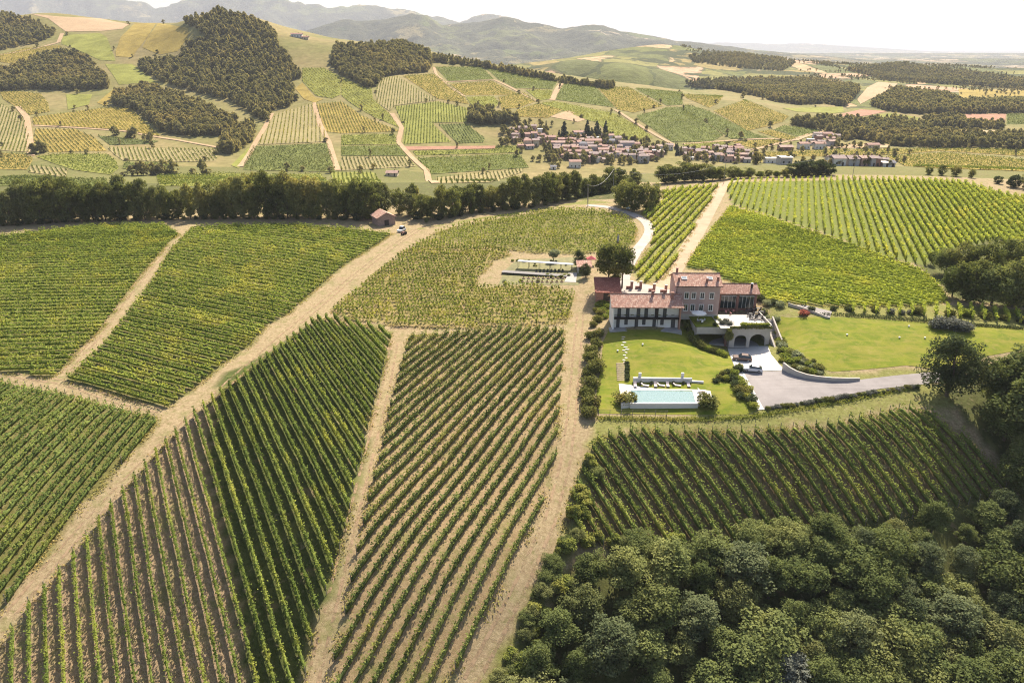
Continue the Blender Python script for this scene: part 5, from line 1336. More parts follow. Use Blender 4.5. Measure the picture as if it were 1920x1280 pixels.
for lab, poly, dist in WOODS:
    W = wpoly(poly, 0, 10, 450); g = np.random.default_rng(100+wi)
    x0, y0 = W.min(0); x1, y1 = W.max(0); n = int((x1-x0)*(y1-y0)/(dist*dist*.62))
    n = min(n, 60000)
    P = np.c_[g.uniform(x0, x1, n), g.uniform(y0, y1, n)]; P = P[inpoly(W, P[:, 0], P[:, 1])]
    # only what stands inside the outline as seen from the valley side
    z = H(P[:, 0], P[:, 1]); a, b, _ = project(P[:, 0], P[:, 1], z+2); k = inpoly(np.array(poly), a, b); P = P[k]; z = z[k]
    pts = np.c_[P, z-.3]
    o = gn_scatter('far_wood', pts, CR[wi % 2], .38, 1.15, wi); tag(o, lab, 'wood', kind='stuff'); wi += 1
    print(lab, len(pts))

g = np.random.default_rng(77); hp = []
for poly, *_r in FF:
    W = wpoly(poly, 0, 8, 450)
    for i in range(len(W)):
        if g.random() < .055 and W[i][1] > 560: hp.append((W[i][0]+g.normal(0, 2), W[i][1]+g.normal(0, 2)))
# tree lines and single trees over the farther hills
for (a, b), n, sp_ in (((1400, 1500), 2200, 1), ((350, 1900), 1600, 1), ((900, 2200), 2400, 1)):
    X = a + g.normal(0, 520, n*3); Y = b + g.normal(0, 330, n*3); k = ((vnoise(X/60, Y/110, 5) > .30) | (np.abs(vnoise(X/150, Y/200, 6)) < .035)) & (Y > 1230) & (X > 250+.1*Y) & (Y < 2700)
    hp += list(zip(X[k][:n], Y[k][:n]))
hp = np.array(hp); z = H(hp[:, 0], hp[:, 1])
tag(gn_scatter('field_trees', np.c_[hp, z-.3], CR[1], .28, .75, 50), 'hedgerow trees scattered between the far fields', 'trees', kind='stuff')

# ------------------------------------------------------------------ village across the valley
WALLS = {'w': plain('village_white', (.62,.60,.57), var=.08), 'c': plain('village_cream', (.55,.45,.32), var=.1), 'p': plain('village_pink', (.46,.30,.25), var=.1), 'g': plain('village_grey', (.38,.36,.36), var=.1), 'o': plain('village_ochre', (.50,.33,.17), var=.1), 'b': plain('village_brick', (.30,.16,.12), var=.15)}
ROOFS = {'r': plain('village_roof_red', (.27,.145,.115), var=.3, scale=.6), 't': plain('village_roof_tan', (.30,.195,.155), var=.3, scale=.6), 'm': plain('village_roof_mauve', (.22,.155,.145), var=.3, scale=.6), 's': plain('village_roof_pale', (.55,.50,.46), var=.1), 'd': plain('village_roof_slate', (.12,.12,.15), var=.15)}
WCOL = {'w':'white','c':'cream','p':'pinkish','g':'grey','o':'ochre','b':'brick'}; RCOL = {'r':'red','t':'tan','m':'mauve brown','s':'pale flat','d':'dark'}
wn_me = MB().box(-.5, .5, -.05, .05, -.7, .7).mesh('window', M_GLASS)
dr_me = MB().box(-.55, .55, -.05, .05, 0, 2.1).mesh('door', M_DARKW)
def house(px, py, wpx, dep, he, wall, roofc, yaw=0.0, hip=False, where='', start=450):
    q = pick([(px, py)], 0, start)[0]; dist = math.hypot(q[1], 70)
    W = wpx*.86*dist/FPX; D = dep*.88; he *= .92
    o = empty('house', (float(q[0]), float(q[1])+D*.3, float(q[2])), math.radians(yaw))
    hr = he + D*.5*(.34 if roofc != 's' else .08)
    m = MB(); x0, x1, y0, y1 = -W/2, W/2, -D/2, D/2
    m.v = [(x0,y0,-3),(x1,y0,-3),(x1,y1,-3),(x0,y1,-3),(x0,y0,he),(x1,y0,he),(x1,y1,he),(x0,y1,he),(x0,0,hr-.1),(x1,0,hr-.1)]
    m.f = [(0,1,5,4),(1,2,6,9,5),(2,3,7,6),(3,0,4,8,7)]; m.build('wall', WALLS[wall], o)
    oh = .5; s = (hr-he)/(D/2); xi = min(W*.32, D*.45) if hip else -oh
    m = MB(); ze = he-oh*s
    m.v = [(x0-oh,y0-oh,ze),(x1+oh,y0-oh,ze),(x1+oh,y1+oh,ze),(x0-oh,y1+oh,ze),(x0+xi if hip else x0-oh,0,hr),(x1-xi if hip else x1+oh,0,hr)]
    m.v += [(a, b, c-.18) for a, b, c in m.v]
    m.f = [(0,1,5,4),(1,2,5),(2,3,4,5),(3,0,4),(7,6,10,11),(8,7,11),(9,8,11,10),(6,9,10),(0,6,7,1),(1,7,8,2),(2,8,9,3),(3,9,6,0)]
    rf = m.build('roof', ROOFS[roofc], o)
    if roofc in 'rtm': MB().box(W*.2-.3, W*.2+.3, D*.05, D*.05+.5, he+.3, hr+.8).build('chimney', WALLS['b'], rf)
    n = max(1, int(W/3.4)); fl = max(1, int(he/2.9))
    for f in range(fl):
        for i in range(n):
            xx = x0 + W*(i+.5)/n
            if f == 0 and i == n//2: mobj('door', dr_me, o, (xx, y0-.03, 0.05)); continue
            mobj('window', wn_me, o, (xx, y0-.03, 1.6+f*2.85))
    tag(o, f"{WCOL[wall]} {'low' if he < 4.5 else 'two-storey'} house with {RCOL[roofc]} roof {where}", 'house', 'houses of the valley village')
    return o
def vz(a, b): return 960+a/10.667, 225+b/10.667          # first village enlargement
def vy(a, b): return 1100+a/10.667, 225+b/10.667         # second
def vx(a, b): return 1260+a/10.667, 230+b/10.667         # third
def vw(a, b): return 1430+a/7.111, 230+b/7.111           # fourth
VH = []
def add(p, *r): VH.append((p[0], p[1]) + r)
# px, py, width px, depth, eaves, wall, roof, yaw, hip, where
add(vz(40,330),15,8,5,'w','r',0,True,'at the left end of the village')
add(vz(210,240),18,9,5,'p','m',8,False,'among trees at the left end of the village')
add(vz(560,290),9,7,6,'w','s',0,False,'narrow, left of the conifers')
add(vz(310,520),17,9,6,'c','r',6,True,'standing apart above the yellow lawn')
add(vz(170,560),12,6,3,'b','r',10,False,'shed beside the cream house')
add(vz(590,385),16,8,5,'b','r',5,False,'left of the big dark conifer')
add(vz(770,430),22,9,5,'p','r',-4,False,'below the big dark conifer')
add(vz(960,560),26,9,6,'g','t',3,False,'in the left middle of the village')
add(vz(1090,640),16,9,6,'p','t',-12,False,'in the left middle of the village, nearer')
add(vz(1330,350),22,9,6,'w','r',12,False,'right below the conifer pair')
add(vz(1340,480),20,9,5,'o','t',0,False,'in the middle of the village')
add(vz(1620,520),34,10,6,'o','r',4,False,'long, in the upper middle of the village')
add(vz(1640,415),24,9,4,'w','s',0,False,'in the upper middle of the village')
add(vz(1420,600),16,10,7,'w','d',0,True,'tall, with hipped top in the village centre')
add(vz(1250,720),26,10,5,'p','r',-8,False,'in the village centre')
add(vz(1480,720),24,10,5,'p','r',6,False,'in the village centre, right part')
add(vz(1600,640),18,9,6,'g','m',10,False,'behind the village centre')
add(vz(1640,780),20,9,6,'p','m',-5,False,'at the front of the village centre')
add(vz(1260,950),24,9,6,'w','r',3,False,'alone at the front of the village')
add(vz(830,990),12,6,3,'w','d',0,False,'hidden in dark shrubs at the village front')
add(vz(1330,800),22,8,5,'g','m',0,False,'at the front of the village centre, left')
add(vy(120,420),22,9,4,'w','s',0,False,'large, upper right of the conifers')
add(vy(460,500),20,9,5,'g','d',0,False,'with a solar roof in the upper village')
add(vy(800,560),30,9,6,'g','m',2,False,'long, along the upper village street')
add(vy(990,560),14,8,5,'p','r',0,False,'at the end of the upper street')
add(vy(330,700),22,9,6,'o','r',5,False,'along the village street')
add(vy(500,800),16,9,6,'g','m',-6,False,'along the lower village street')
add(vy(720,690),26,9,5,'b','r',-8,False,'in the right middle of the village')
add(vy(880,720),22,9,5,'g','d',4,False,'with dark walls in the right middle')
add(vy(1110,690),24,9,5,'p','m',0,False,'in the right middle, beside the round tree')
add(vy(1140,850),22,10,7,'g','m',0,True,'large and grey above the front trees')
add(vy(1290,620),12,7,4,'b','r',0,False,'below the round tree')
add(vy(1420,680),22,9,4,'p','s',0,False,'with pale roof at the right of the village')
add(vy(1470,730),14,8,5,'p','m',8,False,'at the right of the village, front')
add(vy(1620,590),22,9,5,'w','m',0,False,'at the right end below the road')
add(vy(230,610),14,8,6,'w','r',0,False,'among roofs at the village heart')
add(vy(60,560),16,8,5,'g','m',0,False,'among roofs at the village heart, left')
add(vy(640,740),12,8,5,'w','t',-15,False,'with a pale gable')
add(vy(200,790),16,8,6,'p','m',0,False,'near the front edge')
add(vx(330,690),18,8,4,'p','m',6,False,'right of the village by the road')
add(vx(580,680),24,9,6,'p','m',0,False,'right of the road bend')
add(vx(950,620),20,9,5,'g','m',-8,False,'in the small hamlet')
add(vx(940,700),22,8,4,'p','t',-10,False,'in the hamlet, lower row')
add(vx(1150,720),16,8,7,'w','m',0,True,'tall white in the hamlet')
add(vx(1330,610),18,9,6,'p','r',4,False,'on the upper side of the hamlet')
add(vx(1470,650),18,8,5,'p','m',-18,False,'stepping down the right of the hamlet')
add(vx(1590,730),18,8,5,'g','m',-18,False,'lowest of the hamlet row')
add(vx(1340,790),20,8,4,'p','t',0,False,'front of the hamlet')
add(vx(380,750),10,6,3,'w','s',0,False,'small, by the lawn')
add(vx(1500,800),14,7,4,'g','m',0,False,'front right of the hamlet')
add(vw(310,370),28,10,4,'b','t',3,False,'wide barn at the left of the right hamlet')
add(vw(550,350),22,9,6,'w','r',3,False,'in the right hamlet')
add(vw(760,350),22,9,6,'w','r',0,False,'at the right end of the right hamlet')
add(vw(730,210),16,8,6,'w','m',-8,False,'above the right hamlet')
add(vw(860,200),20,9,5,'p','r',4,False,'above the right hamlet, right')
add(vw(940,150),20,8,5,'g','m',0,False,'highest of the right hamlet')
add(vw(640,255),14,7,3,'g','s',0,False,'flat garage above the right hamlet')
add(vw(1470,340),26,9,4,'c','r',3,False,'isolated with red roof by the pale field')
add(vw(120,540),26,10,5,'w','s',0,False,'flat warehouse behind the hilltop bushes')
add(vw(300,560),24,10,5,'g','s',0,False,'second flat warehouse behind the hilltop bushes')
add(vw(1000,590),26,10,5,'w','m',3,False,'left of the houses behind the striped hilltop')
add(vw(1190,620),22,10,5,'g','m',0,False,'in the middle behind the striped hilltop')
add(vw(1430,560),40,13,6,'w','m',2,True,'largest behind the striped hilltop')
add(vw(1640,590),18,8,3,'w','s',0,False,'flat and low behind the striped hilltop')
add(vw(1720,590),10,7,3,'g','d',0,False,'small and dark behind the striped hilltop')
add((556,70),22,8,5,'w','r',5,False,'on the saddle right of the pointed wood')
add((572,74),14,7,4,'c','r',0,False,'smaller, on the saddle right of the pointed wood')
add((912,212),20,9,5,'p','r',0,False,'in the copse above the village')
add((735,330),24,9,3,'c','t',0,False,'low, below the striped far vines')
gv = random.Random(21)
def fill(poly, n, where, lo=9, hi=18):
    k = 0; t_ = 0
    while k < n and t_ < 4000:
        t_ += 1; a = gv.uniform(min(p[0] for p in poly), max(p[0] for p in poly)); b = gv.uniform(min(p[1] for p in poly), max(p[1] for p in poly))
        if not inpoly(np.array(poly), np.array([a]), np.array([b]))[0]: continue
        if any(abs(h[0]-a) < (h[2]*.5+5) and abs(h[1]-b) < 4.5 for h in VH): continue
        add((a, b), gv.uniform(lo, hi), gv.uniform(6.5, 9), gv.choice([3.2, 5.2, 5.6, 6.2]), gv.choice('wcppgob'), gv.choice('rrtmmm'), gv.uniform(-25, 25), gv.random() < .2, where); k += 1
fill([vz(700,520), vz(1200,420), vz(1900,380), vy(900,520), vy(1500,640), vy(1300,860), vy(600,830), vz(1500,860), vz(1000,780)], 62, 'in the crowded village')
fill([vx(200,620), vx(900,560), vx(1350,560), vx(1700,720), vx(1500,840), vx(900,760), vx(300,740)], 22, 'in the small hamlet')
fill([vw(450,330), vw(900,170), vw(1040,200), vw(900,330)], 6, 'in the slope hamlet')
fill([vw(800,560), vw(1000,500), vw(1600,520), vw(1700,600), vw(1000,640)], 7, 'behind the striped hilltop')
fill([vz(-60,240), vz(500,170), vz(720,420), vz(300,600), vz(0,430)], 12, 'at the wooded left end')
VH.sort(key=lambda h: (h[9], h[0])); cnt = {}
VH2 = []
for h in VH:
    if h[9].startswith(('in the crowded', 'in the small hamlet', 'in the slope hamlet', 'behind the striped', 'at the wooded')):
        cnt[h[9]] = cnt.get(h[9], 0)+1; VH2.append(h[:9]+(f'{h[9]}, {ordn(cnt[h[9]])} from left',))
    else: VH2.append(h)
VH = VH2
for h in VH: house(h[0], h[1], h[2], h[3], h[4], h[5], h[6], h[7], h[8], h[9])
print('HOUSES', len(VH))
# village trees
for px, py, hh, w in [(vz(1040,350)+(19, 1.1)), (vz(940,350)+(9, 1.0)), (vz(1500,340)+(20,.9)), (vz(1590,350)+(12,1.0)), (vz(1690,355)+(20, 1.0)), (vz(1760,350)+(11,1.0)), (vz(1865,330)+(19,.8)), (vy(1810,590)+(8,1.0)), (vy(1810,700)+(9,1.0)), (vz(680,190)+(11,.5)), (vx(100,650)+(9,.9)), (vx(70,520)+(8,.8))]:
    far_tree(px, py, hh*.85, 'conifer', w, label='dark pointed conifer rising over the village roofs', group='conifers of the village')
g = random.Random(8)
VT = [vy(520,330), vy(1150,570), vz(1440,800), vz(860,560), vz(1060,600), vz(900,800), vz(1080,800), vz(1170,800), vz(760,820), vz(660,830), vz(420,820), vz(550,830), vz(920,970), vz(800,960), vz(1410,900), vy(130,860), vy(700,830), vz(250,330), vz(150,360), vz(330,320), vz(80,470), vz(380,230), vz(350,100), vz(600,120), vz(800,120), vz(640,230), vz(1200,420), vz(1100,420), vz(1180,560),
      vx(700,720), vx(640,750), vx(800,760), vx(500,740), vx(880,620), vx(1640,800), vx(1680,840), vx(1770,800), vx(1660,520), vx(1370,325), vw(880,240), vw(780,235), vw(1110,250), vw(1010,270), vw(1210,320), vw(1110,345), vw(1290,345), vw(360,460), vw(1750,460), vw(1880,530), vw(1330,590), vw(100,60), vx(310,600), vz(200,650), vz(90,740), vz(690,700), vz(1420,820), vz(1640,860), vy(1280,650), vy(990,80), vy(1200,210), vy(470,340), vz(1250,400)]
for k, (px, py) in enumerate(VT):
    far_tree(px, py, g.uniform(4.5, 7.5), g.choice(['fartree','fartree2']), g.uniform(.8, 1.1), label='small round garden tree among the houses of the valley', group='garden trees of the village')

gg = np.random.default_rng(5); P = []
for poly, n in (([vz(600,420), vz(1900,380), vy(1700,520), vy(1500,860), vy(600,900), vz(700,860)], 240), ([vx(100,600), vx(1700,600), vx(1700,860), vx(100,820)], 60), ([vw(0,300), vw(1800,120), vw(1800,620), vw(0,640)], 70), ([vz(-300,200), vz(700,100), vz(700,500), vz(-300,520)], 60)):
    a = np.array(poly); X = gg.uniform(a[:, 0].min(), a[:, 0].max(), n*3); Y = gg.uniform(a[:, 1].min(), a[:, 1].max(), n*3); k = inpoly(a, X, Y); P += list(zip(X[k][:n], Y[k][:n]))
q = pick(P, 0, 450)
tag(gn_scatter('village_greenery', q, CR[0], .30, .85, 60), 'small garden greenery between the village houses', 'trees', kind='stuff')

# ------------------------------------------------------------------ pool garden
ZP = -0.45
def lv(px, py, z=ZP):
    a, b = atz(px, py, z); return (float(a), float(b))
M_DECK = plain('pool_deck', (.60,.57,.54), var=.05, scale=.8)
M_POOLW = plain('pool_lining', (.66,.90,.93), var=.05, scale=.5)
t = NT('pool_water'); t.base((.60,.95,.98)); t.b.inputs['Roughness'].default_value = .04; t.b.inputs['IOR'].default_value = 1.33
t.b.inputs['Transmission Weight'].default_value = .75
t.bump(t.noise(t.pos(), 2.2, 3), .02, .25); M_WATER = t.m
pl = empty('swimming_pool', (*lv(1240, 740), ZP)); tag(pl, 'rectangular pale turquoise swimming pool with white deck on the lower lawn', 'pool')
ox, oy = lv(1240, 740)
def rel(P): return [(a-ox, b-oy) for a, b in P]
dk = rel([lv(1160,717), lv(1182,756), lv(1190,755), lv(1182,731), lv(1298,731), lv(1305,755), lv(1338,748), lv(1327,721)])
A, B_, C_, D_ = rel([lv(1182,731), lv(1298,731), lv(1304,754), lv(1188,754)])      # water corners: back left, back right, front right, front left
bl, br_ = rel([lv(1160,717), lv(1328,720)]); fl, fr = rel([lv(1165,757), lv(1338,753)])
m = MB()
for q in ((bl, A, B_, br_), (A, bl, fl, D_), (br_, B_, C_, fr)):
    q = list(q)
    ar = sum(q[i-1][0]*q[i][1]-q[i][0]*q[i-1][1] for i in range(4))
    m.prism(q if ar > 0 else q[::-1], -1.6, 0)
m.build('deck', M_DECK, pl)
m = MB().prism([D_, C_, B_, A], -1.9, -1.35); m.build('basin_floor', M_POOLW, pl)
m = MB(); fw = [(D_[0]-.8, D_[1]-.55), (C_[0]+.5, C_[1]-.55), (C_[0]+.5, C_[1]-.003), (D_[0]-.8, D_[1]-.003)]
m.prism(fw, -2.2, -.02); m.build('front_wall', M_DECK, pl)
w4 = [((p[0]-(A[0]+C_[0])/2)*.999+(A[0]+C_[0])/2, (p[1]-(A[1]+C_[1])/2)*.999+(A[1]+C_[1])/2) for p in (D_, C_, B_, A)]
MB().prism(w4, -1.30, -.10).build('water', M_WATER, pl)
# wall behind the pool
a = lv(1187, 718); b = lv(1297, 719.5); c = lv(1319, 721)
m = MB().prism([a, b, (b[0], b[1]+.5), (a[0], a[1]+.5)], ZP-.6, ZP+1.35)
pw = m.build('pool_wall', M_DECK); tag(pw, 'low white wall with two small pillars behind the pool loungers', 'wall')
MB().prism([(b[0]+.003, b[1]), c, (c[0], c[1]+.5), (b[0]+.003, b[1]+.5)], ZP-.6, ZP+.75).build('lower_wall', M_DECK, pw)
for px in (1200, 1280):
    q = lv(px, 718.5); MB().box(q[0]-.3, q[0]+.3, q[1]+.503, q[1]+1.1, ZP-.6, ZP+2.3).build('pillar', M_DECK, pw)
M_LOUNGE = plain('lounger_fabric', (.52,.44,.42), var=.06); M_FRAMEW = plain('lounger_frame', (.30,.24,.20))
def lounger(x, y, rz, lab):
    o = empty('sun_lounger', (x, y, ZP), rz)
    MB().box(-.34, .34, -.7, .55, .28, .38).build('seat', M_LOUNGE, o)
    m = MB(); m.v = [(-.34,.55,.28),(.34,.55,.28),(.34,1.15,.75),(-.34,1.15,.75),(-.34,.55,.38),(.34,.55,.38),(.34,1.1,.83),(-.34,1.1,.83)]
    m.f = [(3,2,1,0),(4,5,6,7),(0,1,5,4),(1,2,6,5),(2,3,7,6),(3,0,4,7)]; m.build('backrest', M_LOUNGE, o)
    for sx in (-1, 1):
        for yy in (-.6, .5): MB().box(sx*.30-.03, sx*.30+.03, yy-.03, yy+.03, 0, .28).build('leg', M_FRAMEW, o)
    return tag(o, lab, 'sun lounger', 'loungers by the pool')
for i, px in enumerate((1191, 1211, 1229, 1241, 1252, 1271, 1291)):
    q = lv(px, 724.5); lounger(q[0], q[1], math.radians((i % 2)*78-4), f'{ordn(i+1)} pale sun lounger from the left along the pool wall')
for i, (px, py) in enumerate(((1317, 734), (1322, 741))):
    q = lv(px, py); lounger(q[0], q[1], math.radians(85), ('upper' if i == 0 else 'lower')+' pinkish lounger on the deck right of the pool')
M_POT = plain('dark_pot', (.05,.045,.05))
for i, px in enumerate((1201, 1221, 1262, 1281)):
    q = lv(px, 721.5); o = empty('potted_plant', (q[0], q[1], ZP)); MB().tube([(0,0,0),(0,0,.45)], [.22,.28], 8).build('pot', M_POT, o)
    c = mobj('foliage', SHR['dark'][0], o, (0, 0, .75)); c.scale = (.28, .28, .3)
    tag(o, f'{ordn(i+1)} dark potted plant from the left between the pool loungers', 'plant', 'pots by the pool wall')
# shrubs
for i, (px, py, r) in enumerate([(1120,603,10),(1112,612,8),(1108,634,11),(1122,630,11),(1118,650,12),(1108,662,12),(1110,676,14),(1117,696,16),(1102,704,11),(1106,726,15),(1100,744,13),(1108,761,15),(1104,780,13),(1126,590,9),(1118,585,8)]):
    bush(px, py, r/7.3, 'shrub', .95, f'{ordn(i+1)} clipped round bush from the top in the hedge line left of the lawn', 'bush', 'hedge line left of the lawn', name='bush')
bush(1173, 755, 2.3, 'shrub', .75, 'round bush at the left front corner of the pool', 'bush', name='bush')
bush(1324, 760, 2.5, 'shrub', .75, 'clipped box-like bush at the right front corner of the pool', 'bush', name='bush')
for i, (px, py, r) in enumerate([(1347,709,6),(1356,703,7),(1366,700,8),(1376,703,9),(1384,696,10),(1362,713,8),(1373,713,9),(1386,714,8),(1380,724,9),(1391,722,9),(1384,735,10),(1395,737,10),(1403,733,9),(1389,746,8),(1408,752,10),(1399,746,8),(1413,764,9),(1343,716,6),(1386,690,7),(1353,712,6)]):
    bush(px, py, r/7.6, rnd.choice(['shrub','shrub','dark','lush']), .85, f'shrub {ordn(i+1)} from the back in the planting between pool and driveway', 'shrub', 'shrubs between pool and driveway')
for i, (px, py, r) in enumerate([(1298,612,10),(1293,622,8),(1299,630,9),(1300,640,10),(1308,648,11),(1317,653,9),(1326,657,8),(1334,660,8),(1342,662,8),(1350,665,8),(1358,668,7),(1302,620,9)]):
    bush(px, py, r/7.2, rnd.choice(['lush','shrub']), .9, f'shrub {ordn(i+1)} from the back along the carport edge', 'shrub', 'shrubs along the carport')
for i, (px, py, r) in enumerate([(1122,575,9),(1132,572,10),(1140,578,9),(1128,585,9),(1143,590,8),(1135,596,7),(1282,600,8),(1287,608,9),(1290,616,8)]):
    bush(px, py, r/7, 'lush', .8, f'light green shrub, {ordn(i+1)} around the ends of the white house', 'shrub', 'shrubs around the white house')
bp = [(1456,626),(1462,640),(1467,650),(1472,660),(1480,668),(1488,672),(1496,676),(1506,680),(1515,684),(1524,688),(1534,692),(1472,672),(1480,680),(1490,688),(1500,692),(1512,696),(1524,699),(1536,701),(1463,660),(1466,676),(1484,664),(1494,668),(1504,673),(1476,690),(1450,612),(1454,600)]
for i, (px, py) in enumerate(bp):
    bush(px, py, rnd.uniform(.75, 1.35), rnd.choice(['lush','lush','shrub','olive']), .7, f'low shrub, {ordn(i+1)} on the planted bank above the curved wall', 'shrub', 'shrubs on the planted bank')
for i, px in enumerate(range(1440, 1720, 9)):
    py = 768 - (px-1433)*.148 + rnd.uniform(-1, 1.5)
    bush(px, py, rnd.uniform(.45, .85), rnd.choice(['shrub','dark','lavender']), .8, f'dark low shrub, {ordn(i+1)} from the left along the front edge of the driveway', 'shrub', 'low shrubs along the driveway')
for i, (px, py, r) in enumerate([(1755,611,3.1),(1768,608,3.4),(1782,609,3.5),(1796,612,3.3),(1808,615,2.7)]):
    pass
lav = empty('lavender_mass', tuple(pk(1782, 614))); tag(lav, 'large dark greyish shrub mass on the right lawn', 'shrub')
for i, (px, py, r) in enumerate([(1757,614,2.2),(1768,612,2.6),(1782,614,2.7),(1796,617,2.6),(1808,620,2.1)]):
    q = pk(px, py) - lav.location; c = mobj('clump', SHR['lavender'][i % 2], lav, (q.x, q.y, q.z+.9)); c.scale = (r, r*.9, r*.75)
bush(1508, 590, 1.35, 'red', .7, 'red leaved bush at the end of the low garden wall', 'bush', name='bush')
for i, (px, py, r, k) in enumerate([(1521,583,1.1,'dark'),(1590,580,1.2,'shrub'),(1593,583,1.0,'dark'),(1562,581,.9,'dark'),(1640,583,1.1,'shrub'),(1670,587,1.1,'lavender'),(1690,588,1.0,'lavender'),(1705,588,.9,'lavender'),(1719,587,1.5,'shrub'),(1781,591,1.4,'shrub'),(1848,596,1.5,'shrub'),(1880,599,1.2,'shrub'),(1425,563,1.5,'dark'),(1438,572,1.3,'olive'),(1462,575,1.3,'olive'),(1450,570,1.2,'dark'),(1812,592,1.6,'lush'),(1915,605,1.4,'dark'),(1432,590,1.2,'shrub'),(1437,598,1.0,'olive')]):
    bush(px, py, r, k, .85, f'garden shrub, {ordn(i+1)} along the back edge of the right lawn', 'shrub', 'shrubs at the back of the lawn')
q0 = [(1545,590),(1600,591),(1660,595),(1730,600),(1800,606),(1830,610),(1920,617)]
Q = pick(dens(q0, 6)[:-6]); g = np.random.default_rng(7)
m = []
for i in range(len(Q)):
    n = 26; C = Q[i] + np.c_[g.normal(0, .5, n), g.normal(0, .25, n), .1+.5*g.random(n)]
    nor = g.normal(0, 1, (n, 3)); nor[:, 2] += .6; nor /= np.linalg.norm(nor, axis=1)[:, None]
    u = np.cross(nor, g.normal(0, 1, (n, 3))); u /= np.linalg.norm(u, axis=1)[:, None]; v = np.cross(nor, u)
    m.append((np.stack([C-u*.16, C-v*.13, C+u*.16, C+v*.13], 1).reshape(-1, 3), np.arange(4*n).reshape(-1, 4)))
V, F = joinVF(m); tag(mobj('low_hedge', npmesh('low_hedge', V, F, TM['dark'])), 'thin dark low hedge along the back edge of the right lawn', 'hedge')
# steps, stepping stones
q0 = pick([(1168,636),(1171,642),(1167,647),(1173,651),(1170,657),(1174,661),(1171,666),(1174,671),(1170,675),(1172,679),(1169,632),(1176,655)])
for i, q in enumerate(q0):
    r = rnd.uniform(.35, .6); pts = [(q[0]+r*math.cos(a)*rnd.uniform(.8,1.1), q[1]+r*.8*math.sin(a)*rnd.uniform(.8,1.1)) for a in np.linspace(0, 6.283, 8)[:-1]]
    tag(MB().prism(pts, q[2]-.1, q[2]+.10).build('stepping_stone', M_STONEW), f'flat pale stepping stone, {ordn(i+1)} of the line from house to pool steps', 'stone', 'stepping stones on the lawn')
M_STEP = plain('step_timber', (.36,.28,.20), var=.2)
ps = empty('garden_steps', tuple(pk(1166, 714))); tag(ps, 'flight of timber edged garden steps leading down to the pool', 'steps')
for i in range(9):
    q = pk(1165-.2*i, 713-i*3.8) - ps.location; MB().box(q.x-1.0, q.x+1.0, q.y-.15, q.y+.28, q.z-.3, q.z+.16).build('step', M_STEP, ps)
for i in range(6):
    q = pk(1176, 712-i*6); bush(0, 0, .6, 'dark', .9, f'small dark plant, {ordn(i+1)} beside the garden steps', 'plant', 'plants beside the garden steps', at=q, name='plant')
for i, (px, py) in enumerate(((1588,629),(1686,634),(1704,613),(1734,635),(1158,659),(1205,647))):
    q = pk(px, py); o = empty('lawn_lamp', tuple(q)); MB().tube([(0,0,-.1),(0,0,.35)], [.12,.12], 8).build('post', M_FRAME, o); MB().tube([(0,0,.35),(0,0,.45)], [.27,.2], 10).build('cap', M_FRAME, o)
    tag(o, f'small white lawn lamp, {ordn(i+1)} ' + ('on the right lawn' if i < 4 else 'on the lower lawn'), 'lamp', 'lawn lamps')
# wire fence below the pool
fq = pick(dens([(1122,779),(1250,781),(1330,781),(1402,777),(1425,770)], 21)[:-20])
fc = empty('garden_fence', tuple(fq[0])); tag(fc, 'thin wire fence with posts along the lower edge of the pool lawn', 'fence')
for q in fq:
    d = q-fq[0]; MB().box(d[0]-.05, d[0]+.05, d[1]-.05, d[1]+.05, d[2]-.3, d[2]+1.5).build('post', M_POST, fc)
for hgt in (.4, .9, 1.4):
    MB().tube([tuple(q-fq[0]+np.array((0,0,hgt))) for q in fq], [.02]*len(fq), 4).build('wire', M_IRON, fc)
# rough dry-stone edge below the fence
g = np.random.default_rng(3); m = []
Q = pick(dens([(1122,784),(1250,786),(1330,786),(1402,782),(1500,766),(1600,748),(1700,728)], 3)[:-190]); n = 22
for q in Q:
    C = q + np.c_[g.normal(0, .45, n), g.normal(0, .5, n), .45*g.random(n)**2]
    nor = g.normal(0, .6, (n, 3)); nor[:, 2] += .5; nor /= np.linalg.norm(nor, axis=1)[:, None]
    u = np.cross(nor, g.normal(0, 1, (n, 3))); u /= np.linalg.norm(u, axis=1)[:, None]; v = np.cross(nor, u)
    m.append((np.stack([C-u*.2, C-v*.12, C+u*.2, C+v*.12], 1).reshape(-1, 3), np.arange(4*n).reshape(-1, 4)))
V, F = joinVF(m); tag(mobj('rough_grass', npmesh('rough_grass', V, F, TM['yellow'])), 'tall rough grass below the pool fence', 'grass', kind='stuff')

# ------------------------------------------------------------------ terrace furniture
def parasol(x, y, z, r, lab, lean=0):
    o = empty('parasol', (x, y, z)); MB().tube([(0,0,0),(0,0,2.6)], [.04,.04], 6).build('pole', M_FRAMEW, o)
    m = MB(); n = 8; m.v = [(0,0,2.95)] + [(r*math.cos(k*6.2832/n+.39), r*math.sin(k*6.2832/n+.39), 2.35) for k in range(n)] + [(r*math.cos(k*6.2832/n+.39), r*math.sin(k*6.2832/n+.39), 2.17) for k in range(n)]
    m.f = [(0, 1+k, 1+(k+1) % n) for k in range(n)] + [(1+k, 1+n+k, 1+n+(k+1) % n, 1+(k+1) % n) for k in range(n)]
    m.build('canopy', M_FRAME, o); MB().box(-.35,.35,-.35,.35,0,.1).build('base', M_CONC, o); return tag(o, lab, 'parasol')
zl = 5.12
ux, uy = atz(1309, 602, zl); parasol(float(ux), float(uy), zl, 2.0, 'large open white parasol on the small lawn before the mauve villa')
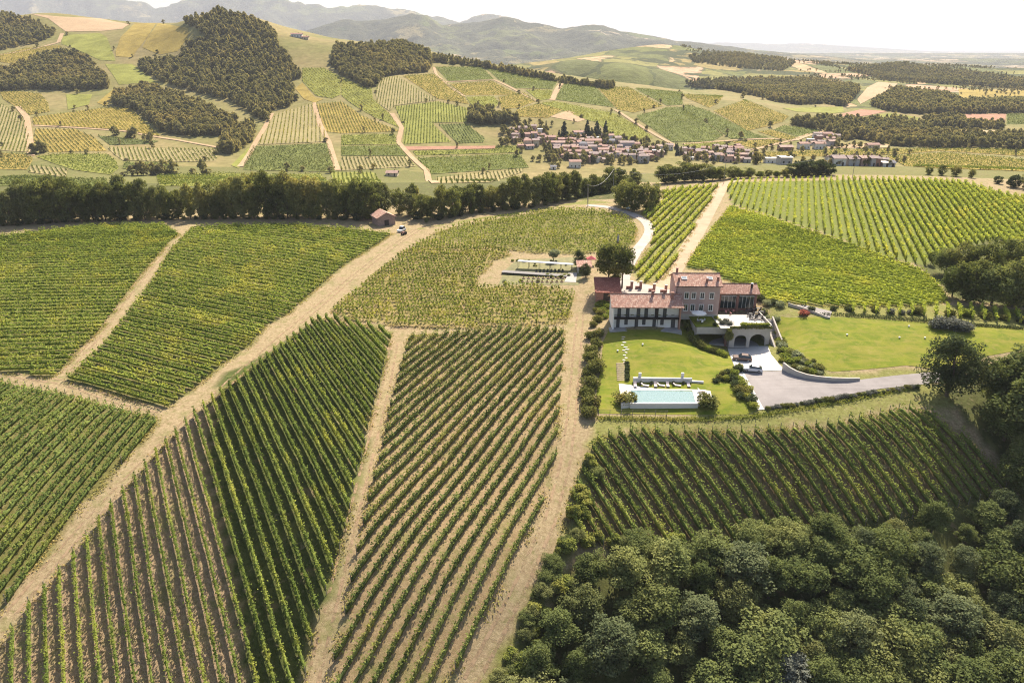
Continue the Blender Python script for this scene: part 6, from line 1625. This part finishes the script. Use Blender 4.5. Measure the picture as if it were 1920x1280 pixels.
def table(x, y, z, r, lab, mat):
    o = empty('table', (x, y, z)); MB().tube([(0,0,.70),(0,0,.75)], [r, r], 10).build('tabletop', mat, o); MB().tube([(0,0,.0),(0,0,.70)], [.05,.04], 6).build('pedestal', M_IRON, o); MB().tube([(0,0,0),(0,0,.04)], [.3,.25], 8).build('foot', M_IRON, o)
    return tag(o, lab, 'table', 'tables of the villa')
def chair(x, y, z, rz, lab, mat, grp):
    o = empty('chair', (x, y, z), rz); MB().box(-.24,.24,-.24,.24,.42,.48).build('seat', mat, o); MB().box(-.24,.24,.19,.24,.48,.92).build('backrest', mat, o)
    for sx in (-1,1):
        for sy in (-1,1): MB().box(sx*.2-.02, sx*.2+.02, sy*.2-.02, sy*.2+.02, 0, .42).build('leg', M_IRON, o)
    return tag(o, lab, 'chair', grp)
table(float(ux)+.6, float(uy)-.9, zl, .55, 'round table below the white parasol', M_FRAME)
for k in range(3):
    a = k*2.1+.5; chair(float(ux)+.6+math.cos(a)*.9, float(uy)-.9+math.sin(a)*.9, zl, a-1.57, 'pale garden chair under the white parasol', M_FRAME, 'chairs under the parasol')
tq = [(1407,592),(1418,590),(1411,598),(1424,598),(1428,588),(1412,584),(1421,582),(1404,585)]
for i, (px, py) in enumerate(tq):
    a, b = atz(px, py, ZT+.02); a = float(a); b = float(b)
    table(a, b, ZT, .48, f'dark terrace table, {ordn(i+1)} of the dining group at the right of the terrace', M_SHUT)
    for k in range(4):
        an = k*1.571+.4; chair(a+math.cos(an)*.78, b+math.sin(an)*.78, ZT, an-1.57, 'dark chair of the dining group on the terrace', M_DARKW if k % 2 else M_SHUT, 'terrace dining chairs')
M_ROSE = plain('rose_fabric', (.42,.20,.19))
for i, (px, py) in enumerate([(1361,588),(1366,585),(1370,590),(1375,586)]):
    a, b = atz(px, py, ZT+.02); chair(float(a), float(b), ZT, i*.9, f'rose coloured armchair, {ordn(i+1)} of the seating group at the left of the terrace', M_ROSE, 'rose armchairs'); 
for i, (px, py, r, k) in enumerate([(1336,590,.8,'dark'),(1355,607,.9,'lavender'),(1361,604,.9,'lavender'),(1368,608,.8,'lavender'),(1341,610,.7,'dark'),(1390,584,.35,'olive'),(1394,607,.45,'lush'),(1398,607,.45,'lush'),(1432,580,.5,'olive'),(1349,600,.5,'olive'),(1343,597,.7,'lush')]):
    a, b = atz(px, py, ZT+.02); bush(0, 0, r, k, .9, f'potted garden plant, {ordn(i+1)} around the villa terrace', 'plant', 'plants around the terrace', at=(float(a), float(b), ZT-.1), name='plant')
q = (gx0+.4, gyf-.9, 0); tree('garden', q[0]-.9, q[1]+.2, 5.6, .5, z=.0, label='slim tree against the wall between carport and arches')

# ------------------------------------------------------------------ cars
def car_paint(name, c, met=.4):
    t = NT(name); t.base(c); t.b.inputs['Metallic'].default_value = met; t.b.inputs['Roughness'].default_value = .28; t.b.inputs['Coat Weight'].default_value = .6; return t.m
M_TYRE = plain('tyre', (.02,.02,.02)); M_RIM = plain('rim', (.4,.4,.42), metallic=.7, rough=.35)
M_LAMP = plain('lamp_glass', (.75,.75,.72), rough=.2); M_TAIL = plain('tail_glass', (.35,.02,.02), rough=.2)
def car(px, py, z, heading, paint, L, wd, hh, lab, kind='hatch', scale=1.0):
    q_ = pk(px, py); o = empty('car', (q_.x, q_.y, q_.z+.09), heading); o.scale = (scale,)*3; tag(o, lab, 'car')
    prof = [(-L/2, .32), (-L/2, .75), (-L*.46, .88), (-L*.22, .95), (-L*.08, 1.0), (L*.36, 1.0), (L*.48, .95), (L/2, .75), (L/2, .32)]
    secs = ((-wd/2, .86), (-wd/2+.06, 1.0), (wd/2-.06, 1.0), (wd/2, .86))
    m = MB(); n = len(prof)
    for yy, f in secs: m.v += [(x*(1 if f == 1 else .985), yy, .32+(z_-.32)*f) for x, z_ in prof]
    for s_ in range(3):
        for i in range(n-1):
            k = s_*n+i; m.f.append((k, k+n, k+n+1, k+1))
        m.f.append((s_*n+n-1, s_*n+n+n-1, s_*n+n, s_*n))
    m.f.append(tuple(range(n))); m.f.append(tuple(reversed(range(3*n, 4*n)))); m.build('body', paint, o, smooth=False)
    top = [(-L*.20, .96), (-L*.05, hh-.03), (L*.08, hh), (L*.30, hh-.06), (L*.46, .98)]
    m = MB(); n = len(top)
    for yy, f in ((-wd/2+.05, 0), (-wd/2+.22, 1), (wd/2-.22, 1), (wd/2-.05, 0)): m.v += [(x, yy, .97+(z_-.97)*(f if f else .02)) for x, z_ in top]
    for s_ in range(3):
        for i in range(n-1): k = s_*n+i; m.f.append((k, k+n, k+n+1, k+1))
    m.build('glasshouse', M_GLASS, o)
    m = MB(); 
    m.v = [(-L*.04, -wd/2+.21, hh-.01), (L*.08, -wd/2+.20, hh+.025), (L*.30, -wd/2+.21, hh-.03), (-L*.04, wd/2-.21, hh-.01), (L*.08, wd/2-.20, hh+.025), (L*.30, wd/2-.21, hh-.03)]
    m.f = [(0,1,4,3),(1,2,5,4)]; m.v += [(x, y, z_-.05) for x, y, z_ in m.v]; m.f += [(9,10,7,6),(10,11,8,7),(0,6,7,1),(1,7,8,2),(3,4,10,9),(4,5,11,10),(0,3,9,6),(2,8,11,5)]
    m.build('roof_panel', paint, o)
    for sx in (-L*.31, L*.31):
        for sy in (-1, 1):
            w = MB().tube([(sx, sy*(wd/2-.2), .33), (sx, sy*(wd/2+.015), .33)], [.33, .33], 14).build('wheel', M_TYRE, o)
            MB().tube([(sx, sy*(wd/2-.05), .33), (sx, sy*(wd/2+.03), .33)], [.2, .2], 10).build('rim', M_RIM, w)
    for sy in (-1, 1):
        MB().box(-L/2-.01, -L/2+.18, sy*wd*.36-.16, sy*wd*.36+.16, .66, .80).build('headlight', M_LAMP, o)
        MB().box(L/2-.12, L/2+.015, sy*wd*.38-.13, sy*wd*.38+.13, .70, .88).build('tail_light', M_TAIL, o)
    return o
car(1391, 675.5, .08, math.radians(-14), car_paint('bronze_paint', (.085,.055,.048)), 4.5, 1.85, 1.55, 'bronze brown car parked on the white court before the arches', scale=1.02)
car(1411, 696.0, .08, math.radians(-16), car_paint('silver_paint', (.62,.63,.66), .15), 4.4, 1.8, 1.48, 'silver car parked at the edge of the gravel driveway', scale=1.02)
q = pk(1183, 393); car(1183, 393, q.z+.05, math.radians(-20), car_paint('pale_blue_paint', (.45,.58,.68), .1), 4.0, 1.75, 1.5, 'pale blue car parked on the lane beside the trees')
q = pk(753, 434); car(753, 434, q.z+.05, math.radians(70), car_paint('white_paint', (.70,.72,.76), .0), 4.4, 1.8, 1.9, 'white van parked in front of the small shed')
q = pk(757, 440); 
tr = empty('tractor', (q.x, q.y, q.z), math.radians(60)); tag(tr, 'small dark tractor standing by the white van at the shed', 'tractor')
MB().box(-.9, .5, -.35, .35, .5, 1.1).build('hood', M_BRICK, tr); MB().box(.1, .9, -.45, .45, .9, 1.05).build('seat_deck', M_IRON, tr)
for sx, r_ in ((-.6, .38), (.6, .62)):
    for sy in (-1, 1): MB().tube([(sx, sy*.42, r_), (sx, sy*.7, r_)], [r_, r_], 12).build('wheel', M_TYRE, tr)
MB().tube([(.1, -.35, 1.0), (.1, -.35, 2.0), (.1, .35, 2.0), (.1, .35, 1.0)], [.04]*4, 5).build('roll_bar', M_IRON, tr)

# ------------------------------------------------------------------ shed, outbuildings, kitchen garden
q = pk(734, 424)
sh = empty('shed', (q.x-2.0, q.y+1.0, q.z), math.radians(28)); tag(sh, 'small stone shed with pink tiled gable roof at the edge of the tree belt', 'shed')
Wd, Dp, HE, HR = 7.2, 7.6, 3.6, 5.4
# gable faces the viewer: build with the ridge along local y
m = MB(); m.v = [(-Wd/2,0,-1),(Wd/2,0,-1),(Wd/2,Dp,-1),(-Wd/2,Dp,-1),(-Wd/2,0,HE),(Wd/2,0,HE),(Wd/2,Dp,HE),(-Wd/2,Dp,HE),(0,0,HR-.15),(0,Dp,HR-.15)]
m.f = [(0,1,5,8,4),(1,2,6,5),(2,3,7,9,6),(3,0,4,7)]; m.build('wall', plain('shed_stone', (.27,.19,.165), var=.2, scale=1.5), sh)
m = MB(); s = (HR-HE)/(Wd/2)
for sx in (-1, 1):
    b = len(m.v); e = sx*(Wd/2+.6)
    m.v += [(0,-.6,HR),(e,-.6,HE-.6*s),(e,Dp+.5,HE-.6*s),(0,Dp+.5,HR)]; m.v += [(x, y, z-.18) for x, y, z in m.v[b:b+4]]
    f = [(0,1,2,3),(7,6,5,4),(0,4,5,1),(1,5,6,2),(2,6,7,3)]
    m.f += [tuple(b+i for i in (q_ if sx > 0 else q_[::-1])) for q_ in f]
m.build('roof', M_TILE, sh)
MB().box(-.9, .9, -.06, .0, 0, 2.3).build('door', M_DARKW, sh)
# brick barn behind the white house
x, y, Wd = site(1118, 1161, 563, 4.4)
bn = empty('brick_barn', (x, y, 4.4), math.radians(-3)); tag(bn, 'small brick barn with red roof behind the left end of the white house', 'barn')
Dp = 7.5
m = MB(); m.v = [(0,0,-2),(Wd,0,-2),(Wd,Dp,-2),(0,Dp,-2),(0,0,2.6),(Wd,0,2.6),(Wd,Dp,4.4),(0,Dp,4.4)]; m.f = [(0,1,5,4),(1,2,6,5),(2,3,7,6),(3,0,4,7)]; m.build('wall', M_BRICK, bn)
V, F = roof_slab(-.5, Wd+.5, -.6, 2.55, Dp+.5, 4.6); mm = MB(); mm.v = V; mm.f = F; mm.build('roof', M_TILE_RED, bn)
MB().box(Wd*.3, Wd*.9, -.05, 0, 0, 2.2).build('barn_door', M_DARKW, bn)
MB().box(-.62, -.5, -.6, Dp+.5, 2.5, 2.6)
q = pk(1096, 512); kb = empty('garden_hut', (q.x-2.2, q.y, q.z)); tag(kb, 'little hut with salmon tiled roof under the dark garden trees', 'hut')
MB().box(0, 4.2, 0, 3.4, -.5, 2.2).build('wall', M_STONEW, kb); V, F = roof_slab(-.4, 4.6, -.5, 2.2, 3.8, 3.3); mm = MB(); mm.v = V; mm.f = F; mm.build('roof', M_TILE, kb)
MB().box(.4, 1.3, -.05, 0, 0, 1.9).build('door', M_DARKW, kb)
q = pk(1108, 497); rp = empty('red_canopy', (q.x, q.y, q.z)); tag(rp, 'red fabric canopy half hidden by the garden trees', 'canopy')
m = MB(); m.v = [(-1.6,-1.4,2.2),(1.6,-1.4,2.2),(1.6,1.4,2.2),(-1.6,1.4,2.2),(0,0,3.2)]; m.f = [(0,1,4),(1,2,4),(2,3,4),(3,0,4),(3,2,1,0)]; m.build('canopy', plain('red_fabric', (.42,.08,.09)), rp)
for sx in (-1.5, 1.5):
    for sy in (-1.3, 1.3): MB().box(sx-.05, sx+.05, sy-.05, sy+.05, -.2, 2.2).build('post', M_DARKW, rp)
for i, (px, py) in enumerate(((1184,541),(1201,541),(1226,546),(1248,548))):
    q = pk(px, py); o = empty('brick_pillar', tuple(q)); MB().box(-.35,.35,-.35,.35,-.3,2.2).build('shaft', M_BRICK, o); MB().box(-.45,.45,-.45,.45,2.2,2.35).build('cap', M_STONEW, o); MB().box(-1.6, -.36, -.2, .2, -.3, .8).build('low_wall', M_BRICK, o)
    tag(o, f'brick gate pillar, {ordn(i+1)} from the left in the yard behind the white house', 'pillar', 'pillars of the back yard')
M_ZINC = plain('pale_metal', (.30,.30,.32), var=.1, rough=.6)
M_PLAT = plain('grey_platform', (.17,.16,.155), var=.15)
def canopy(p0, p1, dep, hz, lab, mat=M_ZINC):
    a = pk(*p0); b = pk(*p1); d = b-a; L = math.hypot(d.x, d.y)
    o = empty('shade_roof', (a.x, a.y, a.z), math.atan2(d.y, d.x)); tag(o, lab, 'shade roof')
    MB().box(0, L, 0, dep, hz, hz+.12).build('roof_sheet', mat, o)
    for k in range(6):
        for yy in (.1, dep-.2): MB().box(L*k/5.2+.1, L*k/5.2+.2, yy, yy+.1, -.6, hz).build('post', M_IRON, o)
    return o
canopy((970,503),(1074,508), 2.0, 2.3, 'long narrow white shade roof at the back of the kitchen garden')
canopy((940,514),(1062,521), 2.6, .55, 'long grey bench-like platform across the kitchen garden', M_PLAT)
tag(sheet('garden_plot', wpoly([(968,488),(1085,482),(1095,500),(1085,535),(935,533),(945,508)], 0, 12), plain('garden_grass', (.15,.14,.05), var=.35, scale=.6), .05, 1.6), **S)
M_SOIL = plain('bed_soil', (.20,.12,.085), var=.25); M_TIMB = plain('bed_timber', (.42,.30,.22), var=.15)
for i in range(9):
    for j in range(2):
        px = 982+i*9.2-j*2; py = 521.5+j*7; q = pk(px, py)
        o = empty('raised_bed', (q.x, q.y, q.z)); MB().box(-.42,.42,-.7,.7,-.2,.28).build('frame', M_TIMB, o); MB().box(-.36,.36,-.62,.62,.283,.32).build('soil', M_SOIL, o)
        c = mobj('crop', SHR['lush'][(i+j) % 2], o, (.0,.1,.42)); c.scale = (.28,.4,.2)
        tag(o, f"timber raised bed, {ordn(i+1)} from the left in the {'back' if j == 0 else 'front'} row of the kitchen garden", 'raised bed', 'raised beds')
for i in range(8):
    px = 1006+i*7; q = pk(px, 511); o = empty('planter_box', (q.x, q.y+.6, q.z)); MB().box(-.35,.35,-.35,.35,0,.5).build('box', M_SHUT, o); c = mobj('plant', SHR['dark'][i % 2], o, (0,0,.75)); c.scale = (.35,.35,.35)
    tag(o, f'dark planter box, {ordn(i+1)} from the left behind the grey platform', 'planter', 'planter boxes')
tag(sheet('garden_terrace', wpoly([(1066,512),(1082,512),(1080,530),(1058,529)], 0, 8), M_CONC, .12, 1.5), **S)
q = pk(1038, 489); tree('olive', q.x, q.y, 4.2, .9, label='small silvery olive tree behind the white shade roof')
q = pk(1085, 500); tree('big', q.x, q.y, 6.2, .75, label='dark round tree right behind the kitchen garden')
q = pk(1098, 520); tree('big', q.x, q.y, 5.0, .8, label='low dark tree overhanging the little hut')
q = pk(1140, 540); tree('garden', q.x, q.y, topheight(q.x, q.y, 455), .85, label='left of the two tall trees behind the brick barn')
q = pk(1166, 540); tree('garden', q.x, q.y, topheight(q.x, q.y, 460), .78, label='right of the two tall trees behind the brick barn')
q = pk(1152, 534); tree('belt2', q.x, q.y, topheight(q.x, q.y, 470), .8, label='third tree squeezed behind the two tall ones near the barn')
# a slim grey figure of stone on a plinth by the lane
q = pk(1158, 462); o = empty('statue', tuple(q)); MB().box(-.6,.6,-.6,.6,-.3,1.6).build('plinth', M_BRICK, o)
m = MB().tube([(0,0,1.6),(0,0,2.2),(.03,0,2.9),(0,0,3.5),(.05,0,3.9),(.02,0,4.1),(.02,0,4.5)], [.42,.36,.30,.42,.14,.2,.1], 8); m.build('figure', plain('grey_stone', (.22,.23,.26)), o, smooth=True); tag(o, 'grey statue on a brick plinth behind the garden trees', 'statue')
# power line
M_POLE = plain('pole_grey', (.25,.23,.21)); M_WIRE = plain('wire', (.42,.40,.40), rough=.5)
poles = [((1101,388),346),((1149,364),316),((1357,344),305),((1598,334),276)]
tops = []
for i, ((px, py), top) in enumerate(poles):
    q = pk(px, py); hh = topheight(q.x, q.y, top); o = empty('power_pole', tuple(q)); MB().tube([(0,0,-.5),(0,0,hh)], [.14,.09], 8).build('shaft', M_POLE, o)
    MB().box(-.6,.6,-.05,.05,hh-.35,hh-.22).build('crossarm', M_POLE, o); tops.append(q+Vector((0,0,hh-.25)))
    if i == 0: MB().tube([(1.0,2.5,-.3),(.1,.1,hh-.6)], [.08,.07], 6).build('stay', M_POLE, o)
    tag(o, ['leaning power pole with stay beside the lane bend','power pole behind the lane trees','power pole at the top of the beaten track','tall pole behind the striped hilltop'][i], 'pole', 'power poles')
for i in range(3):
    a, b = tops[i], tops[i+1]; n = 14; pts = [a.lerp(b, k/n) + Vector((0, 0, -4*(3.0 if i == 0 else 4.0)*(k/n)*(1-k/n))) for k in range(n+1)]
    tag(MB().tube(pts, [.05]*(n+1), 4).build('power_line', M_WIRE), ['sagging power line between the first two poles','long power line from the lane trees to the beaten track','power line across the striped hilltop crest'][i], 'cable')
# short vineyard rows' wheel tracks on the straw lanes
def rut_material():
    t = NT('wheel_rut'); p = t.pos(); n = t.noise(p, .9, 5, .7)
    t.base(t.mix(t.mapr(n, .3, .7, 0, 1), (.27,.185,.11), (.36,.26,.165))); t.b.inputs['Specular IOR Level'].default_value = .05
    tr = t.new('ShaderNodeBsdfTransparent'); mx = t.new('ShaderNodeMixShader'); t.link(t.mapr(t.noise(p, .55, 4, .7), .42, .58, 0, .9), mx.inputs[0])
    t.link(tr.outputs[0], mx.inputs[1]); t.link(t.b.outputs[0], mx.inputs[2]); t.link(mx.outputs[0], t.o.inputs['Surface']); return t.m
M_RUT = rut_material()
def ruts(PX, gap):
    c = pick(dens(PX, 30)[:-max(1, int(np.hypot(PX[-1][0]-PX[0][0], PX[-1][1]-PX[0][1])/30))])[:, :2]
    c = pick(PX)[:, :2]; q = [c[0]]
    for i in range(len(c)-1):
        for u in np.linspace(0, 1, 6)[1:]: q.append(c[i]+(c[i+1]-c[i])*u)
    q = np.array(q); d = np.gradient(q, axis=0); d /= np.linalg.norm(d, axis=1)[:, None]; n = np.c_[-d[:, 1], d[:, 0]]
    for s in (-1, 1):
        L = q+n*(s*gap/2-.28); R = q+n*(s*gap/2+.28); tag(sheet('wheel_rut', np.r_[L, R[::-1]], M_RUT, .05, 1.2, edge=3.0), **S)
ruts([(20,1150),(120,1030),(220,920),(330,810),(450,700),(560,605),(660,520),(740,460),(785,430)], 1.7)
ruts([(740,640),(725,720),(690,860),(660,980),(635,1080),(610,1180),(585,1280)], 1.7)
ruts([(1088,590),(1080,680),(1072,780),(1060,870),(1030,980),(985,1080),(930,1190),(880,1280)], 1.8)
ruts([(15,702),(110,715),(210,748),(300,770)], 1.6)
ruts([(640,600),(740,614),(860,613),(960,608),(1060,608)], 1.6)
ruts([(318,462),(280,505),(230,565),(180,635),(120,700)], 1.5)

gk = random.Random(4)
for i in range(26):
    px = gk.uniform(945, 1085); py = gk.choice([gk.uniform(489, 500), gk.uniform(516, 534)])
    bush(px, py, gk.uniform(.25, .7), gk.choice(['lush','olive','shrub','lush']), .9, 'low garden plant growing wild in the kitchen garden plot', 'plant', 'wild plants of the kitchen garden', name='plant')
for i in range(22):
    t_ = gk.random(); px = 1458+gk.uniform(0, 80)*t_**.3+gk.uniform(-4, 8); py = 640+(px-1458)*.66+gk.uniform(-8, 14)
    bush(px, py, gk.uniform(.4, .9), gk.choice(['lush','olive','shrub','lavender']), .8, 'small mixed shrub filling the planted bank above the driveway', 'shrub', 'filler shrubs on the bank')

# ------------------------------------------------------------------ the air
def haze_box():
    t = NT('haze_air'); t.n.remove(t.b)
    v = t.new('ShaderNodeVolumePrincipled'); v.inputs['Color'].default_value = (.88, .91, 1.0, 1)
    v.inputs['Density'].default_value = HAZE; v.inputs['Anisotropy'].default_value = 0.0
    t.link(v.outputs[0], t.o.inputs['Volume'])
    b = MB().box(-99000, 99000, -3000, 62000, -95, 900)
    tag(b.build('haze', t.m), 'pale summer haze lying over the hills and the plain', 'haze', kind='stuff')
HAZE = 6.0e-5
haze_box()
